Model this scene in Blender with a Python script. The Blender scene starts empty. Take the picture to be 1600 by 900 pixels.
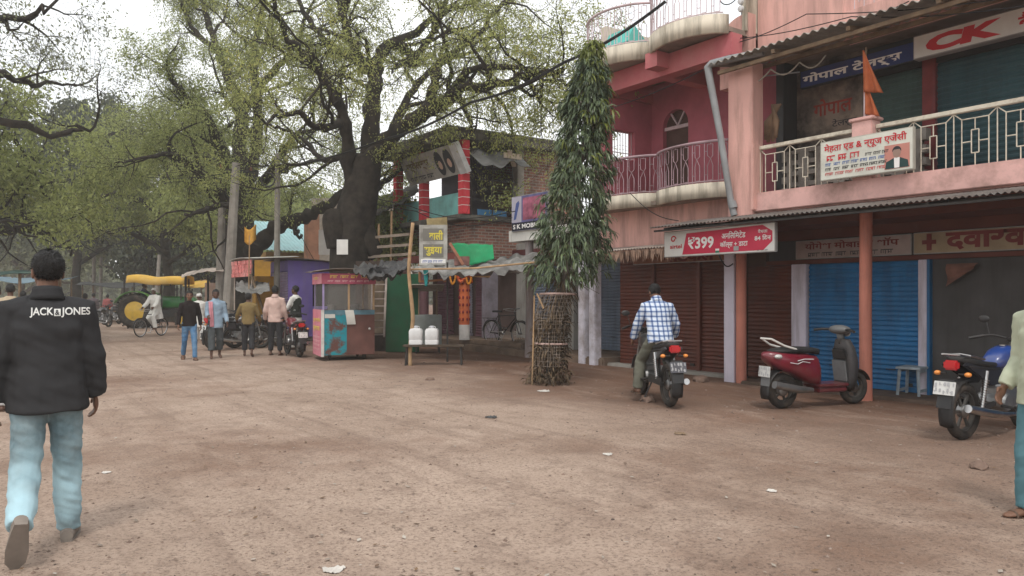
import bpy, bmesh, math, random
import numpy as np
from mathutils import Vector, Matrix, noise
from mathutils.bvhtree import BVHTree
R = math.radians; PI = math.pi
rnd = random.Random(7); rng = np.random.default_rng(7)
SC = bpy.context.scene; COL = SC.collection

# ------------------------------------------------------------------ camera, sky, sun, exposure
CAM_H = 1.5; YAW = R(35.3)
FW = Vector((math.sin(YAW), math.cos(YAW), 0)); RT = Vector((math.cos(YAW), -math.sin(YAW), 0))
cam = bpy.data.cameras.new('camera'); cam.sensor_width = 36; cam.lens = 27.0
cam.shift_y = 12 / 1600; cam.clip_start = .05; cam.clip_end = 2000
cob = bpy.data.objects.new('camera', cam); COL.objects.link(cob)
cob.location = (0, 0, CAM_H); cob.rotation_euler = (PI / 2, 0, -YAW); SC.camera = cob

SUN_EL, SUN_AZ = R(58), R(215)          # azimuth measured clockwise from +Y
W = bpy.data.worlds.new('World'); SC.world = W; W.use_nodes = True
wt = W.node_tree; wt.nodes.clear()
wo = wt.nodes.new('ShaderNodeOutputWorld'); wb = wt.nodes.new('ShaderNodeBackground')
sky = wt.nodes.new('ShaderNodeTexSky'); sky.sky_type = 'NISHITA'; sky.sun_disc = False
sky.sun_elevation = SUN_EL; sky.sun_rotation = SUN_AZ; sky.dust_density = 4; sky.ozone_density = 1
wm = wt.nodes.new('ShaderNodeMix'); wm.data_type = 'RGBA'; wm.inputs[0].default_value = .86
tcw = wt.nodes.new('ShaderNodeTexCoord'); nzw = wt.nodes.new('ShaderNodeTexNoise'); nzw.inputs['Scale'].default_value = 2.2; nzw.inputs['Detail'].default_value = 5
rpw = wt.nodes.new('ShaderNodeValToRGB')
rpw.color_ramp.elements[0].position = .3; rpw.color_ramp.elements[0].color = (11.2, 11.5, 11.7, 1)
rpw.color_ramp.elements[1].position = .7; rpw.color_ramp.elements[1].color = (13.8, 13.8, 13.5, 1)
wt.links.new(tcw.outputs['Generated'], nzw.inputs['Vector']); wt.links.new(nzw.outputs['Fac'], rpw.inputs[0])
wt.links.new(sky.outputs[0], wm.inputs[6]); wt.links.new(rpw.outputs[0], wm.inputs[7])
wt.links.new(wm.outputs[2], wb.inputs[0]); wb.inputs[1].default_value = .1
wt.links.new(wb.outputs[0], wo.inputs[0])
sl = bpy.data.lights.new('sun', 'SUN'); sl.energy = 1.35; sl.angle = R(11); sl.color = (1, .95, .88)
so = bpy.data.objects.new('sun', sl); COL.objects.link(so)
sd = Vector((math.sin(SUN_AZ) * math.cos(SUN_EL), math.cos(SUN_AZ) * math.cos(SUN_EL), math.sin(SUN_EL)))
so.rotation_euler = sd.to_track_quat('Z', 'Y').to_euler()
SC.view_settings.view_transform = 'Standard'; SC.view_settings.look = 'None'
SC.view_settings.exposure = .25; SC.view_settings.gamma = 1; SC.view_settings.use_curve_mapping = False
SC.render.engine = 'CYCLES'; SC.cycles.use_denoising = True; SC.cycles.max_bounces = 6
SC.cycles.diffuse_bounces = 3; SC.cycles.transparent_max_bounces = 8; SC.cycles.volume_bounces = 2

# ------------------------------------------------------------------ helpers
def zz(px, py, Z):                       # photo pixel at view depth Z -> world point
    p = FW * Z + RT * ((px - 800) / 1200 * Z)
    return Vector((p.x, p.y, CAM_H + (462 - py) / 1200 * Z))
def gnd(px, py, z=0):                    # photo pixel on the ground
    return zz(px, py, (CAM_H - z) * 1200 / (py - 462))
def onx(px, py, X):                      # photo pixel on the street-parallel plane x = X
    return zz(px, py, X / (FW.x + RT.x * (px - 800) / 1200))
def ony(px, py, Y):
    return zz(px, py, Y / (FW.y + RT.y * (px - 800) / 1200))

MAT = {}
def M(name, col, rough=.8, var=.18, scale=3, bump=.0, bscale=40, metal=0, dirt=0., dcol=(.07, .05, .035), dscale=1.3, streak=False, spec=.25, dlo=.45, dhi=.68, coat=0):
    if name in MAT: return MAT[name]
    m = bpy.data.materials.new(name); m.use_nodes = True; t = m.node_tree; b = t.nodes['Principled BSDF']
    N = lambda k: t.nodes.new(k); L = t.links.new
    tc = N('ShaderNodeTexCoord')
    n = N('ShaderNodeTexNoise'); n.inputs['Scale'].default_value = scale; n.inputs['Detail'].default_value = 6
    L(tc.outputs['Object'], n.inputs['Vector'])
    r = N('ShaderNodeValToRGB'); e = r.color_ramp.elements
    e[0].position = .3; e[1].position = .7
    e[0].color = tuple(c * (1 - var) for c in col) + (1,); e[1].color = tuple(min(1, c * (1 + var)) for c in col) + (1,)
    L(n.outputs['Fac'], r.inputs[0]); out = r.outputs[0]
    if dirt:
        mp = N('ShaderNodeMapping'); mp.inputs['Scale'].default_value = (1, 1, .13) if streak else (1, 1, 1)
        mp.inputs['Location'].default_value = (3.1, 1.7, .4)
        d = N('ShaderNodeTexNoise'); d.inputs['Scale'].default_value = dscale * (3 if streak else 1); d.inputs['Detail'].default_value = 9; d.inputs['Roughness'].default_value = .68
        L(tc.outputs['Object'], mp.inputs[0]); L(mp.outputs[0], d.inputs['Vector'])
        mr = N('ShaderNodeMapRange'); mr.inputs[1].default_value = dlo; mr.inputs[2].default_value = dhi; mr.inputs[4].default_value = dirt
        L(d.outputs['Fac'], mr.inputs[0])
        x = N('ShaderNodeMix'); x.data_type = 'RGBA'; x.inputs[7].default_value = (*dcol, 1)
        L(mr.outputs[0], x.inputs[0]); L(out, x.inputs[6]); out = x.outputs[2]
    L(out, b.inputs['Base Color'])
    b.inputs['Roughness'].default_value = rough; b.inputs['Metallic'].default_value = metal
    b.inputs['Specular IOR Level'].default_value = spec
    if coat: b.inputs['Coat Weight'].default_value = coat; b.inputs['Coat Roughness'].default_value = .15
    if bump:
        bn = N('ShaderNodeTexNoise'); bn.inputs['Scale'].default_value = bscale; bn.inputs['Detail'].default_value = 5
        bp = N('ShaderNodeBump'); bp.inputs['Strength'].default_value = bump; bp.inputs['Distance'].default_value = .02
        L(tc.outputs['Object'], bn.inputs['Vector']); L(bn.outputs['Fac'], bp.inputs['Height']); L(bp.outputs[0], b.inputs['Normal'])
    MAT[name] = m; return m

MW = {}                                  # world matrices of things
def setp(o, label=None, cat=None, group=None, kind=None):
    if label: o['label'] = label
    if cat: o['category'] = cat
    if group: o['group'] = group
    if kind: o['kind'] = kind
    return o
def thing(name, label, cat, loc=(0, 0, 0), rotz=0, group=None):
    o = bpy.data.objects.new(name, None); COL.objects.link(o); o.empty_display_size = .1
    o.location = loc; o.rotation_euler = (0, 0, rotz)
    MW[o.name] = Matrix.Translation(Vector(loc)) @ Matrix.Rotation(rotz, 4, 'Z')
    return setp(o, label, cat, group)
def rootof(o):
    while o.parent: o = o.parent
    return o
def place(o, loc, rotz=0):
    o.location = loc; o.rotation_euler = (0, 0, rotz); MW[o.name] = Matrix.Translation(Vector(loc)) @ Matrix.Rotation(rotz, 4, 'Z')
def copy_tree(o, parent=None):
    c = o.copy(); COL.objects.link(c); c.parent = parent
    for ch in list(o.children): copy_tree(ch, c)
    return c

class MB:
    def __init__(s): s.V = []; s.F = []; s.I = []; s.i = 0
    def add(s, vs, fs):
        k = len(s.V); s.V += [tuple(v) for v in vs]; s.F += [tuple(a + k for a in f) for f in fs]; s.I += [s.i] * len(fs); return s
    def box(s, x0, x1, y0, y1, z0, z1):
        v = [(x, y, z) for z in (z0, z1) for y in (y0, y1) for x in (x0, x1)]
        return s.add(v, [(0, 2, 3, 1), (4, 5, 7, 6), (0, 1, 5, 4), (2, 6, 7, 3), (0, 4, 6, 2), (1, 3, 7, 5)])
    def obox(s, c, size, rot=None):
        a, b, d = (q / 2 for q in size); mt = rot.to_matrix() if hasattr(rot, 'to_matrix') else (rot or Matrix.Identity(3)); c = Vector(c)
        v = [c + mt @ Vector((x, y, z)) for z in (-d, d) for y in (-b, b) for x in (-a, a)]
        return s.add(v, [(0, 2, 3, 1), (4, 5, 7, 6), (0, 1, 5, 4), (2, 6, 7, 3), (0, 4, 6, 2), (1, 3, 7, 5)])
    def bar(s, p, q, w, h=None, up=(0, 0, 1)):   # rectangular bar from p to q
        p = Vector(p); q = Vector(q); d = (q - p).normalized(); u = Vector(up)
        if abs(d.dot(u)) > .95: u = Vector((0, 1, 0))
        sx = d.cross(u).normalized(); u = sx.cross(d); h = h or w
        v = [e + sx * (a * w / 2) + u * (b * h / 2) for e in (p, q) for a, b in ((-1, -1), (1, -1), (1, 1), (-1, 1))]
        return s.add(v, [(3, 2, 1, 0), (4, 5, 6, 7), (0, 1, 5, 4), (1, 2, 6, 5), (2, 3, 7, 6), (3, 0, 4, 7)])
    def tube(s, pts, r, n=8, cap=True, closed=False, flat=1.0):
        P = [Vector(p) for p in pts]; k = len(P); rr = list(r) if hasattr(r, '__len__') else [r] * k
        T = []
        for i in range(k):
            a = P[(i - 1) % k] if (closed or i > 0) else P[i]; b = P[(i + 1) % k] if (closed or i < k - 1) else P[i]
            d = b - a; T.append(d.normalized() if d.length > 1e-9 else Vector((0, 0, 1)))
        u = Vector((0, 0, 1)) if abs(T[0].z) < .9 else Vector((0, 1, 0))
        u = (u - T[0] * u.dot(T[0])).normalized(); vs = []
        for i in range(k):
            u = u - T[i] * u.dot(T[i]); u = u.normalized() if u.length > 1e-6 else T[i].orthogonal().normalized()
            w = T[i].cross(u)
            for j in range(n):
                a = 2 * PI * j / n; vs.append(P[i] + u * (math.cos(a) * rr[i]) + w * (math.sin(a) * rr[i] * flat))
        fs = []
        for i in range(k if closed else k - 1):
            for j in range(n):
                a, b = i * n + j, i * n + (j + 1) % n; c, d = ((i + 1) % k) * n + (j + 1) % n, ((i + 1) % k) * n + j
                fs.append((a, b, c, d))
        if cap and not closed: fs += [tuple(range(n - 1, -1, -1)), tuple(range((k - 1) * n, k * n))]
        return s.add(vs, fs)
    def rings(s, rs, cap=True):              # list of equal-length vertex rings
        n = len(rs[0]); vs = [v for r in rs for v in r]; fs = []
        for i in range(len(rs) - 1):
            for j in range(n): fs.append((i * n + j, i * n + (j + 1) % n, (i + 1) * n + (j + 1) % n, (i + 1) * n + j))
        if cap: fs += [tuple(range(n - 1, -1, -1)), tuple(range((len(rs) - 1) * n, len(rs) * n))]
        return s.add(vs, fs)
    def lathe(s, prof, c=(0, 0, 0), axis=(0, 0, 1), n=16, cap=True):
        q = Vector(axis).normalized().to_track_quat('Z', 'Y'); c = Vector(c)
        rs = [[c + q @ Vector((r * math.cos(2 * PI * j / n), r * math.sin(2 * PI * j / n), z)) for j in range(n)] for r, z in prof]
        return s.rings(rs, cap)
    def cyl(s, p, q, r, n=12): return s.tube([p, q], r, n)
    def torus(s, c, axis, Ra, r, n=28, m=8, flat=1.0):
        q = Vector(axis).normalized().to_track_quat('Z', 'Y'); c = Vector(c)
        rs = [[c + q @ Vector(((Ra + r * math.cos(b)) * math.cos(a), (Ra + r * math.cos(b)) * math.sin(a), r * flat * math.sin(b))) for b in [2 * PI * j / m for j in range(m)]] for a in [2 * PI * i / n for i in range(n)]]
        return s.rings(rs + [rs[0]], False)
    def ell(s, c, r, rot=None, nu=14, nv=9):
        c = Vector(c); mt = rot.to_matrix() if hasattr(rot, 'to_matrix') else (rot or Matrix.Identity(3)); r = (r, r, r) if not hasattr(r, '__len__') else r
        vs = [c + mt @ Vector((0, 0, -r[2]))]
        for i in range(1, nv):
            f = -PI / 2 + PI * i / nv
            vs += [c + mt @ Vector((r[0] * math.cos(f) * math.cos(2 * PI * j / nu), r[1] * math.cos(f) * math.sin(2 * PI * j / nu), r[2] * math.sin(f))) for j in range(nu)]
        vs.append(c + mt @ Vector((0, 0, r[2]))); fs = []
        for j in range(nu): fs.append((0, 1 + (j + 1) % nu, 1 + j))
        for i in range(nv - 2):
            for j in range(nu): a = 1 + i * nu; fs.append((a + j, a + (j + 1) % nu, a + nu + (j + 1) % nu, a + nu + j))
        e = len(vs) - 1; a = 1 + (nv - 2) * nu
        for j in range(nu): fs.append((a + j, a + (j + 1) % nu, e))
        return s.add(vs, fs)
    def prism(s, poly, fn, t0, t1):          # outline poly[(u,v)], fn(u,v,t)->point, thickness t0..t1
        n = len(poly); vs = [fn(u, v, t0) for u, v in poly] + [fn(u, v, t1) for u, v in poly]
        return s.add(vs, [tuple(range(n - 1, -1, -1)), tuple(range(n, 2 * n))] + [(j, (j + 1) % n, n + (j + 1) % n, n + j) for j in range(n)])
    def grid(s, fn, nu, nv, thick=0):        # fn(u,v)->(point) over [0,1]^2; thick offsets along the local normal
        P = [[Vector(fn(i / nu, j / nv)) for j in range(nv + 1)] for i in range(nu + 1)]
        vs = [P[i][j] for i in range(nu + 1) for j in range(nv + 1)]; k = nv + 1
        fs = [(i * k + j, (i + 1) * k + j, (i + 1) * k + j + 1, i * k + j + 1) for i in range(nu) for j in range(nv)]
        if thick:
            N = (nu + 1) * k; off = []
            for i in range(nu + 1):
                for j in range(nv + 1):
                    a = P[min(i + 1, nu)][j] - P[max(i - 1, 0)][j]; b = P[i][min(j + 1, nv)] - P[i][max(j - 1, 0)]
                    c = a.cross(b); c = c.normalized() if c.length > 1e-9 else Vector((0, 0, 1)); off.append(P[i][j] - c * thick)
            vs = vs + off; fs = fs + [tuple(N + q for q in reversed(f)) for f in fs]
            for i in range(nu):
                fs.append((i * k, N + i * k, N + (i + 1) * k, (i + 1) * k)); fs.append((i * k + nv, (i + 1) * k + nv, N + (i + 1) * k + nv, N + i * k + nv))
            for j in range(nv):
                fs.append((j, j + 1, N + j + 1, N + j)); fs.append((nu * k + j, N + nu * k + j, N + nu * k + j + 1, nu * k + j + 1))
        return s.add(vs, fs)
    def build(s, name, mat, parent=None, world=False, smooth=False, bevel=0, loc=None):
        V = s.V
        if parent is not None and world:
            im = MW[rootof(parent).name].inverted(); V = [im @ Vector(v) for v in V]
        me = bpy.data.meshes.new(name); me.from_pydata([tuple(v) for v in V], [], s.F)
        for m in (mat if isinstance(mat, (list, tuple)) else [mat]): me.materials.append(m)
        if isinstance(mat, (list, tuple)): me.polygons.foreach_set('material_index', s.I)
        o = bpy.data.objects.new(name, me); COL.objects.link(o)
        if parent is not None: o.parent = parent
        if bevel or smooth:
            bm = bmesh.new(); bm.from_mesh(me)
            bmesh.ops.recalc_face_normals(bm, faces=bm.faces)
            if bevel:
                ed = [e for e in bm.edges if len(e.link_faces) == 2 and e.calc_face_angle(0) > .6]
                bmesh.ops.bevel(bm, geom=ed, offset=bevel, segments=2, affect='EDGES', clamp_overlap=True)
            bm.to_mesh(me); bm.free()
        if smooth:
            me.polygons.foreach_set('use_smooth', [True] * len(me.polygons))
            if smooth != 'all':
                try: me.set_sharp_from_angle(angle=R(42))
                except Exception: pass
        me.update(); return o

def mesh_np(name, V, F, mat, parent=None, smooth=False):   # numpy quads/tris
    me = bpy.data.meshes.new(name); k = F.shape[1]
    me.vertices.add(len(V)); me.vertices.foreach_set('co', np.asarray(V, np.float32).ravel())
    me.loops.add(F.size); me.loops.foreach_set('vertex_index', F.astype(np.int32).ravel())
    me.polygons.add(len(F)); me.polygons.foreach_set('loop_start', np.arange(0, F.size, k, dtype=np.int32))
    me.update(calc_edges=True); me.validate()
    if smooth: me.polygons.foreach_set('use_smooth', np.ones(len(F), bool))
    me.materials.append(mat); o = bpy.data.objects.new(name, me); COL.objects.link(o)
    if parent is not None: o.parent = parent
    return o

def text_geo(s, bold=0, res=3, ext=0):
    c = bpy.data.curves.new('t', 'FONT'); c.body = s; c.size = 1; c.offset = bold; c.resolution_u = res; c.extrude = ext
    o = bpy.data.objects.new('t', c); COL.objects.link(o); bpy.context.view_layer.update()
    me = bpy.data.meshes.new_from_object(o); bpy.data.objects.remove(o); bpy.data.curves.remove(c)
    V = np.array([v.co[:] for v in me.vertices]); F = [tuple(p.vertices) for p in me.polygons]
    bpy.data.meshes.remove(me)
    par = list(range(len(V)))                 # islands get their own tiny height (overlapping headlines)
    def fi(a):
        while par[a] != a: par[a] = par[par[a]]; a = par[a]
        return a
    for f in F:
        for a in f[1:]: par[fi(a)] = fi(f[0])
    ids = {}; 
    H = np.array([ids.setdefault(fi(i), len(ids)) % 7 for i in range(len(V))]) * .0007
    return V, F, H
def put_text(s, mat, parent, o, xd, up, w, h, world=True, bold=.012, name='lettering', eps=.004, fit=True, shear=0):
    V, F, H = text_geo(s, bold); lo = V.min(0); hi = V.max(0); sp = hi - lo
    o = Vector(o); xd = Vector(xd).normalized(); up = Vector(up).normalized(); nn = xd.cross(up)
    sx = w / sp[0]; sy = h / sp[1]
    if not fit: sx = sy = min(sx, sy)
    mb = MB(); mb.add([o + xd * ((v[0] - lo[0]) * sx + shear * (v[1] - lo[1]) * sy) + up * ((v[1] - lo[1]) * sy) + nn * (eps + z) for v, z in zip(V, H)], F)
    return mb.build(name, mat, parent, world)
def scribble(mat, parent, o, xd, up, w, h, world=True, seed=1, name='small_lettering', eps=.004, words=5):
    r = random.Random(seed); o = Vector(o); xd = Vector(xd).normalized(); up = Vector(up).normalized(); nn = xd.cross(up); mb = MB(); x = 0
    def q(x0, x1, y0, y1, e): mb.add([o + xd * a + up * b + nn * e for a, b in ((x0, y0), (x1, y0), (x1, y1), (x0, y1))], [(0, 1, 2, 3)])
    ww = w / words
    for k in range(words):
        x0 = k * ww + ww * .06; x1 = x0 + ww * r.uniform(.68, .9); q(x0, x1, h * .82, h, eps); x = x0
        while x < x1 - h * .3:
            a = h * r.uniform(.12, .2); y0 = h * r.uniform(0, .2); q(x, x + a, y0, h * .8, eps + .0006)
            if r.random() < .6: q(x + a, min(x1, x + a + h * .3), *sorted((h * r.uniform(.15, .55), h * r.uniform(.3, .6))), eps + .0012)
            x += h * r.uniform(.4, .7)
    return mb.build(name, mat, parent, world)
def plain(name, col, rough=.6, spec=.25): return M(name, col, rough, var=.05, scale=6, spec=spec)
# ------------------------------------------------------------------ ground
def gz(x, y):
    a = noise.noise(Vector((x * .35, y * .35, 0))) * .03 + noise.noise(Vector((x * 1.1, y * 1.1, 5))) * .014
    k = min(1, max(0, (10.6 - x) / 1.5)); return a * k
def axis(lo, hi, st, far):
    a = list(np.arange(lo, hi + 1e-6, st)); s = st; x = lo; L = []
    while x > -far: s *= 1.35; x -= s; L.append(x)
    s = st; x = hi; H = []
    while x < far: s *= 1.35; x += s; H.append(x)
    return L[::-1] + a + H
gx = axis(-9, 14, .16, 700); gy = axis(-3, 40, .18, 900)
GV = np.array([(x, y, gz(x, y)) for y in gy for x in gx]); nx = len(gx)
ii, jj = np.meshgrid(np.arange(len(gy) - 1), np.arange(nx - 1), indexing='ij'); q = (ii * nx + jj).ravel()
def ground_mat():
    m = bpy.data.materials.new('dusty_ground'); m.use_nodes = True; t = m.node_tree; b = t.nodes['Principled BSDF']
    N = lambda k: t.nodes.new(k); L = t.links.new
    g = N('ShaderNodeNewGeometry'); P = g.outputs['Position']
    def nz(s, d, det=8, ro=.6, sc=None):
        n = N('ShaderNodeTexNoise'); n.inputs['Scale'].default_value = s; n.inputs['Detail'].default_value = det; n.inputs['Roughness'].default_value = ro
        mp = N('ShaderNodeMapping'); mp.inputs['Location'].default_value = (d, d * 1.7, d * .3); 
        if sc: mp.inputs['Scale'].default_value = sc
        L(P, mp.inputs[0]); L(mp.outputs[0], n.inputs['Vector']); return n.outputs['Fac']
    def mr(x, a, c, lo=0, hi=1):
        r = N('ShaderNodeMapRange'); r.inputs[1].default_value = a; r.inputs[2].default_value = c; r.inputs[3].default_value = lo; r.inputs[4].default_value = hi; L(x, r.inputs[0]); return r.outputs[0]
    def mix(f, a, c):
        x = N('ShaderNodeMix'); x.data_type = 'RGBA'; L(f, x.inputs[0])
        for k, v in ((6, a), (7, c)):
            if isinstance(v, tuple): x.inputs[k].default_value = (*v, 1)
            else: L(v, x.inputs[k])
        return x.outputs[2]
    def ma(op, a, c):
        x = N('ShaderNodeMath'); x.operation = op
        for k, v in ((0, a), (1, c)):
            if isinstance(v, (int, float)): x.inputs[k].default_value = v
            else: L(v, x.inputs[k])
        return x.outputs[0]
    sp = N('ShaderNodeSeparateXYZ'); L(P, sp.inputs[0])
    zone = mr(ma('ADD', sp.outputs[0], ma('MULTIPLY', ma('SUBTRACT', nz(.35, 2), .5), 7)), 5.2, 9.2)      # 0 road dust, 1 red earth by the shops
    road = mix(mr(nz(.5, 9, 10, .7), .38, .64), (.47, .36, .29), (.34, .25, .195))
    earth = mix(mr(nz(.9, 4, 10, .7), .35, .65), (.205, .112, .075), (.12, .064, .043))
    c = mix(zone, road, earth)
    c = mix(mr(nz(.23, 31, 9, .68), .5, .64, 0, .8), c, (.2, .118, .082))                                # worn red patches
    c = mix(mr(nz(1.7, 13, 8, .7, (1, .35, 1)), .54, .7, 0, .6), c, (.45, .345, .275))                    # pale trodden dust
    c = mix(mr(nz(3.2, 23, 7, .7, (1, .045, 1)), .5, .66, 0, .5), c, (.21, .145, .112))                     # wheel tracks along the street
    c = mix(mr(nz(2.6, 29, 7, .75), .52, .6, 0, .35), c, (.2, .14, .11))
    c = mix(mr(nz(7, 17, 6, .75), .58, .68, 0, .6), c, (.13, .087, .068))
    c = mix(mr(nz(34, 19, 5, .8), .5, .6, 0, .6), c, (.15, .105, .084))
    v = N('ShaderNodeTexVoronoi'); v.inputs['Scale'].default_value = 26; L(P, v.inputs['Vector'])
    vs = mr(v.outputs['Distance'], .1, .24, 1, 0); spk = ma('MULTIPLY', vs, mr(nz(1.3, 3), .42, .6))
    c = mix(ma('MULTIPLY', spk, .6), c, (.11, .078, .062))
    v2 = N('ShaderNodeTexVoronoi'); v2.inputs['Scale'].default_value = 70; L(P, v2.inputs['Vector'])
    c = mix(mr(v2.outputs['Distance'], .1, .32, .34, 0), c, (.42, .33, .27))
    L(c, b.inputs['Base Color']); b.inputs['Roughness'].default_value = .93; b.inputs['Specular IOR Level'].default_value = .15
    h = ma('ADD', ma('MULTIPLY', nz(14, 6, 8, .7), 1.0), ma('ADD', ma('MULTIPLY', vs, .35), ma('MULTIPLY', nz(90, 8, 3), .35)))
    bp = N('ShaderNodeBump'); bp.inputs['Strength'].default_value = .8; bp.inputs['Distance'].default_value = .04; L(h, bp.inputs['Height']); L(bp.outputs[0], b.inputs['Normal'])
    return m
go = mesh_np('ground', GV, np.stack([q, q + 1, q + nx + 1, q + nx], 1), ground_mat(), smooth=True); setp(go, kind='structure')

# ------------------------------------------------------------------ wall materials
PINK = M('salmon_paint', (.69, .4, .35), .85, .1, 1.2, dirt=.8, dcol=(.33, .2, .17), streak=True, dscale=1.1, bump=.15, bscale=25)
PINKB = M('salmon_band_paint', (.66, .4, .365), .85, .1, 1.4, dirt=.8, dcol=(.27, .17, .14), dscale=1.6, bump=.15, bscale=25)
MAGE = M('mauve_paint', (.42, .12, .15), .85, .1, 1.5, dirt=.4, dcol=(.2, .07, .08), bump=.1)
MAGB = M('maroon_beam_paint', (.46, .13, .145), .85, .1, 1.5, dirt=.5, dcol=(.5, .25, .22))
CREAM = M('cream_paint', (.62, .56, .46), .85, .08, 2, dirt=.85, dcol=(.16, .135, .1), streak=True, dscale=1.5, dlo=.45)
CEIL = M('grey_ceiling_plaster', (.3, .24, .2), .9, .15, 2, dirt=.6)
SALP = M('salmon_post_paint', (.52, .2, .145), .7, .1, 3, dirt=.6, dcol=(.2, .09, .07), streak=True)
WHITEP = M('lilac_whitewash', (.56, .52, .6), .85, .08, 3, dirt=.7, dcol=(.22, .18, .17), streak=True, dlo=.5)
GREYC = M('bare_concrete', (.3, .28, .25), .9, .2, 2, dirt=.6, bump=.3)
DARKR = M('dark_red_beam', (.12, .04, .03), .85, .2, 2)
def shmat(n, c): return M(n, c, .5, .2, 1.6, bump=.35, bscale=2.5, dirt=.7, dcol=tuple(x * .45 + .012 for x in c), streak=True, dscale=1.6, spec=.4)
BROWN = shmat('brown_shutter_paint', (.105, .024, .012)); BLUE = shmat('blue_shutter_paint', (.008, .125, .3))
GREEN = shmat('dark_green_shutter_paint', (.05, .095, .085)); SLATE = shmat('slate_shutter_paint', (.16, .2, .27)); CHAR = shmat('charcoal_shutter_paint', (.045, .042, .042))
TEAL2 = shmat('teal_shutter_paint', (.03, .085, .1))
RUSTY = M('old_corrugated_iron', (.16, .145, .135), .75, .3, 3, metal=.2, dirt=.8, dcol=(.1, .06, .045), dscale=2)
ASB = M('asbestos_sheet', (.3, .28, .25), .9, .15, 3, dirt=.6, dcol=(.12, .11, .095))
RAILC = M('cream_rail_paint', (.62, .57, .47), .6, .1, 8, dirt=.6, dcol=(.2, .13, .09), dscale=5, dlo=.5)
RAILW = M('pale_rail_paint', (.62, .5, .52), .6, .08, 6, dirt=.4)
DARK = M('dark_interior', (.03, .026, .024), .95, .3, 2)
PIPE = M('grey_plastic_pipe', (.27, .28, .29), .5, .08, 4, dirt=.4)
WOOD = M('weathered_wood', (.2, .14, .09), .9, .3, 6, dirt=.4, bump=.3)
WOODL = M('pale_pole_wood', (.38, .25, .14), .9, .25, 5, dirt=.4, bump=.3)
IRON = M('dark_iron', (.05, .045, .042), .6, .2, 8, metal=.3)

def brick_mat():
    m = bpy.data.materials.new('weathered_brick'); m.use_nodes = True; t = m.node_tree; b = t.nodes['Principled BSDF']; N = t.nodes.new; L = t.links.new
    tc = N('ShaderNodeTexCoord'); sp = N('ShaderNodeSeparateXYZ'); cb = N('ShaderNodeCombineXYZ'); L(tc.outputs['Object'], sp.inputs[0])
    ad = N('ShaderNodeMath'); L(sp.outputs[0], ad.inputs[0]); L(sp.outputs[1], ad.inputs[1]); L(ad.outputs[0], cb.inputs[0]); L(sp.outputs[2], cb.inputs[1])
    br = N('ShaderNodeTexBrick'); br.inputs['Scale'].default_value = 1; br.inputs['Brick Width'].default_value = .24; br.inputs['Row Height'].default_value = .085; br.inputs['Mortar Size'].default_value = .012
    br.inputs['Color1'].default_value = (.32, .14, .095, 1); br.inputs['Color2'].default_value = (.16, .075, .055, 1); br.inputs['Mortar'].default_value = (.3, .26, .22, 1); L(cb.outputs[0], br.inputs['Vector'])
    n = N('ShaderNodeTexNoise'); n.inputs['Scale'].default_value = 1.1; n.inputs['Detail'].default_value = 9; n.inputs['Roughness'].default_value = .7; L(tc.outputs['Object'], n.inputs['Vector'])
    r = N('ShaderNodeMapRange'); r.inputs[1].default_value = .48; r.inputs[2].default_value = .66; r.inputs[4].default_value = .85; L(n.outputs['Fac'], r.inputs[0])
    x = N('ShaderNodeMix'); x.data_type = 'RGBA'; x.inputs[7].default_value = (.055, .048, .042, 1); L(r.outputs[0], x.inputs[0]); L(br.outputs['Color'], x.inputs[6]); L(x.outputs[2], b.inputs['Base Color'])
    bp = N('ShaderNodeBump'); bp.inputs['Strength'].default_value = .6; bp.inputs['Distance'].default_value = .01; bp.invert = True; L(br.outputs['Fac'], bp.inputs['Height']); L(bp.outputs[0], b.inputs['Normal']); b.inputs['Roughness'].default_value = .9
    return m
BRICK = brick_mat()

# ------------------------------------------------------------------ builders for building parts
def shutter(parent, X, y0, y1, z0, z1, mat, pitch=.075, world=True):
    mb = MB(); n = int((z1 - z0) / pitch); L = []
    for k in range(n + 1):
        z = z0 + k * pitch
        for dz, dx in ((0, 0), (.012, -.014), (.03, -.02), (.055, -.014), (.066, 0)):
            if z + dz <= z1: L.append((X + dx, z + dz))
    vs = [(x, y, z) for x, z in L for y in (y0, y1)]
    mb.add(vs, [(2 * i, 2 * i + 1, 2 * i + 3, 2 * i + 2) for i in range(len(L) - 1)])
    mb.box(X - .03, X + .02, y0, y1, z0 - .001, z0 + .07)
    o = mb.build('shutter', mat, parent, world)
    h = MB(); yc = (y0 + y1) / 2
    h.tube([(X - .02, yc - .07, z0 + .32), (X - .06, yc - .06, z0 + .32), (X - .06, yc + .06, z0 + .32), (X - .02, yc + .07, z0 + .32)], .008, 6)
    h.box(X - .035, X - .018, y0 + .1, y0 + .2, z0 + .08, z0 + .13); h.build('handle', IRON, o, world)
    return o
def corrug(fn, nu, nv, amp, per, length, thick=.004):    # fn(u,v)->point, waves along u
    mb = MB(); mb.grid(lambda u, v: Vector(fn(u, v)) + Vector((0, 0, amp * math.sin(2 * PI * u * length / per))), nu, nv, thick); return mb

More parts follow.
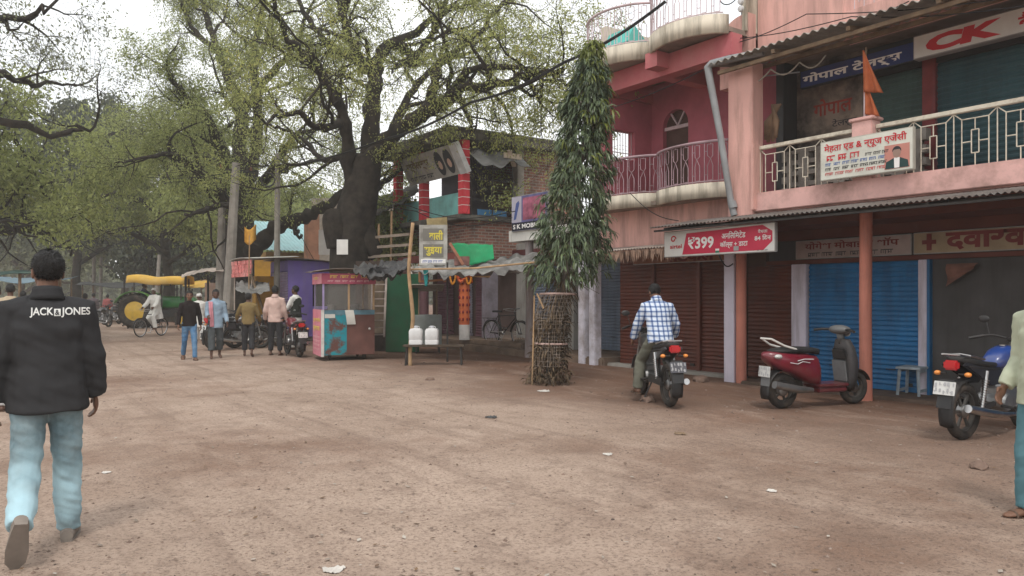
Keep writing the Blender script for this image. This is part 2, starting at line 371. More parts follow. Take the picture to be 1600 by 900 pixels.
# ------------------------------------------------------------------ salmon shop row (right)
B1 = thing('shop_building', 'two-storey salmon shop building with a long balcony, tin awning and rows of closed shutters', 'building', (11.5, 4, 0))
YN, YF = -3.0, 8.45                       # near end (outside the picture) and far end
def part(mb, name, mat, parent, **k): return mb.build(name, mat, parent, True, **k)
w = MB(); w.box(11.55, 11.75, YN, YF, -.3, 2.95); w.box(11.75, 16, YF - .15, YF, -.3, 6); w.box(12.3, 12.5, YN, YF, 3.3, 5.8)
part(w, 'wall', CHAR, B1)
w = MB(); w.box(11.3, 16, 6.9, 8.5, 5.75, 9); w.box(11.3, 11.5, YN, 6.895, 5.5, 5.98); part(w, 'upper_wall', PINK, B1)
w = MB()
pts = [(8.505 + .62 * a, 6.42 - .28 * (a ** 3)) for a in [i / 8 for i in range(9)]]
w.prism([(8.505, 5.2)] + pts[::1] + [(9.125, 5.2)], lambda u, v, t: (t, u, v), 11.05, 11.25); part(w, 'stepped_parapet', PINK, B1)
w = MB(); w.box(10.6, 12.3, YN, YF, 2.86, 3.17); w.box(10.52, 10.6, YN, YF, 2.88, 3.18); part(w, 'balcony_slab', PINKB, B1, bevel=.01)
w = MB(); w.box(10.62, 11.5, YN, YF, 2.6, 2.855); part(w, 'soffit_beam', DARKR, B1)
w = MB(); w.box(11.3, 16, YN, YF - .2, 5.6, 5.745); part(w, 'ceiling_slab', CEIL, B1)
# lower shutters and pilasters in the shop front
def Yat(px, X): return onx(px, 462, X).y
XS = 11.5
edges = [(1170, 1240, BROWN), (1265, 1348, BLUE), (1352, 1438, BLUE)]
for a, b, mt in edges: shutter(B1, XS, Yat(b, XS), Yat(a, XS), .06, 2.03, mt)
shutter(B1, XS, -1.6, Yat(1650, XS), .06, 2.03, BLUE)
for a, b in ((1240, 1263), (1438, 1451)):
    w = MB(); w.box(XS - .07, XS + .06, Yat(b, XS), Yat(a, XS), 0, 2.03); part(w, 'pilaster', WHITEP, B1, bevel=.008)
w = MB(); w.box(XS - .06, XS + .06, Yat(1455.6, XS), Yat(1451.3, XS), 0, 2.03); part(w, 'blue_door_jamb', BLUE, B1)
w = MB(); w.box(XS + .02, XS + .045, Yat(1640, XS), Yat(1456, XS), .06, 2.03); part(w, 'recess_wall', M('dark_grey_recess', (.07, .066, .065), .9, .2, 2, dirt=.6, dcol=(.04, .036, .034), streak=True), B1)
w = MB(); w.box(XS - .03, XS + .05, YN, YF, 2.035, 2.1); w.box(XS - .03, XS + .05, YN, YF, 2.44, 2.6); part(w, 'lintel', DARKR, B1)
w = MB(); w.box(10.75, 11.56, YN, YF, -.2, .05); part(w, 'plinth', M('cracked_plinth', (.13, .09, .07), .95, .3, 3, bump=.5, dirt=.5), B1, bevel=.02)
for y in (6.05, 2.2, -1.2):              # salmon round posts under the awning
    w = MB(); w.tube([(10.5, y, -.1), (10.5, y + .01, 1.2), (10.5, y, 2.75)], [.088, .084, .086], 14); part(w, 'post', SALP, B1, smooth=True)
w = MB(); w.box(10.5, 10.78, 8.0, 8.5, 2.5, 5.35); part(w, 'corner_column', PINK, B1, bevel=.01)
w = MB(); w.box(10.44, 10.7, 7.94, 8.0 - .002, 2.9, 3.98); part(w, 'corner_pier', PINK, B1, bevel=.01)
w = MB(); w.tube([(10.85, 8.5, -.05), (10.85, 8.5, 2.6)], .09, 14); part(w, 'post', SALP, B1, smooth=True)
w = MB(); w.box(10.78, 10.98, 8.6, 8.82, -.05, 2.6); part(w, 'white_post', WHITEP, B1, bevel=.008)
# awning of corrugated iron
LA = 9.4 - YN
aw = corrug(lambda u, v: (9.55 + 1.0 * v, YN + LA * u + 0, 2.66 + .17 * v), 1320, 4, .012, .076, LA)
a1 = part(aw, 'awning', RUSTY, B1)
w = MB()
for x, z in ((9.62, 2.635), (10.1, 2.72)): w.box(x - .02, x + .02, YN, 9.35, z - .045, z - .015)
for y in np.arange(YN + .5, 9.3, 1.45): w.bar((9.6, y, 2.625), (10.62, y, 2.77), .04)
w.build('awning_frame', IRON, a1, True)
# balcony railing
def railing(parent, y0, y1, X=10.62, z0=3.18, zt=3.95, unit=.53, mat=RAILC):
    h = MB(); h.box(X - .035, X + .035, y0, y1, zt - .06, zt); o = part(h, 'handrail', mat, parent, bevel=.008)
    m = MB(); r = .0085; T = lambda a, b: m.tube([(X, a[0], z0 + a[1]), (X, b[0], z0 + b[1])], r, 5, False)
    n = max(1, round((y1 - y0) / unit)); u = (y1 - y0) / n; H = zt - z0 - .05
    for k in range(n):
        p = y0 + u * k; T((p, 0), (p, H)); 
        for s in (p + .1, p + u - .1): T((s, 0), (s, H - .1))
        T((p, H - .01), (p + .1, H - .1)); T((p + u, H - .01), (p + u - .1, H - .1)); T((p + .1, H - .1), (p + u - .1, H - .1))
        c = p + u / 2; a, b, e = .045, .17, .47
        T((c, 0), (c, b)); T((c, e), (c, H - .1))
        for q in (-a, a): T((c + q, b), (c + q, e))
        T((c - a, b), (c + a, b)); T((c - a, e), (c + a, e)); T((c - a, .32), (p + .1, .32)); T((c + a, .32), (p + u - .1, .32))
    T((y1, 0), (y1, H)); m.build('balusters', mat, o, True, smooth='all')
ypier = Yat(1352, 10.6)
railing(B1, ypier + .16, 7.94); railing(B1, YN, ypier - .16)
w = MB(); w.box(10.5, 10.74, ypier - .155, ypier + .155, 3.18, 4.02); w.box(10.47, 10.77, ypier - .185, ypier + .185, 4.02, 4.07); part(w, 'railing_pier', PINKB, B1, bevel=.012)
# perforated block parapet behind the railing
w = MB(); ya, yb = 5.9, 8.2
nn = 7; u = (yb - ya) / nn
for r_ in range(4):
    z = 3.2 + r_ * .19
    w.box(11.7, 11.85, ya, yb, z, z + .075)
    for k in range(nn + 1): w.box(11.702, 11.848, ya + k * u - .1, ya + k * u + .1, z + .075, z + .19)
w.box(11.7, 11.85, ya - .1, yb + .1, 3.96, 4.02); part(w, 'pierced_block_screen', GREYC, B1)
# upper storey
XU = 12.25
PAINTW = M('stained_painted_wall', (.26, .2, .16), .9, .25, 1.5, dirt=.85, dcol=(.035, .03, .028), dscale=1.3, dlo=.42, dhi=.6)
w = MB(); w.box(XU - .12, XU + .04, 7.05, YF - .16, 3.2, 5.59); pw = part(w, 'painted_wall', PAINTW, B1)
redp = M('faded_red_lettering', (.3, .05, .035), .8, .3, 10); blkp = M('faded_black_lettering', (.05, .045, .05), .8, .3, 10)
put_text('गोपाल', redp, pw, (XU - .12, 7.95, 4.62), (0, -1, 0), (0, 0, 1), .72, .3, bold=.02); put_text('टेलर्स', blkp, pw, (XU - .12, 7.6, 4.36), (0, -1, 0), (0, 0, 1), .45, .17, bold=.01)
ysp = Yat(1455, XU)
shutter(B1, XU, ysp + .1, 7.0, 3.2, 5.1, GREEN, .09); shutter(B1, XU, 1.2, ysp - .1, 3.2, 5.1, TEAL2, .09); shutter(B1, XU, -2.6, 1.0, 3.2, 5.1, GREEN, .09)
w = MB(); w.box(XU - .08, XU + .05, ysp - .1, ysp + .1, 3.2, 5.59); part(w, 'red_jamb', M('red_and_blue_jamb', (.22, .05, .05), .7, .2, 4, dirt=.7, dcol=(.03, .1, .13), streak=True), B1)
w = MB(); w.box(XU - .05, XU + .05, -3, 7.0, 5.1, 5.59); part(w, 'shutter_box', CHAR, B1)
# upper verandah roof
LR = 8.65 - YN
rf = corrug(lambda u, v: (10.15 + 1.2 * v, YN + LR * u, 5.36 + .2 * v + .03 * math.sin(u * 9) * (1 - v)), 1000, 4, .022, .146, LR, .006); rf = part(rf, 'verandah_roof', ASB, B1)
w = MB()
for y in np.arange(YN + .4, 8.4, 1.25): w.bar((10.2, y, 5.3), (11.35, y, 5.5), .06)
for x, z in ((10.32, 5.29), (11.0, 5.42)): w.box(x - .03, x + .03, YN, 8.55, z - .07, z - .012)
w.build('rafters', WOOD, rf, True)
for y in (-1.6, 3.0):
    w = MB(); w.tube([(10.62, y, 3.2), (10.62, y, 5.3)], .045, 10); part(w, 'roof_post', IRON, B1, smooth=True)
# terrace railing on top
w = MB(); X = 11.4
w.tube([(X, YN, 6.75), (X, 6.85, 6.75)], .025, 8)
for y in np.arange(YN, 6.85, .16): w.tube([(X, y, 5.98), (X, y, 6.75)], .009, 5, False)
for y in np.arange(YN + .08, 6.8, .32): w.tube([(X, y - .08, 6.3), (X, y, 6.5), (X, y + .08, 6.3), (X, y, 6.1), (X, y - .08, 6.3)], .008, 5, False)
part(w, 'terrace_railing', RAILW, B1, smooth='all')
# pipes and service fittings
w = MB(); w.tube([(10.45, 7.75, 5.42), (10.28, 8.3, 5.42), (10.22, 8.62, 5.41), (10.2, 8.68, 5.36), (10.21, 8.66, 5.22), (10.3, 8.5, 4.2), (10.42, 8.36, 3.0), (10.44, 8.32, 2.84)], [.06, .06, .062, .064, .062, .055, .055, .055], 12); w.cyl((10.43, 8.33, 2.96), (10.42, 8.36, 3.07), .072)
part(w, 'drain_pipe', PIPE, B1, smooth=True)
w = MB(); w.tube([(11.2, 8.45, 3.2), (11.2, 8.45, 5.3)], .02, 6); w.tube([(10.7, 8.55, 5.2), (11.2, 7.6, 5.19)], .012, 6); part(w, 'upright_pipe', PIPE, B1, smooth=True)

# ------------------------------------------------------------------ mauve house with scalloped balconies
B2 = thing('balcony_house', 'mauve two-storey house with scalloped cream balconies and an arched doorway', 'building', (12, 10.3, 0))
y0, y1 = 8.9, 12.0
w = MB(); w.box(11.55, 11.75, 8.52, 12.25, -.2, 3.2); part(w, 'ground_wall', M('dull_brown_wall', (.1, .055, .04), .9, .2, 2), B2)
w = MB(); w.box(12, 12.2, 8.52, 10.72, 3.3, 6.0); w.box(12, 12.2, 11.42, 12.0, 3.3, 6.0)
arc = [(10.72, 5.05)] + [(11.07 + .35 * math.cos(PI - PI * i / 12) * 1, 5.05 + .33 * math.sin(PI * i / 12)) for i in range(13)] + [(11.42, 5.05)]
for (ya_, za), (yb_, zb) in zip(arc[:-1], arc[1:]):
    if yb_ - ya_ > 1e-4: w.add([(12, ya_, za), (12, yb_, zb), (12, yb_, 6), (12, ya_, 6), (12.2, ya_, za), (12.2, yb_, zb), (12.2, yb_, 6), (12.2, ya_, 6)], [(0, 1, 2, 3), (7, 6, 5, 4), (0, 4, 5, 1)])
part(w, 'upper_wall', MAGE, B2)
w = MB(); w.box(10.9 - .25, 10.87, 11.75, 11.95, 3.3, 5.6); w.box(10.87, 11.5, 11.75, 11.95, 3.3, 4.35); w.box(10.87, 11.5, 11.75, 11.95, 4.95, 5.6); w.box(11.5, 12.0, 11.75, 11.95, 3.3, 5.6); part(w, 'side_wall', MAGE, B2)
w = MB()
for x in np.arange(10.93, 11.5, .08): w.tube([(x, 11.85, 4.35), (x, 11.85, 4.95)], .008, 5, False)
w.tube([(10.87, 11.85, 4.5), (11.5, 11.85, 4.5)], .01, 5, False); part(w, 'window_grille', RAILW, B2)
d = MB(); d.box(12.11, 12.15, 10.72, 11.42, 3.3, 5.4); dr = part(d, 'arched_door', M('dark_door_wood', (.09, .05, .04), .6, .2, 4), B2)
d = MB(); d.box(12.05, 12.108, 10.72, 11.42, 4.98, 5.05); d.bar((12.08, 11.07, 5.05), (12.08, 10.87, 5.34), .03); d.bar((12.08, 11.07, 5.05), (12.08, 11.27, 5.34), .03); d.build('transom', RAILW, dr, True)
SL = (y1 + .15 - 8.55) / 2
def edge(y, base, dep): return base - dep * abs(math.sin(PI * (y - 8.55) / SL)) ** .55
def scallop(z0, z1, base, dep, name, mat, back=12.0):
    ys = [8.55 + (2 * SL) * i / 72 for i in range(73)]; m = MB()
    m.prism([(edge(y, base, dep), y) for y in ys] + [(back, ys[-1]), (back, ys[0])], lambda u, v, t: (u, v, t), z0, z1); return part(m, name, mat, B2), ys
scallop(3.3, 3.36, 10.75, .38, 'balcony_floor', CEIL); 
def fascia(z0, z1, base, dep, name):
    m = MB(); ys = [8.55 + 2 * SL * i / 72 for i in range(73)]
    m.grid(lambda u, v: (edge(8.55 + 2 * SL * u, base, dep) - .012, 8.55 + 2 * SL * u, z0 + (z1 - z0) * v), 96, 1, -.07); return part(m, name, CREAM, B2, smooth='all')
fascia(3.2, 3.46, 10.75, .38, 'balcony_fascia'); scallop(6.02, 6.1, 10.6, .5, 'terrace_floor', CEIL, 16); fascia(5.98, 6.3, 10.6, .5, 'terrace_fascia')
def scallop_rail(z0, z1, base, dep, name, mat):
    P = []; ys = [8.6 + (2 * SL - .1) * i / 200 for i in range(201)]
    for y in ys: P.append(Vector((edge(y, base, dep) + .03, y, 0)))
    D = [0]; 
    for a, b in zip(P[:-1], P[1:]): D.append(D[-1] + (b - a).length)
    at = lambda s: P[min(range(0, 201), key=lambda i: abs(D[i] - s))] if s < D[-1] else P[-1]
    m = MB(); m.tube([p + Vector((0, 0, z1)) for p in P[::3]], .026, 8); r = .0085; H = z1 - z0; u = .24; n = int(D[-1] / u)
    U = lambda p, z: p + Vector((0, 0, z0 + z))
    for k in range(n):
        s = k * u; a, b, c = at(s + .05), at(s + .15), at(s + .1); e = at(s + .2)
        for lo, hi, t in ((.05, .3, .42), (.67, .47, .42)):
            f = H / .72; m.tube([U(a, lo * f), U(a, hi * f), U(c, t * f), U(b, hi * f), U(b, lo * f), U(a, lo * f)], r, 5, False)
        m.tube([U(e, 0), U(e, H)], r, 5, False); m.tube([U(c, .67 * H / .72), U(c, H)], r, 5, False); m.tube([U(c, 0), U(c, .05)], r, 5, False)
        for z in (.14, .55): m.tube([U(b, z * H / .72), U(e, z * H / .72)], r * .8, 5, False)
    m.tube([U(p, .03) for p in P[::3]], .012, 6)
    part(m, name, mat, B2, smooth='all')
scallop_rail(3.46, 4.18, 10.75, .38, 'balcony_railing', M('mauve_rail_paint', (.4, .28, .31), .6, .12, 6, dirt=.5)); scallop_rail(6.3, 7.05, 10.6, .5, 'terrace_railing', RAILW)
w = MB(); w.box(10.62, 10.9, 8.52, 12.1, 5.62, 6.0); w.box(10.3, 10.619, 9.95, 10.25, 5.72, 6.0); w.box(10.9, 12, 10.2, 10.45, 5.66, 6.0); w.box(10.9, 12, 11.7, 11.99, 5.62, 6.0); part(w, 'roof_beam', MAGB, B2)
w = MB(); w.box(10.7, 16, 8.53, 12.1, 6.003, 6.018); part(w, 'ceiling', CEIL, B2)
w = MB(); w.box(10.62, 10.88, 11.9, 12.12, 3.47, 5.62); part(w, 'corner_post', M('cream_post', (.5, .38, .3), .8, .15, 3, dirt=.5), B2)
w = MB(); w.box(10.95, 11.55, 8.52, 12.2, 2.45, 3.29); part(w, 'lintel_wall', PINK, B2)
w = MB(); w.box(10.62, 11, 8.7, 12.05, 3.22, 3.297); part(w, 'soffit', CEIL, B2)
for a, b in ((8.9, 9.9), (9.98, 11.1), (11.18, 12.15)): shutter(B2, 11.48, a, b, .06, 2.3, BROWN)
for y in (9.94, 11.14): w = MB(); w.box(11.4, 11.54, y - .038, y + .038, 0, 2.3); part(w, 'jamb', BROWN, B2)
w = MB(); w.box(11.2, 11.56, 8.9, 12.3, -.2, .06); part(w, 'step', GREYC, B2, bevel=.02)
lg = corrug(lambda u, v: (10.5 + .55 * v, 8.9 + 3.2 * u, 2.4 + .1 * v), 330, 3, .012, .076, 3.2); part(lg, 'lower_awning', M('pale_tin_sheet', (.42, .36, .32), .7, .15, 3, dirt=.6), B2)
w = MB(); w.box(11.0, 15, 8.52, 8.6, 6.1, 6.9); part(w, 'terrace_wall', CREAM, B2)
w = MB(); w.box(11.0, 15, 12.1, 12.25, 6.3, 7.2); part(w, 'terrace_wall', CREAM, B2)
w = MB(); w.box(10.85, 11.4, 11.3, 11.95, 6.1, 6.62); tk = setp(part(w, 'terrace_cabin', M('teal_plaster', (.12, .5, .45), .85, .1, 2, dirt=.4), None), 'small teal cabin on the scalloped terrace behind the slender tree top', 'cabin')
w = MB(); w.prism([(10.8, 6.62), (11.45, 6.62), (11.0, 6.98)], lambda u, v, t: (u, t, v), 11.25, 12.0); w.build('roof', MAT['teal_plaster'], tk)

# ------------------------------------------------------------------ low shops between
B3 = thing('low_shop_row', 'low single-storey shop row with slate shutter and white slab edge beside the brick building', 'building', (12.9, 15.5, 0))
w = MB(); w.box(12.9, 13.1, 12.3, 18.0, -.2, 3.0); w.box(12.9, 15, 12.28, 12.4, -.2, 3); part(w, 'wall', M('grimy_white_wall', (.4, .39, .36), .9, .15, 2, dirt=.8, dcol=(.15, .12, .1), streak=True), B3)
w = MB(); w.box(10.95, 15, 12.35, 15.6, 2.83, 3.1); part(w, 'roof_slab', M('white_slab_edge', (.6, .58, .54), .85, .08, 2, dirt=.6, dcol=(.2, .18, .15), streak=True), B3)
w = MB(); w.box(11.1, 12.9, 12.3, 18.0, -.2, .16); w.box(11.35, 12.9, 15.6, 18.0, .16, .3); part(w, 'plinth', M('worn_plinth', (.19, .135, .1), .95, .25, 3, bump=.5, dirt=.5), B3, bevel=.03)
shutter(B3, 12.82, 15.95, 17.4, .32, 2.3, SLATE); shutter(B3, 12.82, 13.3, 14.3, .18, 2.3, SLATE); shutter(B3, 12.82, 12.45, 13.2, .18, 2.3, SLATE)
w = MB(); w.box(12.75, 12.895, 15.3, 18.0, 2.3, 2.8); part(w, 'maroon_fascia', M('maroon_board', (.12, .035, .035), .8, .2, 3), B3)
for px, X in ((913, 11.15), (930, 11.1)):
    y = Yat(px, X); w = MB(); w.obox((X, y, 1.2), (.2, .2, 2.5)); part(w, 'whitewashed_pillar', M('whitewashed_brick', (.58, .56, .62), .9, .12, 5, dirt=.7, dcol=(.25, .2, .18), dscale=3, bump=.4, bscale=14), B3, bevel=.015)
y = Yat(827, 11.15); w = MB(); w.tube([(11.15, y, -.05), (11.17, y, 1.2), (11.15, y, 2.85)], [.12, .1, .1], 12); part(w, 'round_pillar', M('grey_pillar', (.3, .27, .27), .85, .15, 3, dirt=.7, dcol=(.2, .1, .07), streak=True), B3, smooth=True)
w = MB(); w.box(12.2, 12.895, 14.6, 14.8, .16, 2.2); w.box(12.2, 12.4, 14.8, 15.3, .16, 2.2); part(w, 'return_wall', MAT['grimy_white_wall'], B3)

# ------------------------------------------------------------------ brick corner building
B4 = thing('brick_building', 'weathered two-storey brick corner building with red balcony columns', 'building', (12.5, 20, 0))
w = MB(); w.box(11.6, 16, 18.31, 22.3, 2.55, 3.62); w.box(13.35, 15.6, 18.3, 18.6, 3.62, 5.8); w.box(12.9, 15.6, 20.0, 22.2, 3.62, 5.8); w.box(15.4, 15.6, 18.6, 20, 3.62, 5.8); part(w, 'brick_wall', BRICK, B4)
SLABM = M('mossy_slab', (.12, .11, .095), .95, .3, 2, dirt=.8, dcol=(.035, .032, .028), dscale=2, bump=.5)
w = MB(); w.box(10.6, 16, 17.95, 22.4, 5.8, 6.02); w.box(10.62, 10.75, 17.97, 22.38, 6.02, 6.14); w.box(10.75, 15.9, 17.97, 18.1, 6.02, 6.14); part(w, 'roof_slab', SLABM, B4, bevel=.02)
w = MB(); w.box(11.0, 16, 18.05, 22.3, 3.62, 3.75); part(w, 'floor_slab', SLABM, B4)
RED = M('bright_red_paint', (.55, .045, .06), .6, .12, 3, dirt=.35, dcol=(.6, .5, .45), dscale=5, dlo=.58)
for y in (18.12, 20.4, 22.1):
    w = MB(); w.obox((11.2, y, 4.78), (.24, .24, 2.04)); rc = part(w, 'red_column', RED, B4, bevel=.01)
    w = MB()
    for z in np.arange(4.0, 5.7, .22): w.obox((11.2, y, z), (.25, .25, .018))
    w.build('white_band', M('white_band_paint', (.65, .6, .58), .7, .1, 6), rc, True)
w = MB(); w.box(13.1, 13.34, 18.22, 18.5, 3.75, 5.8); part(w, 'concrete_column', GREYC, B4, bevel=.01)
w = MB(); w.box(11.32, 11.4, 18.3, 22.2, 3.76, 4.42); part(w, 'teal_parapet', M('teal_panel_paint', (.2, .48, .46), .8, .12, 2, dirt=.6, dcol=(.12, .16, .15)), B4)
w = MB(); w.box(11.4, 13.1, 19.6, 19.7, 3.76, 5.79); part(w, 'back_wall', M('dim_blue_wall', (.11, .1, .12), .9, .2, 2, dirt=.5), B4)
w = MB(); w.box(11.75, 12.75, 18.28, 18.303, 3.79, 3.95); part(w, 'blue_plank', M('blue_plank_paint', (.05, .16, .3), .8, .2, 3), B4)
w = MB()
for x in (11.5, 12.2, 12.9): w.tube([(x, 18.2, 3.75), (x, 18.2, 5.3)], .018, 6)
for z in (4.2, 4.8): w.tube([(11.3, 18.2, z), (13.1, 18.2, z)], .014, 6)
part(w, 'pipe_rail', IRON, B4)
w = MB(); w.grid(lambda u, v: (11.35 + 1.75 * u, 18.25 - .75 * v, 5.62 - .5 * v - .1 * math.sin(u * 7) * v - .06 * math.sin(u * 17 + 1)), 26, 6, .01); part(w, 'torn_awning', M('grey_tarpaulin', (.2, .2, .2), .8, .25, 4, dirt=.5), B4, smooth='all')
w = MB(); w.box(12.2, 12.8, 17.6, 17.64, 5.35, 5.5); w.bar((12.3, 17.5, 5.55), (12.75, 17.9, 5.2), .13, .02); part(w, 'loose_plank', M('bleached_plank', (.5, .42, .34), .85, .2, 4), B4)
w = MB(); w.box(12.4, 12.6, 18.4, 22, .2, 2.55); w.box(12.6, 16, 21.8, 22, .2, 3.6); part(w, 'shop_wall', M('dim_shop_wall', (.12, .08, .07), .9, .25, 2, dirt=.6), B4)
w = MB(); w.box(11.0, 16, 18.05, 22.2, -.2, .28); part(w, 'plinth', MAT['worn_plinth'], B4, bevel=.03)
ORN = M('orange_pillar_paint', (.62, .16, .06), .75, .15, 3, dirt=.5, dcol=(.35, .05, .04), dscale=4)
w = MB(); w.tube([(11.2, 18.1, .7), (11.2, 18.1, 2.5)], .145, 14); op = part(w, 'orange_pillar', ORN, B4, smooth=True)
w = MB(); w.lathe([(.15, .28), (.15, .7)], (11.2, 18.1, 0), n=14); w.build('white_base', M('white_base_paint', (.62, .6, .58), .8, .1, 3, dirt=.5), op, True, smooth=True)
w = MB()
for z in np.arange(.85, 1.9, .2):
    for a in range(8):
        t = 2 * PI * a / 8; w.ell((11.2 + .147 * math.cos(t), 18.1 + .147 * math.sin(t), z), (.03, .03, .045), nu=6, nv=4)
for z in (1.95, 1.99): w.torus((11.2, 18.1, z), (0, 0, 1), .147, .012, 18, 5)
w.build('painted_diamonds', M('dark_red_motif', (.2, .02, .03), .8, .1, 3), op, True)
w = MB(); w.tube([(11.2, 20.4, .28), (11.2, 20.4, 2.5)], .14, 12); part(w, 'lower_pillar', M('plum_pillar', (.16, .08, .09), .8, .2, 3), B4, smooth=True)
for a, b, mt in ((18.5, 19.3, 'plum_shutter_paint'), (19.5, 20.2, 'lilac_shutter_paint'), (20.6, 21.6, 'plum_shutter_paint')):
    shutter(B4, 12.36, a, b, .3, 2.4, shmat(mt, (.16, .07, .09) if mt[0] == 'p' else (.3, .28, .33)))
w = MB(); w.box(12.0, 12.39, 18.2, 18.45, .3, 2.4); part(w, 'pilaster', M('grey_lilac', (.3, .27, .32), .85, .2, 3, dirt=.5), B4)
w = MB(); w.box(11.05, 11.25, 18.0, 22.2, 2.5, 2.7); part(w, 'front_beam', M('dull_red_beam', (.2, .06, .05), .85, .2, 3), B4)
# ------------------------------------------------------------------ trees
def foliage(name, dark, lite, trans=.35, rough=.55, yellow=None, vein=False):
    m = bpy.data.materials.new(name); m.use_nodes = True; t = m.node_tree; N = t.nodes.new; L = t.links.new
    b = t.nodes['Principled BSDF']; out = t.nodes['Material Output']
    g = N('ShaderNodeNewGeometry'); n = N('ShaderNodeTexNoise'); n.inputs['Scale'].default_value = .9; n.inputs['Detail'].default_value = 3
    L(g.outputs['Position'], n.inputs['Vector'])
    a = N('ShaderNodeMath'); a.operation = 'MULTIPLY_ADD'; a.inputs[1].default_value = .55; L(g.outputs['Random Per Island'], a.inputs[0])
    k = N('ShaderNodeMath'); k.operation = 'MULTIPLY'; k.inputs[1].default_value = .6; L(n.outputs['Fac'], k.inputs[0]); L(k.outputs[0], a.inputs[2])
    r = N('ShaderNodeValToRGB'); e = r.color_ramp.elements; e[0].position = .22; e[0].color = (*dark, 1); e[1].position = .78; e[1].color = (*lite, 1)
    if yellow: q = r.color_ramp.elements.new(.93); q.color = (*yellow, 1)
    L(a.outputs[0], r.inputs[0]); L(r.outputs[0], b.inputs['Base Color']); b.inputs['Roughness'].default_value = rough; b.inputs['Specular IOR Level'].default_value = .3
    tr = N('ShaderNodeBsdfTranslucent'); L(r.outputs[0], tr.inputs[0]); mx = N('ShaderNodeMixShader'); mx.inputs[0].default_value = trans
    L(b.outputs[0], mx.inputs[1]); L(tr.outputs[0], mx.inputs[2]); L(mx.outputs[0], out.inputs['Surface']); return m
BARK = M('dark_rough_bark', (.026, .021, .017), .95, .45, 5, bump=.9, bscale=18, dirt=.5, dcol=(.07, .058, .045), dscale=3)
BARKG = M('grey_bark', (.12, .1, .085), .95, .35, 6, bump=.8, bscale=20)
NEEM = foliage('neem_leaves', (.15, .175, .055), (.42, .45, .16), .5, yellow=(.45, .4, .1))
NEEM2 = foliage('olive_leaves', (.13, .16, .05), (.38, .42, .15), .5)
DARKL = foliage('dark_broad_leaves', (.03, .04, .028), (.095, .11, .07), .3)
HAZEL = foliage('haze_pale_leaves', (.12, .14, .08), (.27, .29, .17), .45)  # leaf colour lightened to stand in for distance haze

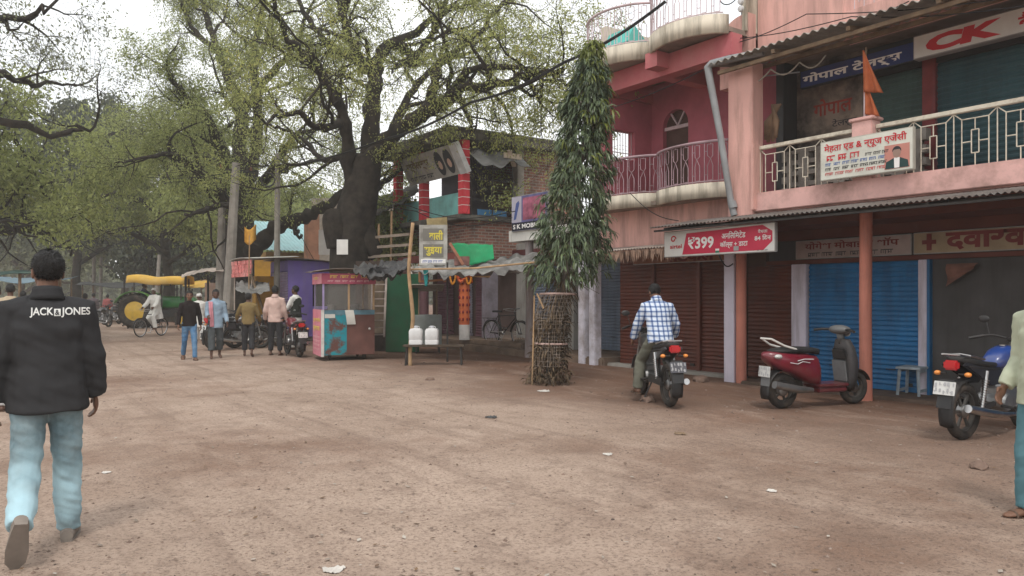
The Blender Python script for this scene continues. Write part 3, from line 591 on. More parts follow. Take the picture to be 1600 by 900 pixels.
def smooth_poly(P, sub=5):
    P = [Vector(p) for p in P]; out = []
    for i in range(len(P) - 1):
        a, b, c, d = P[max(i - 1, 0)], P[i], P[i + 1], P[min(i + 2, len(P) - 1)]
        for k in range(sub):
            t = k / sub; out.append(.5 * ((2 * b) + (c - a) * t + (2 * a - 5 * b + 4 * c - d) * t * t + (3 * b - a - 3 * c + d) * t ** 3))
    return out + [P[-1]]
def rv(r): return Vector((r.gauss(0, 1), r.gauss(0, 1), r.gauss(0, 1)))
class Tree:
    def __init__(s, seed): s.r = random.Random(seed); s.thick = MB(); s.thin = MB(); s.tw = []
    def limb(s, P, r0, r1, n=10, wig=.06, lv=1, sp=.7, L1=(1.6, 3.4), start=.2, up=.25):
        Q = smooth_poly(P); k = len(Q); r = s.r
        for i in range(1, k - 1): Q[i] += rv(r) * wig * (.3 + .7 * i / k)
        rr = [r0 + (r1 - r0) * (i / (k - 1)) ** .8 for i in range(k)]
        rr = [x * (1 + .12 * math.sin(i * 1.7 + r0 * 50)) for i, x in enumerate(rr)]
        s.thick.tube(Q, rr, n)
        d = 0; nxt = sp; tot = sum((b - a).length for a, b in zip(Q[:-1], Q[1:]))
        for i in range(1, k):
            d += (Q[i] - Q[i - 1]).length
            while d > nxt:
                nxt += sp * r.uniform(.6, 1.4)
                if d < tot * start: continue
                t = (Q[i] - Q[i - 1]).normalized()
                s.branch(Q[i], t, r.uniform(*L1), min(rr[i] * .55, .075), lv, up)
        t = (Q[-1] - Q[-2]).normalized(); s.branch(Q[-1], t, r.uniform(*L1), r1, lv, up, 0)
    def branch(s, p, t, L, rad, lv, up=.25, side=1):
        r = s.r; v = rv(r); v -= t * v.dot(t); v = v.normalized() if v.length > 0 else Vector((0, 0, 1))
        d = (t * .55 + v * side * .9 + Vector((0, 0, up)) * (1.4 if lv == 1 else .5)).normalized()
        st = L / (7 if lv == 1 else 5); P = [Vector(p)]
        if p.z < s.zmin or (lv > 1 and p.z + d.z * L < s.zmin) or not s.ok(p): return
        for i in range(7 if lv == 1 else 5):
            d = (d + rv(r) * (.24 if lv < 3 else .16) + Vector((0, 0, -.16 if lv >= 3 else (.03 if lv == 1 else -.03)))).normalized(); P.append(P[-1] + d * st)
        k = len(P); rr = [max(.004, rad * (1 - .8 * i / (k - 1))) for i in range(k)]
        (s.thick if lv == 1 else s.thin).tube(P, rr, 6 if lv == 1 else (4 if lv == 2 else 3), False)
        if lv == 3: s.tw.append(P); return
        m = s.m1 if lv == 1 else s.m2
        for i in range(m):
            f = r.uniform(.2, 1); j = min(int(f * (k - 1)), k - 2); q = P[j].lerp(P[j + 1], f * (k - 1) - j)
            s.branch(q, (P[j + 1] - P[j]).normalized(), L * r.uniform(.35, .6) if lv == 1 else r.uniform(*s.tl), max(.005, rr[j] * .5), lv + 1, up)
    m1 = 6; m2 = 5; tl = (.45, .95); zmin = 2.6; ok = staticmethod(lambda p: True)
    def leaves(s, per, size, asp=.4, spread=.12, droop=.5, seed=1, keep=1.0):
        g = np.random.default_rng(seed); T = np.array([[tuple(v) for v in P] for P in s.tw]); 
        if keep < 1: T = T[g.random(len(T)) < keep]
        n = len(T); k = T.shape[1] - 1
        f = g.random((n, per)) * k; j = np.minimum(f.astype(int), k - 1); fr = (f - j)[..., None]; ar = np.arange(n)[:, None]
        C = T[ar, j] * (1 - fr) + T[ar, j + 1] * fr; D = T[ar, j + 1] - T[ar, j]
        C = C.reshape(-1, 3) + g.normal(0, spread, (n * per, 3)); D = D.reshape(-1, 3); D /= np.linalg.norm(D, axis=1, keepdims=True) + 1e-9
        return leaf_quads(C, D, size, asp, droop, g)
def leaf_quads(C, D, size, asp, droop, g):
    n = len(C); a = D * .6 + g.normal(0, .6, (n, 3)); a[:, 2] -= droop; a /= np.linalg.norm(a, axis=1, keepdims=True)
    b = np.cross(a, g.normal(0, 1, (n, 3))); b /= np.linalg.norm(b, axis=1, keepdims=True) + 1e-9
    L = (size * g.uniform(.6, 1.4, n))[:, None]; w = L * asp * .5
    V = np.stack([C - a * L * .5, C + b * w, C + a * L * .5, C - b * w], 1).reshape(-1, 3)
    return V, np.arange(n * 4).reshape(-1, 4)
def finish(T, name, label, cat, base, bark, leafm, per, size, group=None, **k):
    root = thing(name, label, cat, base, 0, group); base = Vector(base)
    T.thick.build('trunk', bark, root, True, smooth='all'); T.thin.build('branches', bark, root, True)
    V, F = T.leaves(per, size, **k); mesh_np('crown', V - np.array(base), F, leafm, root); return root

# the big spreading tree behind the carts (Z about 22 m)
def pl(Z, L): return [zz(a, b, Z + c) for a, b, c in L]
A = Tree(3); A.zmin = 3.6; A.m1 = 6; A.m2 = 5; Z = 22.5; base = zz(548, 520, Z); base.z = 0
A.thick.tube(smooth_poly([base + Vector((0, 0, -.3))] + pl(Z, [(548, 500, 0), (546, 440, 0), (548, 380, 0), (556, 335, 0), (566, 290, 0), (576, 245, 0)])), [.78, .76, .74, .72, .7, .68, .66, .64, .62, .6, .59, .58, .58, .58, .58, .58, .58, .58, .58, .6, .58, .57, .55, .53, .52, .5, .48, .46, .44, .42, .41, .4, .4, .4, .4, .4, .4], 16)
for pts in ([(520, 330, -.3), (522, 345, -.35), (530, 385, -.2)], [(590, 400, .1), (575, 380, 0), (565, 350, 0)]):
    A.thick.tube(smooth_poly(pl(Z, pts)), [.2, .24, .27, .3, .32, .34, .35, .36, .36, .36, .36], 10)
A.limb(pl(Z, [(574, 260, 0), (580, 190, 0), (584, 140, .3), (584, 112, .4), (564, 95, .5), (545, 60, .8), (534, 10, 1), (528, -70, 1.5)]), .3, .1, 12)
A.limb(pl(Z, [(552, 300, 0), (544, 240, -.3), (536, 185, -.6), (512, 130, -1), (482, 92, -1.4), (450, 60, -2), (430, 10, -2.5)]), .24, .06)
A.limb(pl(Z, [(566, 275, 0), (592, 232, -.2), (620, 205, -.5), (648, 188, -.8), (668, 172, -1.1), (692, 164, -1.3), (718, 143, -1.6), (760, 131, -2), (800, 126, -2.5), (838, 116, -3), (880, 108, -3.4)]), .3, .06, 12)
A.limb(pl(Z, [(668, 172, -1.1), (678, 130, -.8), (692, 95, -.6), (735, 62, -.3), (775, 22, 0), (800, -30, .4)]), .17, .05)
A.limb(pl(Z, [(690, 164, -1.3), (730, 112, -1.6), (770, 106, -2), (815, 104, -2.3), (852, 122, -2.6), (905, 132, -2.8)]), .13, .035)
A.limb(pl(Z, [(716, 145, -1.6), (732, 185, -1.8), (740, 206, -1.9)]), .09, .03, sp=.5)
A.limb(pl(Z, [(584, 120, .4), (598, 82, .9), (618, 66, 1.3), (640, 84, 1.6), (652, 98, 1.9)]), .22, .13, start=.5)
A.limb(pl(Z, [(618, 66, 1.3), (660, 42, 1.6), (700, 15, 2.1), (740, 5, 2.4), (810, -12, 2.8)]), .15, .04)
A.limb(pl(Z, [(638, 100, 1.6), (672, 60, 1), (690, 20, .5), (715, -50, 0)]), .13, .05)
A.limb(pl(Z, [(600, 232, 0), (640, 150, 1.5), (668, 115, 2.4), (710, 90, 3.2), (780, 70, 4)]), .16, .04)
A.limb(pl(Z, [(536, 190, -.5), (500, 200, -1.8), (460, 175, -3), (425, 185, -4)]), .14, .04)
A.limb(pl(Z, [(545, 240, 0), (505, 250, 1.5), (470, 215, 2.6), (430, 200, 3.5)]), .13, .04)
A.limb(pl(Z, [(560, 330, .2), (590, 290, 1), (625, 268, 1.8), (640, 252, 2.4)]), .14, .03, sp=1.4, L1=(.8, 1.5))
A.limb(pl(Z, [(548, 90, .8), (505, 60, 1.6), (470, 10, 2.2), (440, -40, 2.8)]), .14, .05)
A.limb(pl(Z, [(534, 20, 1), (560, -40, 0), (600, -80, -1)]), .12, .05); A.limb(pl(Z, [(800, 126, -2.5), (830, 150, -2.7), (870, 165, -3), (900, 185, -3.2)]), .06, .02, sp=.45)
finish(A, 'spreading_tree', 'huge dark-trunked spreading tree with crooked limbs rising behind the pink food cart', 'tree', base, BARK, NEEM, 50, .076, asp=.42, spread=.1, keep=.6)

# the second big tree, behind the poles and the purple kiosk (Z about 30 m)
Bt = Tree(11); Bt.zmin = 4.2; Bt.m1 = 7; Bt.m2 = 6; Z = 31; base = zz(374, 500, Z); base.z = 0
Bt.thick.tube(smooth_poly([base + Vector((0, 0, -.3))] + pl(Z, [(374, 500, 0), (376, 420, 0), (374, 350, 0), (378, 300, 0)])), [.75 - .012 * i for i in range(21)], 14)
Bt.limb(pl(Z, [(378, 310, 0), (374, 240, 0), (376, 180, .2), (360, 125, .5), (336, 70, 1), (318, 10, 1.5)]), .4, .1, 12, sp=.8)
Bt.limb(pl(Z, [(376, 320, 0), (350, 240, -1), (325, 185, -1.8), (297, 160, -2.6), (275, 130, -3.2), (262, 110, -3.6)]), .3, .06, sp=.75, L1=(1.2, 2.2))
Bt.limb(pl(Z, [(380, 310, 0), (398, 240, .6), (402, 160, 1), (396, 90, 1.5), (410, 20, 2), (415, -40, 2)]), .3, .08, sp=.8)
Bt.limb(pl(Z, [(380, 420, 0), (400, 388, -.4), (425, 362, -1), (455, 345, -1.6), (490, 332, -2.2), (515, 322, -2.4)]), .4, .18, 12, sp=3)
Bt.limb(pl(Z, [(455, 346, -1.6), (462, 362, -2), (470, 372, -2.3)]), .12, .05, sp=5)
Bt.limb(pl(Z, [(374, 340, 0), (340, 300, -1.5), (300, 260, -3), (270, 240, -4), (235, 245, -5)]), .25, .06, sp=.65, up=-.05, L1=(1.4, 2.6))
Bt.limb(pl(Z, [(376, 330, 0), (420, 270, -2), (450, 225, -3), (490, 200, -4)]), .24, .06, sp=.75)
Bt.limb(pl(Z, [(374, 260, 0), (330, 250, 2), (285, 220, 3), (255, 205, 4)]), .2, .06, sp=.7, L1=(1.4, 2.6))
Bt.limb(pl(Z, [(376, 180, .2), (420, 120, 0), (455, 80, -.4), (480, 20, -1)]), .2, .06, sp=.8)
Bt.limb(pl(Z, [(340, 80, 1), (305, 50, 1), (285, 10, 1), (275, -20, 1)]), .14, .05, sp=.75, L1=(1.2, 2.2))
Bt.limb(pl(Z, [(376, 330, 0), (350, 320, -3), (320, 330, -5), (290, 335, -6)]), .16, .05, sp=.55, up=-.2)
finish(Bt, 'leaning_tree', 'tall olive-green feathery tree with a dark trunk behind the concrete power poles', 'tree', base, BARK, NEEM2, 58, .088, asp=.42, spread=.14, keep=.56)

def auto_tree(name, label, base, H, cr, tr, seed, leafm, bark, per, size, n=9, zmin=2.6, ok=None, clear=.3, lean=(0, 0), up=.2, group=None, spread=.2, sp=.9, L1=(1.6, 3.2), m1=6, m2=5, tl=(.5, 1.1), keep=1., asp=.45, droop=.5):
    T = Tree(seed); T.zmin = zmin; T.ok = ok or T.ok; T.m1 = m1; T.m2 = m2; T.tl = tl; r = T.r; b = Vector(base); top = b + Vector((lean[0], lean[1], H * .8))
    tr_p = [b + Vector((0, 0, -.3)), b.lerp(top, .25) + rv(r) * .15, b.lerp(top, .55) + rv(r) * .3, top]
    T.limb(tr_p, tr, tr * .25, 10, .05, sp=sp, L1=L1, start=clear + .15, up=up)
    for k in range(n):
        f = clear + (1 - clear) * (k + .5) / n * .95; p = b.lerp(top, f); a = k * 2.4 + r.uniform(-.5, .5)
        rad = cr * r.uniform(.75, 1.1) * (1.05 - .45 * max(0, (f - clear)) / (1 - clear)); o = Vector((math.cos(a), math.sin(a), 0))
        T.limb([p, p + o * rad * .4 + Vector((0, 0, H * .1)), p + o * rad * .75 + Vector((0, 0, H * .13)) + rv(r) * .3, p + o * rad + Vector((0, 0, H * (.12 if up > 0 else .02)))], tr * .45, .04, 7, .12, sp=sp, L1=L1, up=up)
    return finish(T, name, label, 'tree', b, bark, leafm, per, size, group, spread=spread, keep=keep, asp=asp, droop=droop)
def gb(px, Z): p = zz(px, 462, Z); return (p.x, p.y, 0)
GRP = 'trees along the far end of the street'
auto_tree('street_tree', 'olive feathery tree with low hanging foliage behind the green tractor', gb(262, 44), 12.5, 5, .4, 21, NEEM2, BARK, 40, .2, n=11, clear=.3, up=-.05, sp=.8, spread=.28, keep=.45, zmin=4.3)
auto_tree('street_tree', 'dark leafy tree with bright sky gaps behind the man in the dark jacket', gb(118, 58), 17, 6.5, .45, 22, DARKL, BARK, 30, .34, n=12, clear=.25, spread=.32, keep=.36, asp=.6, zmin=4.8)
auto_tree('street_tree', 'large olive tree filling the left edge above the market stalls', gb(-75, 27), 9.2, 4.4, .4, 23, NEEM2, BARK, 42, .17, n=11, clear=.35, spread=.22, keep=.34, up=0, zmin=3.4)
auto_tree('bare_limbed_tree', 'thin-leaved tree with long bare limbs reaching into the picture at the upper left corner', gb(-110, 21), 11.5, 4.9, .42, 29, HAZEL, BARK, 12, .1, n=8, clear=.55, spread=.16, keep=.6, up=.1, zmin=6.5, L1=(1.2, 2.2))
auto_tree('street_tree', 'hazy olive tree between the dark leafy tree and the tractor tree', gb(196, 70), 10.5, 5, .45, 24, HAZEL, BARKG, 34, .36, n=10, clear=.25, spread=.35, up=0, keep=.7, zmin=4.5)
auto_tree('street_tree', 'distant grey-green tree over the stalls on the left edge', gb(38, 78), 10, 6, .45, 25, HAZEL, BARKG, 34, .4, n=10, clear=.2, spread=.4, up=0, keep=.75, zmin=4)
auto_tree('street_tree', 'dense dark tree behind the poles under the feathery tree', gb(330, 60), 9, 6, .4, 26, DARKL, BARK, 34, .32, n=10, clear=.2, spread=.35, up=0, keep=.8, asp=.6, zmin=3)
auto_tree('street_tree', 'low dark tree behind the light blue tin roof', gb(455, 62), 10, 5.5, .4, 27, NEEM2, BARK, 34, .32, n=10, clear=.15, spread=.35, up=0, keep=.9)
auto_tree('street_tree', 'pale hazy tree closing the end of the dusty street', gb(85, 110), 10, 7, .5, 28, HAZEL, BARKG, 30, .6, n=9, clear=.1, spread=.6, up=0, keep=.9)
auto_tree('leafy_tree', 'small leafy tree between the big trunk and the brick building', gb(612, 25), 4.6, 1.3, .08, 31, NEEM2, BARKG, 30, .12, n=6, clear=.3, spread=.1, up=.1, L1=(.5, 1), m1=4, m2=4, sp=.5, tl=(.3, .6))
# far belt of woods
g = np.random.default_rng(5); n = 26000
Z_ = g.uniform(125, 150, n); pxs = g.uniform(-330, 720, n); top = 9 + 3.5 * np.sin(pxs / 47) + 2.5 * np.sin(pxs / 19 + 1)
hz = top * g.random(n) ** .8; lat = (pxs - 800) / 1200 * Z_
C = np.stack([FW.x * Z_ + RT.x * lat, FW.y * Z_ + RT.y * lat, hz], 1)
V, F = leaf_quads(C, g.normal(0, 1, C.shape), 1.5, .6, .2, g); setp(mesh_np('far_woods', V, F, HAZEL), 'belt of hazy woods far behind the street', 'woods', kind='stuff')

# ------------------------------------------------------------------ the slender drooping tree with its guard
tb = gnd(857, 600); tb.z = gz(tb.x, tb.y)
ASH = foliage('mast_tree_leaves', (.028, .046, .026), (.125, .165, .085), .15, .36, yellow=(.2, .25, .1))
ASHT = foliage('young_mast_leaves', (.09, .12, .02), (.2, .23, .05), .35, .4)
DRYL = foliage('dry_leaves', (.035, .024, .016), (.13, .09, .055), .1, .8, yellow=(.26, .2, .13))
def mast_axis(z):            # leaning centre line, metres along the camera-facing right direction
    k = [(0, 0), (1.2, .1), (1.9, .33), (3, .46), (4.4, .64), (5.75, .76)]
    return np.interp(z, [a for a, b in k], [b for a, b in k])
RTN = np.array(RT); 
def mast_r(z): return np.interp(z, [1.45, 1.75, 2.2, 2.8, 3.4, 4.0, 4.6, 5.2, 5.6, 5.85], [.42, .68, .7, .63, .56, .48, .4, .31, .2, .03])
def droop_leaves(P, out, L, w, g, sag=1.0):      # P base points, out outward unit vectors; bent narrow blades
    n = len(P); Ls = (L * g.uniform(.5, 1.35, n))[:, None]; d = out.copy(); d[:, 2] += g.uniform(-.5, .25, n); d /= np.linalg.norm(d, axis=1, keepdims=True)
    side = np.cross(d, np.array([0, 0, 1.])) + g.normal(0, .45, (n, 3)); side /= np.linalg.norm(side, axis=1, keepdims=True); rows = []; p = P
    for k, wk in enumerate((.35, 1, .85, .05)):
        rows.append(p - side * (w * wk * .5)); rows.append(p + side * (w * wk * .5))
        d = d + np.array([0, 0, -.62 * sag]); d /= np.linalg.norm(d, axis=1, keepdims=True); p = p + d * Ls / 3
    V = np.stack(rows, 1).reshape(-1, 3); b = np.arange(n)[:, None] * 8
    F = np.concatenate([b + np.array([[2 * k, 2 * k + 1, 2 * k + 3, 2 * k + 2]]) for k in range(3)], 0); return V, F
rt = thing('mast_tree', 'slender mast tree with drooping narrow leaves inside a wire guard', 'tree', tb)
m = MB(); zs = np.linspace(-.1, 5.7, 14); m.tube([Vector(tuple(RTN * mast_axis(max(z, 0)))) + Vector((0, 0, z)) for z in zs], [.06 - .0038 * i for i in range(14)], 8); m.build('trunk', BARKG, rt, smooth=True)
g = np.random.default_rng(9)
def mast(n, z0, z1, rs, L, w, cl=9, pw=1.):
    nc = n // cl; z = z0 + (z1 - z0) * g.random(nc) ** pw; a = g.uniform(0, 2 * PI, nc); rr = mast_r(z) * rs(nc); bump = 1 + .16 * np.sin(a * 3 + z * 4.1) + .1 * np.sin(z * 9 + a)
    rr = rr * bump * np.where(g.random(nc) < .13, g.uniform(1.1, 1.32, nc), g.uniform(.8, 1.1, nc)); c = RTN[None] * mast_axis(z)[:, None]; o = np.stack([np.cos(a), np.sin(a), 0 * a], 1)
    P = c + o * rr[:, None]; P[:, 2] += z; P = np.repeat(P, cl, 0) + g.normal(0, .022, (nc * cl, 3)); O = np.repeat(o, cl, 0) + g.normal(0, .75, (nc * cl, 3)); O /= np.linalg.norm(O, axis=1, keepdims=True)
    return droop_leaves(P, O, L, w, g)
V1, F1 = mast(9000, 1.72, 5.5, lambda n: g.uniform(.35, .92, n) ** .5 * .9, .175, .03)
mesh_np('crown', V1, F1, ASH, rt); V2, F2 = mast(1000, 3.6, 5.85, lambda n: g.uniform(.5, 1, n) * .95, .19, .033, 7, .6); mesh_np('young_leaves', V2, F2, ASHT, rt)
m = MB(); r = random.Random(4)
for k in range(150):
    z = r.uniform(1.7, 5.4); a = r.uniform(0, 2 * PI); p = Vector(tuple(RTN * mast_axis(z))) + Vector((0, 0, z)); o = Vector((math.cos(a), math.sin(a), -.35)); R_ = float(mast_r(z)) * .9
    m.tube([p, p + o * R_ * .5 + Vector((0, 0, .06)), p + o * R_], [.008, .006, .004], 4, False)
m.build('branches', BARKG, rt)
n = 420; z = g.uniform(.9, 1.9, n); a = g.uniform(0, 2 * PI, n); o = np.stack([np.cos(a), np.sin(a), 0 * a], 1); P = RTN[None] * mast_axis(z)[:, None] + o * g.uniform(.05, .3, n)[:, None]; P[:, 2] += z
V3, F3 = droop_leaves(P, o, .17, .03, g, 1.3); mesh_np('withered_leaves', V3, F3, DRYL, rt)
gd = thing('tree_guard', 'cylindrical rusty wire mesh guard stuffed with dry leaves round the mast tree', 'tree guard', tb)
GW = M('rusty_pale_wire', (.36, .3, .25), .7, .25, 9, dirt=.4, dcol=(.12, .07, .05), dscale=4)
m = MB(); gr = lambda z: .285 - .02 * math.sin(z * 3)
cx = lambda z: Vector(tuple(RTN * (mast_axis(z) * .8)))
for k in range(26):
    a = 2 * PI * k / 34; m.tube([cx(z) + Vector((gr(z) * math.cos(a) + .012 * math.sin(k * 3 + z * 5), gr(z) * math.sin(a), z)) for z in (.3, .6, .9, 1.2, 1.52)], .0032, 4, False)
for z in np.arange(.32, 1.5, .062): m.torus(cx(z) + Vector((0, 0, z)), (.05 * math.sin(z * 20), .05 * math.cos(z * 13), 1), gr(z), .003, 28, 4)
m.build('wire_mesh', GW, gd)
m = MB()
for z in (.68, 1.52):
    m = MB(); m.torus(cx(z) + Vector((0, 0, z)), (.03, .02, 1), gr(z) + .005, .011, 30, 6, 1.6); m.build('hoop', M('pale_pink_hoop', (.5, .36, .32), .7, .2, 6, dirt=.5), gd)
m = MB(); m.tube([cx(1.5) - RT * .36 + Vector((0, 0, 1.53)) - FW * .2, cx(1.3) - RT * .2 - FW * .3 + Vector((0, 0, 1.28))], .016, 6)
for k in range(1): m.tube([cx(.7) + RT * (-.33 + .3 * k) - FW * .2 + Vector((0, 0, 0)), cx(1.) + RT * (-.31 + .31 * k) - FW * .15 + Vector((0, 0, 1.5))], .013, 6)
m.build('stake', WOODL, gd)
n = 1500; z = g.random(n) ** 1.1 * 1.15; a = g.uniform(0, 2 * PI, n); rr = np.where(z < .32, .46 - .5 * z, .31) * g.random(n) ** .4; P = np.stack([rr * np.cos(a), rr * np.sin(a), z + .02], 1) + RTN[None] * (mast_axis(z) * .8)[:, None]
D = g.normal(0, 1, (n, 3)); D /= np.linalg.norm(D, axis=1, keepdims=True); V4, F4 = droop_leaves(P, D, .15, .028, g, .7); V4[:, 2] = np.maximum(V4[:, 2], .01)
dl = mesh_np('dry_leaf_heap', V4 + np.array(tb), F4, DRYL); setp(dl, 'heap of brown withered leaves packed inside the tree guard', 'dry leaves', kind='stuff')
# ------------------------------------------------------------------ people
def remeshed(mb, vox, name, mat, parent, sm=4, folds=0, fs=9, fn=None):
    me = bpy.data.meshes.new('tmp'); me.from_pydata([tuple(v) for v in mb.V], [], mb.F)
    bm = bmesh.new(); bm.from_mesh(me); bmesh.ops.recalc_face_normals(bm, faces=bm.faces); bm.to_mesh(me); bm.free()
    o = bpy.data.objects.new('tmp', me); COL.objects.link(o)
    a = o.modifiers.new('r', 'REMESH'); a.mode = 'VOXEL'; a.voxel_size = vox; a.adaptivity = 0
    b = o.modifiers.new('s', 'SMOOTH'); b.factor = .5; b.iterations = sm
    bpy.context.view_layer.update(); dg = bpy.context.evaluated_depsgraph_get(); out = bpy.data.meshes.new_from_object(o.evaluated_get(dg))
    bpy.data.objects.remove(o); bpy.data.meshes.remove(me)
    if folds:
        out.update(); N = [Vector(v.normal) for v in out.vertices]
        for v, n in zip(out.vertices, N):
            c = v.co; w = noise.noise(Vector((c.x * fs, c.y * fs, c.z * fs * 1.5))) + .6 * noise.noise(Vector((c.x * fs * .8 + 7, c.y * fs * .8, (c.z + .5 * c.x) * fs * 3)))
            k = folds if fn is None else folds * fn(c); v.co = c + n * (w * k)
    out.materials.append(mat); out.polygons.foreach_set('use_smooth', [True] * len(out.polygons)); out.update()
    r = bpy.data.objects.new(name, out); COL.objects.link(r); r.parent = parent; return r
def SK(n, c): return M(n, c, .55, .12, 14, spec=.35)
SKIN = SK('brown_skin', (.16, .082, .052)); SKIND = SK('dark_brown_skin', (.1, .052, .035))
HAIR = M('black_hair', (.012, .011, .011), .55, .3, 60, spec=.4, bump=.5, bscale=160)
GREYH = M('grey_white_hair', (.5, .48, .45), .8, .2, 60, bump=.4, bscale=120)
EYE = plain('dark_eye', (.01, .008, .007), .3)
def cloth(n, c, var=.16, **k): return M(n, c, .92, var, k.pop('scale', 7), spec=.1, **k)
def fwd_rot(v): return math.atan2(-v[0], v[1])

def person(label, loc, fwd, H=1.68, lean=0, LL=(0, 2, 0), LR=(0, 2, 0), fl=(0, 0), AL=(0, 8, 12), AR=(0, 8, 12), head=(0, 0), skin=SKIN, hair=HAIR, top=None, pants=None, shoe=None, vox=.013,
           seat=None, group=None, face=True, bulk=1.0, twist=0, girth=1.0, cap=None, curl=.5):
    s = H / 1.72; root = thing('person', label, 'person', loc, fwd_rot(fwd), group)
    Rt = Matrix.Rotation(-R(lean), 3, 'X') @ Matrix.Rotation(R(twist), 3, 'Z')
    def D(sw, ab, side): sw = R(sw); ab = R(ab); return Vector((side * math.sin(ab), math.sin(sw) * math.cos(ab), -math.cos(sw) * math.cos(ab)))
    J = {}
    for side, nm, L, fp in ((-1, 'L', LL, fl[0]), (1, 'R', LR, fl[1])):
        hip = Vector((side * .085, 0, -.02)); kn = hip + D(L[0], L[1], side) * .435; an = kn + D(L[0] - L[2], L[1] * .5, side) * .41
        f = R(fp); fd = Vector((side * .12, math.cos(f), math.sin(f))).normalized(); dn = Vector((0, math.sin(f), -math.cos(f))).normalized()
        J[nm] = (hip, kn, an, fd, dn)
    low = min(min((J[n][2] + J[n][4] * .075 - J[n][3] * .055).z, (J[n][2] + J[n][4] * .075 + J[n][3] * .17).z) for n in 'LR') * s
    z0 = (seat if seat is not None else -low) / s
    O = Vector((0, 0, z0)); T = lambda x, y, z: O + Rt @ Vector((x, y, z))
    sc = lambda v: Vector(v) * s
    def ring(z, rx, ry, yo=0, n=18): return [sc(T(rx * math.cos(2 * PI * j / n), yo + ry * math.sin(2 * PI * j / n), z)) for j in range(n)]
    b = MB(); g = girth
    b.rings([ring(*q) for q in ((-.1, .1, .08), (-.04, .15 * g, .105 * g), (.04, .16 * g, .11 * g), (.14, .14 * g, .098 * g), (.26, .15 * g, .105 * g, .005), (.36, .17, .11, .005), (.45, .175, .1), (.51, .13, .08, -.005), (.54, .07, .06, -.005), (.56, .055, .055, -.005))])
    hd = Matrix.Rotation(R(head[0]), 3, 'Z') @ Matrix.Rotation(R(head[1]), 3, 'X'); hc = T(0, .02, .685); HRt = Rt @ hd
    hp = lambda x, y, z: sc(hc + HRt @ Vector((x, y, z)))
    b.tube([sc(T(0, -.008, .5)), sc(T(0, 0, .57)), sc(hc + HRt @ Vector((0, -.01, -.05)))], [.06 * s, .054 * s, .055 * s], 12)
    q = HRt
    b.ell(hp(0, -.012, .028), (.074 * s, .094 * s, .09 * s), q); b.ell(hp(0, .018, -.03), (.062 * s, .074 * s, .085 * s), q); b.ell(hp(0, .05, -.082), (.036 * s, .032 * s, .028 * s), q)
    b.ell(hp(0, .094, -.012), (.012 * s, .016 * s, .026 * s), q); b.ell(hp(0, .1, -.028), (.018 * s, .015 * s, .011 * s), q); b.ell(hp(0, .086, -.058), (.026 * s, .012 * s, .01 * s), q)
    b.ell(hp(0, .078, .024), (.05 * s, .018 * s, .012 * s), q)
    for x in (-1, 1): b.ell(hp(x * .078, -.008, -.01), (.01 * s, .02 * s, .034 * s), q); b.ell(hp(x * .045, .062, -.022), (.022 * s, .02 * s, .02 * s), q)
    W_ = {}; thick = max(1, vox / .0085)
    for side, nm, A_ in ((-1, 'L', AL), (1, 'R', AR)):
        sh = T(side * .175, 0, .455); du = Rt @ D(A_[0], A_[1], side); el = sh + du * .285
        df = Rt @ D(A_[0] + A_[2], A_[1] * (.4 if A_[2] < 60 else .2) - (A_[3] if len(A_) > 3 else 0), side); wr = el + df * .25
        W_[nm] = (sh, el, wr, df)
        b.tube([sc(T(side * .1, 0, .47)), sc(sh), sc(sh.lerp(el, .5)), sc(el), sc(el.lerp(wr, .35)), sc(wr)], [x * s for x in (.06, .052, .045, .038, .039, .026)], 12)
        fx = df; lat = (Vector((0, 1, 0)) - fx * fx.y); lat = lat.normalized() if lat.length > .2 else Vector((0, 0, 1)); nrm = Vector((side, 0, 0)); nrm = (nrm - fx * nrm.dot(fx) - lat * nrm.dot(lat)); nrm = nrm.normalized() if nrm.length > .1 else fx.cross(lat)
        pm = Matrix((lat, nrm, fx)).transposed(); b.ell(sc(wr + fx * .045), (.038 * s, .017 * s * thick ** .5, .055 * s), pm)
        for k, (o_, ln) in enumerate(((.027, .066), (.009, .076), (-.009, .07), (-.025, .055))):
            p = wr + fx * .085 + lat * o_; c1 = (fx - nrm * curl).normalized(); c2 = (fx * .6 - nrm * curl * 1.8).normalized()
            b.tube([sc(wr + fx * .05 + lat * o_ * .8), sc(p), sc(p + c1 * ln * .5), sc(p + c1 * ln * .5 + c2 * ln * .5)], [.0095 * s * thick, .009 * s * thick, .0085 * s * thick, .007 * s * thick], 7)
        p = wr + fx * .02 + lat * .03; t1 = (fx * .6 + lat * .7 - nrm * .3).normalized(); b.tube([sc(p - lat * .012), sc(p + t1 * .035), sc(p + t1 * .035 + (fx * .9 - nrm * .4).normalized() * .035)], [.012 * s * thick, .011 * s * thick, .008 * s * thick], 7)
    for nm in 'LR':
        hip, kn, an, fd, dn = (v + O if i < 3 else v for i, v in enumerate(J[nm])); up_ = kn.lerp(an, .3) + Vector((0, -.012, 0))
        b.tube([sc(hip + Vector((0, 0, .06))), sc(hip), sc(hip.lerp(kn, .5)), sc(kn), sc(up_), sc(kn.lerp(an, .7)), sc(an)], [x * s for x in (.085, .085, .068, .052, .055, .038, .034)], 12)
        c = an + dn * .045; lat = fd.cross(dn)
        b.tube([sc(an), sc(an + dn * .04 - fd * .03), sc(c + dn * .012 - fd * .045)], [.033 * s, .036 * s, .03 * s], 10)
        b.rings([[sc(c + fd * t + lat * (w_ * math.cos(a)) + dn * (.03 - h_ * (.5 + .5 * math.sin(a)))) for a in [2 * PI * j / 12 for j in range(12)]] for t, w_, h_ in ((-.055, .026, .05), (0, .034, .075), (.07, .04, .06), (.13, .043, .04), (.165, .038, .03), (.19, .02, .02))])
    body = remeshed(b, vox * .8, 'body', skin, root, 2)
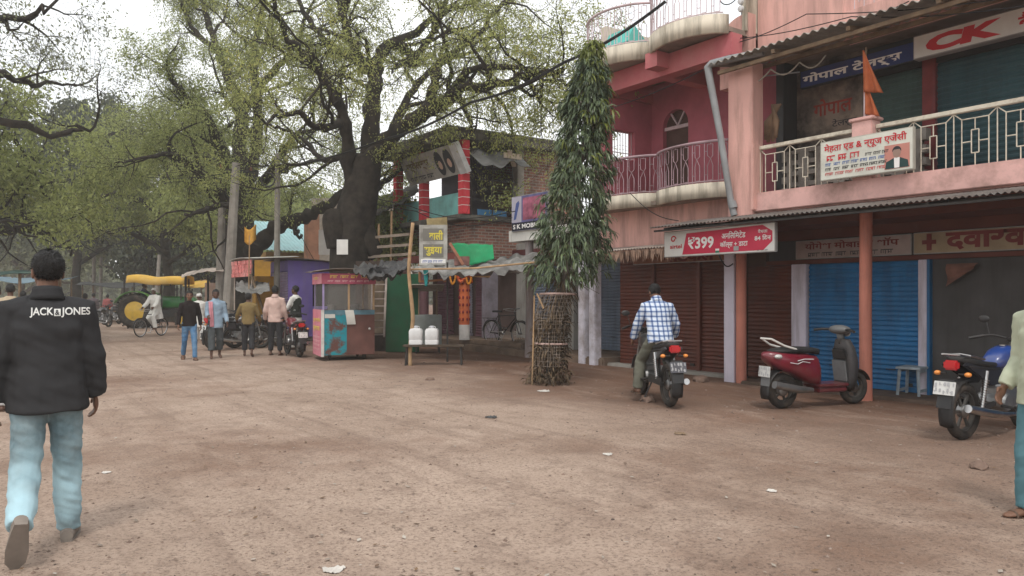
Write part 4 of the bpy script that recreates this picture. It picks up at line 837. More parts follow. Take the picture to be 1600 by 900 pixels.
    # hair
    if hair:
        hm = MB(); hm.ell((0, -.016, .038), (.083, .101, .097), nu=44, nv=30)
        keep = []; rr = random.Random(len(label))
        for f in hm.F:
            c = sum((Vector(hm.V[i]) for i in f), Vector()) / len(f)
            if c.z > -.062 + .03 * noise.noise(c * 60) - .02 * (abs(c.x) < .045) and not (c.y > .03 + .012 * noise.noise(c * 70) and c.z < .07 + .012 * noise.noise(c * 90)) and not (c.y > -.02 and c.z < .012 + .012 * noise.noise(c * 80)): keep.append(f)
        hm.F = keep; hm.I = [0] * len(keep)
        vv = []
        for v in hm.V:
            v = Vector(v); k = 1 + .05 * noise.noise(v * 30) + .07 * noise.noise(v * 85); vv.append(hp(v.x * k, (v.y + .016) * k - .016, (v.z - .034) * k + .034))
        hm.V = [tuple(v) for v in vv]; ctr = hp(0, -.016, .02)
        for f in list(hm.F):
            for _ in range(3 if vox < .012 else 1):
                p = sum((Vector(hm.V[i]) * rr.random() for i in f), Vector()); w_ = [rr.random() for _i in f]; p = sum((Vector(hm.V[i]) * q_ for i, q_ in zip(f, w_)), Vector()) / sum(w_)
                n_ = (p - ctr).normalized(); t_ = (n_ * .55 + Vector((rr.gauss(0, .45), rr.gauss(0, .45), -.5))).normalized(); sd_ = t_.cross(n_).normalized() * .0035 * s
                k0 = len(hm.V); hm.V += [tuple(p - sd_ - n_ * .004), tuple(p + sd_ - n_ * .004), tuple(p + t_ * rr.uniform(.009, .018) * s)]; hm.F.append((k0, k0 + 1, k0 + 2)); hm.I.append(0)
        hm.build('hair', hair, root, smooth='all')
    if cap: cap(root, hp, s)
    if face:
        for x in (-1, 1):
            e = MB(); e.ell(hp(x * .03, .083, .003), (.012 * s, .006 * s, .0065 * s), q, 8, 6); e.build('eye', EYE, root, smooth='all')
            e = MB(); e.tube([hp(x * .014, .093, .022), hp(x * .032, .09, .027), hp(x * .047, .08, .021)], .0045 * s, 6); e.build('eyebrow', hair if hair is HAIR else EYE, root)
    # clothes
    if pants:
        L = pants.get('len', 1); lo = pants.get('loose', .016); m = MB()
        m.rings([ring(-.12, .1, .09), ring(-.07, .155 * g, .118 * g), ring(0, .168 * g, .125 * g), ring(.09, .155 * g, .115 * g)])
        for nm in 'LR':
            hip, kn, an, fd, dn = (v + O if i < 3 else v for i, v in enumerate(J[nm])); e = kn.lerp(an, max(.02, L - .02) if L < 1 else 1.03) if L <= 1.1 else an
            P = [hip + Vector((0, 0, .05)), hip, hip.lerp(kn, .5), kn, kn.lerp(e, .5), e]
            m.tube([sc(p) for p in P], [x * s for x in (.09, .096 + lo * .4, .078 + lo * .6, .06 + lo, .056 + lo, pants.get('hem', .05 + lo))], 14)
        remeshed(m, vox, 'trousers', pants['m'], root, 3, pants.get('folds', .006), 10 / s)
    if top:
        t = top; lo = t.get('loose', .016); hem = t.get('hem', -.1); m = MB(); gg = g
        R_ = [(hem, .165 * gg + lo + max(0, -hem - .1) * .12, .12 * gg + lo + max(0, -hem - .1) * .14)] if hem < -.02 else []
        if hem < -.3: R_.append((-.15, .18 * gg + lo, .135 * gg + lo))
        R_ += [(.02, .163 * gg + lo, .118 * gg + lo), (.14, .148 * gg + lo, .108 * gg + lo), (.26, .155 * gg + lo, .113 * gg + lo), (.36, .175 + lo * .8, .118 + lo), (.44, .18 + lo * .5, .108 + lo * .8), (.495, .142 + lo * .3, .095 + lo * .5), (.53, .1, .086), (.56, .08, .078)]
        m.rings([ring(*q_) for q_ in R_])
        sl = t.get('sleeve', 1.)
        if sl > 0:
            for nm in 'LR':
                sh, el, wr, df = W_[nm]; sd = -1 if nm == 'L' else 1
                if sl >= .9: P = [T(sd * .1, 0, .455), sh, sh.lerp(el, .5), el, el.lerp(wr, .5), el.lerp(wr, .97 * sl)]; rr = [.07, .064, .056, .05, .046, .038]
                elif sl > .5: P = [T(sd * .1, 0, .455), sh, sh.lerp(el, .5), el, el.lerp(wr, sl - .5)]; rr = [.07, .064, .056, .05, .048]
                else: P = [T(sd * .1, 0, .455), sh, sh.lerp(el, .5), sh.lerp(el, sl * 2)]; rr = [.07, .066, .06, .058]
                m.tube([sc(p) for p in P], [(x + lo * .6) * s for x in rr], 14)
        to = remeshed(m, vox, t.get('name', 'shirt'), t['m'], root, 3, t.get('folds', .006), t.get('fs', 9) / s)
        if t.get('collar'):
            c = MB(); c.rings([[sc(T(r_ * math.cos(a), -.008 + r_ * math.sin(a) * 1.02, z + .012 * math.sin(-a))) for a in [2 * PI * j / 20 for j in range(20)]] for z, r_ in ((.515, .1), (.54, .088), (.57, .079), (.592, .076), (.588, .07), (.55, .066))]); c.build('collar', t['m'], to, smooth='all')
        if t.get('extra'): t['extra'](root, to, T, sc, s)
    if shoe:
        for nm in 'LR':
            hip, kn, an, fd, dn = (v + O if i < 3 else v for i, v in enumerate(J[nm])); c = an + dn * .045; lat = fd.cross(dn); m = MB()
            if shoe.get('sandal'):
                m.prism([(-.068, -.028), (-.068, .028), (.0, .036), (.1, .047), (.17, .042), (.2, .015), (.2, -.015), (.17, -.042), (.1, -.047), (0, -.036)], lambda u, v, t: sc(c + fd * u + lat * v + dn * t), .028, .045)
                m.tube([sc(c + fd * .05 + lat * (.05 * math.cos(a)) + dn * (.032 - .062 * math.sin(a))) for a in [PI * j / 8 for j in range(9)]], .011 * s, 6)
                m.tube([sc(c + fd * .12 + lat * (.047 * math.cos(a)) + dn * (.032 - .045 * math.sin(a))) for a in [PI * j / 8 for j in range(9)]], .009 * s, 6)
            else:
                m.rings([[sc(c + fd * t + lat * (w_ * math.cos(a)) + dn * (.036 - h_ * (.5 + .5 * math.sin(a)))) for a in [2 * PI * j / 14 for j in range(14)]] for t, w_, h_ in ((-.085, .01, .03), (-.078, .034, .075), (-.03, .042, .1), (.03, .044, .095), (.09, .05, .075), (.16, .05, .055), (.205, .036, .042), (.222, .01, .03))])
                m.prism([(-.088, -.03), (-.088, .03), (.0, .044), (.1, .054), (.18, .048), (.226, .015), (.226, -.015), (.18, -.048), (.1, -.054), (0, -.044)], lambda u, v, t: sc(c + fd * u + lat * v + dn * t), .024, .045)
            m.build('sandal' if shoe.get('sandal') else 'shoe', shoe['m'], root, smooth=True)
    return root, T, sc, W_
# ------------------------------------------------------------------ two-wheelers
TYRE = M('dusty_tyre', (.03, .027, .025), .9, .25, 8, dirt=.6, dcol=(.12, .09, .07), dscale=5)
BLACKP = M('black_plastic', (.018, .018, .019), .5, .2, 9, dirt=.4, dcol=(.09, .07, .06), spec=.4)
CHROME = M('worn_chrome', (.5, .5, .5), .28, .15, 8, metal=1, dirt=.4, dcol=(.15, .1, .08))
ALU = M('dull_aluminium', (.3, .3, .3), .45, .15, 8, metal=.9, dirt=.4)
SEATM = M('black_seat_vinyl', (.02, .02, .021), .6, .2, 12, dirt=.4, dcol=(.08, .065, .055))
ORG = plain('amber_lens', (.7, .25, .05), .25, .5); REDL = plain('red_lens', (.45, .015, .02), .2, .6); CLEAR = plain('clear_lens', (.5, .5, .48), .15, .6)
PLATE = M('white_plate', (.62, .62, .6), .5, .06, 8, dirt=.3)
def paint(n, c): return M(n, c, .3, .08, 5, spec=.5, coat=.5, dirt=.35, dcol=(.13, .1, .085), dscale=3, dlo=.52)
def wheel(root, y, Ra, w, spokes=6, name='wheel', rimm=None, wire=False):
    h = MB(); h.lathe([(.0, -.05), (.045, -.05), (.07, -.03), (.07, .03), (.045, .05), (0, .05)], (0, y, Ra), (1, 0, 0), 14, False); wh = h.build(name, ALU, root, smooth=True)
    t = MB(); t.torus((0, y, Ra), (1, 0, 0), Ra - w, w, 36, 10, 1.05)
    t.build('tyre', TYRE, wh, smooth='all')
    r = MB(); r.torus((0, y, Ra), (1, 0, 0), Ra - 2 * w + .006, .016, 32, 6, 1.8)
    if wire:
        for k in range(18):
            a = 2 * PI * k / 18; r.tube([(.04 * (1 if k % 2 else -1), y + .04 * math.cos(a + .5), Ra + .04 * math.sin(a + .5)), (0, y + (Ra - 2 * w) * math.cos(a), Ra + (Ra - 2 * w) * math.sin(a))], .0035, 4, False)
    else:
        for k in range(spokes):
            a = 2 * PI * k / spokes; r.bar((0, y + .05 * math.cos(a), Ra + .05 * math.sin(a)), (0, y + (Ra - 2 * w) * math.cos(a), Ra + (Ra - 2 * w) * math.sin(a)), .03, .02, (1, 0, 0))
    r.build('rim', rimm or ALU, wh, smooth=True); return wh
def plate(root, c, n, up, w, h, mat=PLATE, marks=True):
    c = Vector(c); n = Vector(n).normalized(); up = Vector(up); x = up.cross(n).normalized(); up = n.cross(x)
    m = MB(); m.obox(c, (w, h, .006), Matrix((x, up, n)).transposed()); p = m.build('number_plate', mat, root, bevel=.002)
    if marks:
        m = MB(); rr = random.Random(3)
        for row in (.22, -.24):
            for k in range(5):
                a = c + x * (w * (-.38 + .19 * k)) + up * (h * row) + n * .0055
                for j in range(3): m.obox(a + x * rr.uniform(-.05, .05) * w + up * rr.uniform(-.1, .1) * h, (w * rr.choice((.03, .09)), h * rr.choice((.06, .26)), .0012), Matrix((x, up, n)).transposed()); a = a + n * .0013
        m.build('number', M('worn_plate_number', (.38, .38, .39), .6), p)
    return p
def motorcycle(label, body, loc, fwd, group=None, side=None, lean=0, rear='bars', trim=None, platem=PLATE, tail=None):
    rt = thing('motorcycle', label, 'motorcycle', loc, fwd_rot(fwd), group); side = side or body
    DR = M('dirty_dark_rim', (.09, .085, .08), .6, .25, 8, metal=.4, dirt=.6, dcol=(.12, .09, .07)); wheel(rt, -.64, .3, .05, rimm=DR); wheel(rt, .64, .3, .043, rimm=DR)
    P = lambda mb, n, m, par=rt, **k: mb.build(n, m, par, **k)
    m = MB()
    for a, b in (((0, .42, .92), (0, .36, .45)), ((0, .36, .45), (0, .1, .3)), ((0, .1, .3), (0, -.22, .34)), ((0, .42, .9), (0, -.2, .74)), ((0, -.22, .34), (0, -.2, .74)), ((.11, -.2, .72), (.11, -.75, .78)), ((-.11, -.2, .72), (-.11, -.75, .78))): m.tube([a, b], .02, 8)
    for x in (-.1, .1): m.bar((x, -.2, .36), (x, -.66, .3), .03, .045)
    P(m, 'frame', BLACKP, smooth=True)
    m = MB(); m.obox((0, .12, .4), (.24, .34, .2)); m.lathe([(0, -.15), (.09, -.15), (.1, -.12), (.1, .12), (.09, .15), (0, .15)], (0, .0, .36), (1, 0, 0), 16); 
    for k in range(6): m.obox((0, .24, .5 + k * .024), (.17 - .004 * k, .17, .012), Matrix.Rotation(R(-18), 3, 'X'))
    m.obox((0, .22, .56), (.12, .12, .16), Matrix.Rotation(R(-18), 3, 'X')); P(m, 'engine', ALU, bevel=.008)
    m = MB(); rs = []
    for y, wd, zb, zt in ((-.12, .06, .74, .8), (-.06, .1, .71, .86), (.06, .125, .7, .93), (.2, .14, .7, .96), (.33, .13, .71, .95), (.4, .09, .75, .91), (.43, .03, .8, .86)):
        zc = (zb + zt) / 2; hh = (zt - zb) / 2; rs.append([(wd * math.copysign(abs(math.cos(a)) ** .7, math.cos(a)), y, zc + hh * math.copysign(abs(math.sin(a)) ** .75, math.sin(a))) for a in [2 * PI * j / 18 for j in range(18)]])
    m.rings(rs); tk = P(m, 'fuel_tank', body, smooth='all'); m = MB(); m.lathe([(.035, 0), (.035, .012), (.02, .016)], (0, .18, .955), n=14); P(m, 'tank_cap', CHROME, tk, smooth=True)
    if trim:
        for x in (-1, 1): m = MB(); m.tube([(x * .128, .32, .82), (x * .143, .2, .86), (x * .128, .05, .8)], .012, 6, True, False, .5); P(m, 'tank_stripe', trim, tk)
    m = MB(); rs = []
    for y, wd, zb, zt in ((-.1, .08, .74, .79), (-.2, .12, .74, .8), (-.4, .135, .75, .82), (-.6, .125, .77, .86), (-.76, .1, .8, .88), (-.8, .05, .82, .86)): 
        zc = (zb + zt) / 2; hh = (zt - zb) / 2; rs.append([(wd * math.copysign(abs(math.cos(a)) ** .5, math.cos(a)), y, zc + hh * math.copysign(abs(math.sin(a)) ** .6, math.sin(a))) for a in [2 * PI * j / 16 for j in range(16)]])
    m.rings(rs); P(m, 'seat', SEATM, smooth='all')
    for x in (-1, 1):
        m = MB(); m.prism([(-.1, .56), (-.1, .74), (-.35, .75), (-.78, .82), (-.84, .79), (-.6, .69), (-.32, .56)], lambda u, v, t: (x * t, u, v), .09, .125); P(m, 'side_panel', side, bevel=.012)
        m = MB(); m.tube([(x * .12, -.5, .3), (x * .135, -.42, .72)], .018, 8)
        for k in range(11): m.torus((x * (.122 + .001 * k), -.49 + .006 * k, .37 + .025 * k), (0, .2, 1), .026, .006, 12, 5)
        P(m, 'shock_absorber', CHROME, smooth=True)
        m = MB(); m.tube([(x * .06, .44, .95), (x * .075, .55, .62), (x * .075, .64, .3)], [.022, .022, .028], 10); P(m, 'fork_leg', ALU, smooth=True)
        m = MB(); m.tube([(x * .06, .4, 1.03), (x * .2, .4, 1.06), (x * .3, .33, 1.05), (x * .39, .26, 1.02)], .012, 8); hb = P(m, 'handlebar', BLACKP, smooth=True)
        m = MB(); m.tube([(x * .28, .345, 1.05), (x * .4, .25, 1.018)], .019, 10); P(m, 'grip', BLACKP, hb, smooth=True)
        m = MB(); m.tube([(x * .28, .38, 1.05), (x * .37, .33, 1.03)], .007, 6); P(m, 'lever', ALU, hb)
        m = MB(); m.tube([(x * .24, .38, 1.06), (x * .28, .4, 1.2)], .006, 6); m.ell((x * .31, .4, 1.24), (.065, .016, .042)); P(m, 'mirror', BLACKP, smooth=True)
        for y, z in ((-.83, .7), (.5, .88)): m = MB(); m.tube([(x * .06, y, z), (x * .13, y, z)], .01, 6); i_ = P(m, 'indicator', BLACKP); m = MB(); m.ell((x * .155, y, z), (.034, .038, .026)); P(m, 'lens', ORG, i_, smooth=True)
    m = MB(); m.tube([(-.0, -.7, .9), (.1, -.68, .885), (.125, -.45, .84)], .011, 8); m.tube([(0, -.7, .9), (-.1, -.68, .885), (-.125, -.45, .84)], .011, 8); m.tube([(-.09, -.86, .9), (.09, -.86, .9), (.11, -.7, .87)], .01, 6); m.tube([(-.09, -.86, .9), (-.11, -.7, .87)], .01, 6); P(m, 'grab_rail', CHROME, smooth=True)
    def guard(y, Ra, a0, a1, w): 
        m = MB(); m.grid(lambda u, v: ((v - .5) * w, y + math.cos(a0 + (a1 - a0) * u) * (Ra + .02 - .025 * abs(v - .5) * 2), .3 + math.sin(a0 + (a1 - a0) * u) * (Ra + .02 - .025 * abs(v - .5) * 2)), 14, 4, .004); return m
    P(guard(.64, .32, R(15), R(140), .13), 'front_mudguard', side, smooth='all'); P(guard(-.64, .33, R(70), R(205), .15), 'rear_mudguard', BLACKP, smooth='all')
    m = MB(); m.obox((0, -.85, .79), (.15, .07, .1)); tl = P(m, 'tail_light', tail or REDL, bevel=.02)
    plate(rt, (0, -.985, .56), (0, -1, .25), (0, 0, 1), .22, .14, platem); m = MB(); m.obox((0, -.965, .5), (.15, .012, .3), Matrix.Rotation(R(-14), 3, 'X')); P(m, 'mud_flap', BLACKP)
    m = MB(); m.lathe([(.0, 0), (.085, .0), (.095, .03), (.07, .1), (0, .12)], (0, .58, .93), (0, -1, 0), 18); hl = P(m, 'headlight', BLACKP, smooth=True); m = MB(); m.ell((0, .585, .93), (.078, .02, .078)); P(m, 'lens', CLEAR, hl, smooth=True)
    m = MB(); m.lathe([(.04, 0), (.045, .03), (.0, .035)], (-.05, .47, 1.0), (0, -.4, 1), 14); m.lathe([(.04, 0), (.045, .03), (.0, .035)], (.05, .47, 1.0), (0, -.4, 1), 14); P(m, 'dials', BLACKP, smooth=True)
    m = MB(); m.tube([(.09, .3, .5), (.12, .32, .34), (.13, .2, .22), (.15, -.1, .24), (.16, -.35, .27), (.165, -.85, .36)], [.018, .018, .02, .03, .045, .042], 12); P(m, 'exhaust', CHROME, smooth=True)
    m = MB()
    for a, b, c_ in (((.2, .4, 1.05), (.12, .62, .95), (.06, .45, .75)), ((-.2, .4, 1.05), (-.13, .6, .98), (-.07, .42, .72)), ((-.28, .37, 1.05), (-.1, .66, 1.0), (.02, .5, .86)), ((.28, .37, 1.05), (.12, .58, 1.04), (.0, .44, .9))): m.tube(smooth_poly([a, b, c_], 4), .005, 5)
    P(m, 'control_cable', BLACKP)
    m = MB(); m.tube([(-.12, -.1, .33), (-.24, -.1, .32)], .015, 6); m.tube([(.12, -.1, .33), (.24, -.1, .32)], .015, 6); m.tube([(-.08, -.12, .28), (-.2, -.1, .01)], .012, 6); m.bar((-.13, -.15, .35), (-.13, -.68, .34), .02, .1); P(m, 'foot_gear', BLACKP)
    if lean:
        for ch in rt.children: pass
        rt.rotation_euler = (0, R(lean), rt.rotation_euler.z)
    return rt
def scooter(label, body, loc, fwd):
    rt = thing('scooter', label, 'scooter', loc, fwd_rot(fwd)); P = lambda mb, n, m, par=rt, **k: mb.build(n, m, par, **k)
    DR = M('dirty_dark_rim', (.09, .085, .08), .6, .25, 8, metal=.4, dirt=.6, dcol=(.12, .09, .07)); wheel(rt, -.6, .235, .052, 5, rimm=DR); wheel(rt, .62, .235, .05, 5, rimm=DR)
    def loft(L, n=18, e=.6): return [[(wd * math.copysign(abs(math.cos(a)) ** e, math.cos(a)), y, (zb + zt) / 2 + (zt - zb) / 2 * math.copysign(abs(math.sin(a)) ** e, math.sin(a))) for a in [2 * PI * j / n for j in range(n)]] for y, wd, zb, zt in L]
    m = MB(); m.rings(loft(((-.92, .03, .69, .73), (-.86, .1, .62, .76), (-.7, .15, .52, .765), (-.5, .175, .46, .74), (-.3, .175, .36, .73), (-.12, .165, .3, .7), (-.06, .13, .28, .6)))); bp = P(m, 'rear_body', body, smooth='all')
    ST = M('silver_decal', (.5, .48, .48), .4, .1, 9)
    for x in (-1, 1):
        m = MB(); m.tube([(x * .182, -.62, .62), (x * .186, -.5, .6), (x * .186, -.42, .63), (x * .186, -.3, .61)], .006, 5); m.tube([(x * .183, -.5, .64), (x * .186, -.4, .66), (x * .186, -.24, .655)], .007, 5); P(m, 'decal', ST, bp)
    m = MB(); m.rings(loft(((-.8, .06, .74, .78), (-.7, .13, .735, .8), (-.45, .15, .73, .82), (-.2, .145, .72, .81), (-.06, .1, .7, .79), (-.03, .05, .71, .76)))); P(m, 'seat', SEATM, smooth='all')
    m = MB(); m.box(-.16, .16, -.12, .4, .27, .315); m.box(-.14, .14, -.1, .38, .2, .269); P(m, 'footboard', paint('dark_red_floor', (.12, .02, .025)), bevel=.015)
    m = MB(); rs = []
    for z, wd, y, d in ((.2, .1, .5, .08), (.28, .16, .46, .12), (.4, .18, .47, .13), (.6, .19, .47, .13), (.78, .16, .45, .11), (.9, .1, .42, .09)): rs.append([(wd * math.copysign(abs(math.cos(a)) ** .6, math.cos(a)), y + d * math.sin(a) * (1 if math.sin(a) > 0 else .6), z) for a in [2 * PI * j / 18 for j in range(18)]])
    m.rings(rs); P(m, 'front_shield', M('dark_grey_shield', (.04, .038, .04), .45, .2, 5, dirt=.5, dcol=(.13, .11, .1)), smooth='all')
    m = MB(); m.obox((0, .385, .47), (.26, .03, .3), Matrix.Rotation(R(8), 3, 'X')); P(m, 'grey_inner_panel', M('light_grey_plastic', (.16, .165, .17), .55, .15, 5, dirt=.4), bevel=.02)
    m = MB(); m.obox((0, .37, .7), (.24, .05, .15), Matrix.Rotation(R(10), 3, 'X')); P(m, 'glove_box', BLACKP, bevel=.02)
    m = MB(); m.tube([(0, .42, .85), (0, .38, 1.0)], .05, 12); m.ell((0, .38, 1.03), (.17, .11, .065)); m.ell((0, .46, 1.0), (.1, .06, .06)); hb = P(m, 'handlebar_cowl', M('grey_cowl', (.13, .13, .13), .4, .15, 5, dirt=.4), smooth='all')
    for x in (-1, 1):
        m = MB(); m.tube([(x * .12, .36, 1.03), (x * .26, .31, 1.03), (x * .36, .27, 1.015)], [.02, .018, .02], 10); P(m, 'grip', BLACKP, hb, smooth=True)
        m = MB(); m.tube([(x * .2, .36, 1.03), (x * .34, .32, 1.01)], .007, 6); P(m, 'lever', ALU, hb)
    m = MB(); m.ell((0, .5, .98), (.07, .03, .05)); P(m, 'headlight', CLEAR, hb, smooth=True)
    m = MB(); m.grid(lambda u, v: ((v - .5) * .15, .62 + math.cos(R(20) + R(130) * u) * (.27 - .03 * abs(v - .5)), .235 + math.sin(R(20) + R(130) * u) * (.27 - .03 * abs(v - .5))), 12, 4, .005); P(m, 'front_mudguard', MAT['dark_grey_shield'], smooth='all')
    for x in (-1, 1): m = MB(); m.tube([(x * .07, .5, .6), (x * .08, .6, .25)], .022, 8); P(m, 'fork_leg', BLACKP, smooth=True)
    m = MB(); m.obox((-.1, -.42, .28), (.12, .42, .16), Matrix.Rotation(R(6), 3, 'X')); m.lathe([(0, 0), (.1, 0), (.1, .05), (.07, .07), (0, .07)], (-.15, -.3, .27), (-1, 0, 0), 14); P(m, 'engine', M('dirty_engine', (.07, .065, .06), .7, .3, 9, metal=.3, dirt=.5), bevel=.012)
    m = MB(); m.tube([(.12, -.2, .24), (.14, -.45, .26), (.15, -.85, .34)], [.03, .05, .05], 12); m.lathe([(0, 0), (.06, 0), (.055, .02), (0, .025)], (-.15, -.56, .42), (-1, 0, 0), 14); P(m, 'exhaust', ALU, smooth=True)
    m = MB(); m.grid(lambda u, v: ((v - .5) * .17, -.6 + math.cos(R(75) + R(125) * u) * .29, .235 + math.sin(R(75) + R(125) * u) * .29), 10, 3, .005); P(m, 'rear_mudguard', BLACKP, smooth='all')
    m = MB(); m.tube([(-.13, -.45, .78), (-.14, -.68, .84), (-.1, -.86, .93), (.1, -.86, .93), (.14, -.68, .84), (.13, -.45, .78)], .014, 8); P(m, 'grab_rail', M('pale_grab_rail', (.55, .53, .5), .4, .1, 6), smooth=True)
    m = MB(); m.ell((0, -.83, .7), (.11, .05, .04)); P(m, 'tail_light', M('pale_tail_lens', (.5, .3, .28), .2, .1, 6, spec=.6), smooth='all')
    for x in (-1, 1): m = MB(); m.ell((x * .13, -.77, .7), (.035, .06, .03)); P(m, 'indicator', CLEAR, smooth='all')
    plate(rt, (0, -.89, .5), (0, -1, .1), (0, 0, 1), .22, .14); m = MB(); m.obox((0, -.87, .41), (.16, .012, .2), Matrix.Rotation(R(-6), 3, 'X')); P(m, 'mud_flap', MAT['light_grey_plastic'])
    return rt
def bicycle(label, loc, fwd, group='black roadster bicycles', steer=0):
    rt = thing('bicycle', label, 'bicycle', loc, fwd_rot(fwd), group); P = lambda mb, n, m, par=rt, **k: mb.build(n, m, par, **k)
    for y in (-.55, .55):
        h = MB(); h.cyl((-.05, y, .34), (.05, y, .34), .025); w = P(h, 'wheel', ALU); t = MB(); t.torus((0, y, .34), (1, 0, 0), .322, .018, 40, 7); P(t, 'tyre', TYRE, w, smooth='all')
        t = MB(); t.torus((0, y, .34), (1, 0, 0), .3, .01, 36, 5)
        for k in range(20): a = 2 * PI * k / 20; t.tube([(.035 * (1 if k % 2 else -1), y, .34), (0, y + .3 * math.cos(a), .34 + .3 * math.sin(a))], .0018, 3, False)
        P(t, 'rim', CHROME, w)
        t = MB(); t.grid(lambda u, v: ((v - .5) * .06, y + math.cos(R(10) + R(165) * u) * .36, .34 + math.sin(R(10) + R(165) * u) * .36), 16, 2, .003); P(t, 'mudguard', BLACKP, smooth='all')
    m = MB(); T = lambda a, b, r=.016: m.tube([a, b], r, 8)
    T((0, -.12, .3), (0, -.28, .86)); T((0, -.25, .8), (0, .38, .82)); T((0, -.12, .3), (0, .36, .74)); T((0, .34, .92), (0, .42, .68))
    for x in (-.05, .05): T((x, -.12, .3), (x, -.55, .34), .01); T((x, -.25, .8), (x, -.55, .34), .01); T((x, .42, .68), (x, .55, .34), .011)
    P(m, 'frame', BLACKP, smooth=True)
    m = MB(); m.tube([(-.27, .2, .98), (-.2, .34, 1.0), (0, .35, .98), (.2, .34, 1.0), (.27, .2, .98)], .012, 8); m.tube([(0, .34, .9), (0, .35, .99)], .014, 8); m.tube([(-.25, .25, .95), (0, .36, .92), (.25, .25, .95)], .006, 6); P(m, 'handlebar', CHROME, smooth=True)
    m = MB(); m.prism([(-.44, -.1), (-.44, .1), (-.3, .08), (-.14, .02), (-.14, -.02), (-.3, -.08)], lambda u, v, t: (v, u, t), .89, .94); P(m, 'saddle', SEATM, bevel=.012)
    m = MB(); m.box(-.07, .07, -.86, -.4, .72, .735); T((-.07, -.6, .34), (-.07, -.8, .72), .006); T((.07, -.6, .34), (.07, -.8, .72), .006); P(m, 'carrier', IRON)
    m = MB(); m.torus((.06, -.12, .3), (1, 0, 0), .09, .008, 20, 5); m.tube([(.06, -.12, .3), (.1, -.06, .14)], .009, 6); m.tube([(-.06, -.12, .3), (-.1, -.18, .46)], .009, 6); m.box(.08, .17, -.1, -.02, .125, .15); m.box(-.17, -.08, -.22, -.14, .45, .475); m.bar((.06, -.12, .37), (.06, -.55, .37), .01); P(m, 'crank', CHROME)
    m = MB(); m.tube([(-.06, -.5, .3), (-.16, -.44, .01)], .01, 6); P(m, 'stand', IRON)
    return rt
# ------------------------------------------------------------------ materials for clothes and signs
def jeans_mat(n, c, fade):
    return M(n, c, .92, .15, 30, dirt=.6, dcol=fade, dscale=2.6, dlo=.4, dhi=.68, spec=.08, bump=.2, bscale=180)
def plaid_mat():
    m = bpy.data.materials.new('blue_check_cotton'); m.use_nodes = True; t = m.node_tree; N = t.nodes.new; L = t.links.new; b = t.nodes['Principled BSDF']
    tc = N('ShaderNodeTexCoord'); sp = N('ShaderNodeSeparateXYZ'); L(tc.outputs['Object'], sp.inputs[0])
    def band(o, fr, lo, ph=0):
        a = N('ShaderNodeMath'); a.operation = 'MULTIPLY_ADD'; a.inputs[1].default_value = fr; a.inputs[2].default_value = ph; L(o, a.inputs[0])
        f = N('ShaderNodeMath'); f.operation = 'FRACT'; L(a.outputs[0], f.inputs[0]); c = N('ShaderNodeMath'); c.operation = 'LESS_THAN'; c.inputs[1].default_value = lo; L(f.outputs[0], c.inputs[0]); return c.outputs[0]
    def mixc(f, a, c):
        x = N('ShaderNodeMix'); x.data_type = 'RGBA'; x.blend_type = 'MULTIPLY'; x.inputs[0].default_value = 1; L(a, x.inputs[6])
        y = N('ShaderNodeMix'); y.data_type = 'RGBA'; y.inputs[6].default_value = (1, 1, 1, 1); y.inputs[7].default_value = (*c, 1); L(f, y.inputs[0]); L(y.outputs[2], x.inputs[7]); return x.outputs[2]
    base = N('ShaderNodeRGB'); base.outputs[0].default_value = (.56, .61, .69, 1); o = base.outputs[0]
    for ax, fr in ((0, 15), (2, 15)):
        o = mixc(band(sp.outputs[ax], fr, .42, .1), o, (.5, .58, .73)); o = mixc(band(sp.outputs[ax], fr, .14, .96), o, (.35, .38, .5))
    L(o, b.inputs['Base Color']); b.inputs['Roughness'].default_value = .9; b.inputs['Specular IOR Level'].default_value = .1; return m
WHITEC = cloth('white_cotton', (.68, .67, .64), .06); LEATHER = M('brown_leather', (.09, .055, .04), .7, .2, 10, dirt=.5, dcol=(.2, .15, .11)); GREYSH = M('grey_suede', (.22, .19, .165), .85, .15, 10, dirt=.4)
DKT = cloth('charcoal_trouser_cloth', (.035, .035, .038)); SLT = cloth('slate_trouser_cloth', (.075, .085, .09))
def at(px, py): p = gnd(px, py); p.z = gz(p.x, p.y); return p
# ------------------------------------------------------------------ man walking away in the foreground
def faded_jeans():
    m = jeans_mat('pale_faded_denim', (.15, .22, .25), (.33, .38, .38)); t = m.node_tree; b = t.nodes['Principled BSDF']; src = b.inputs['Base Color'].links[0].from_socket
    N = t.nodes.new; L = t.links.new; tc = N('ShaderNodeTexCoord'); sp = N('ShaderNodeSeparateXYZ'); L(tc.outputs['Object'], sp.inputs[0]); nz = N('ShaderNodeTexNoise'); nz.inputs['Scale'].default_value = 5; L(tc.outputs['Object'], nz.inputs['Vector'])
    a = N('ShaderNodeMath'); a.operation = 'MULTIPLY_ADD'; a.inputs[1].default_value = .5; L(nz.outputs['Fac'], a.inputs[0]); L(sp.outputs[2], a.inputs[2])
    r = N('ShaderNodeValToRGB'); e = r.color_ramp.elements; e[0].position = .34; e[0].color = (.2, .2, .2, 1); e[1].position = .95; e[1].color = (.0, .0, .0, 1); q = e.new(.55); q.color = (.85, .85, .85, 1); q = e.new(.78); q.color = (.3, .3, .3, 1); L(a.outputs[0], r.inputs[0])
    x = N('ShaderNodeMix'); x.data_type = 'RGBA'; x.inputs[7].default_value = (.42, .62, .7, 1); L(r.outputs[0], x.inputs[0]); L(src, x.inputs[6]); L(x.outputs[2], b.inputs['Base Color']); return m
JK = cloth('charcoal_jersey', (.034, .034, .036), .12, scale=9); LET = plain('white_print', (.62, .62, .6), .8)
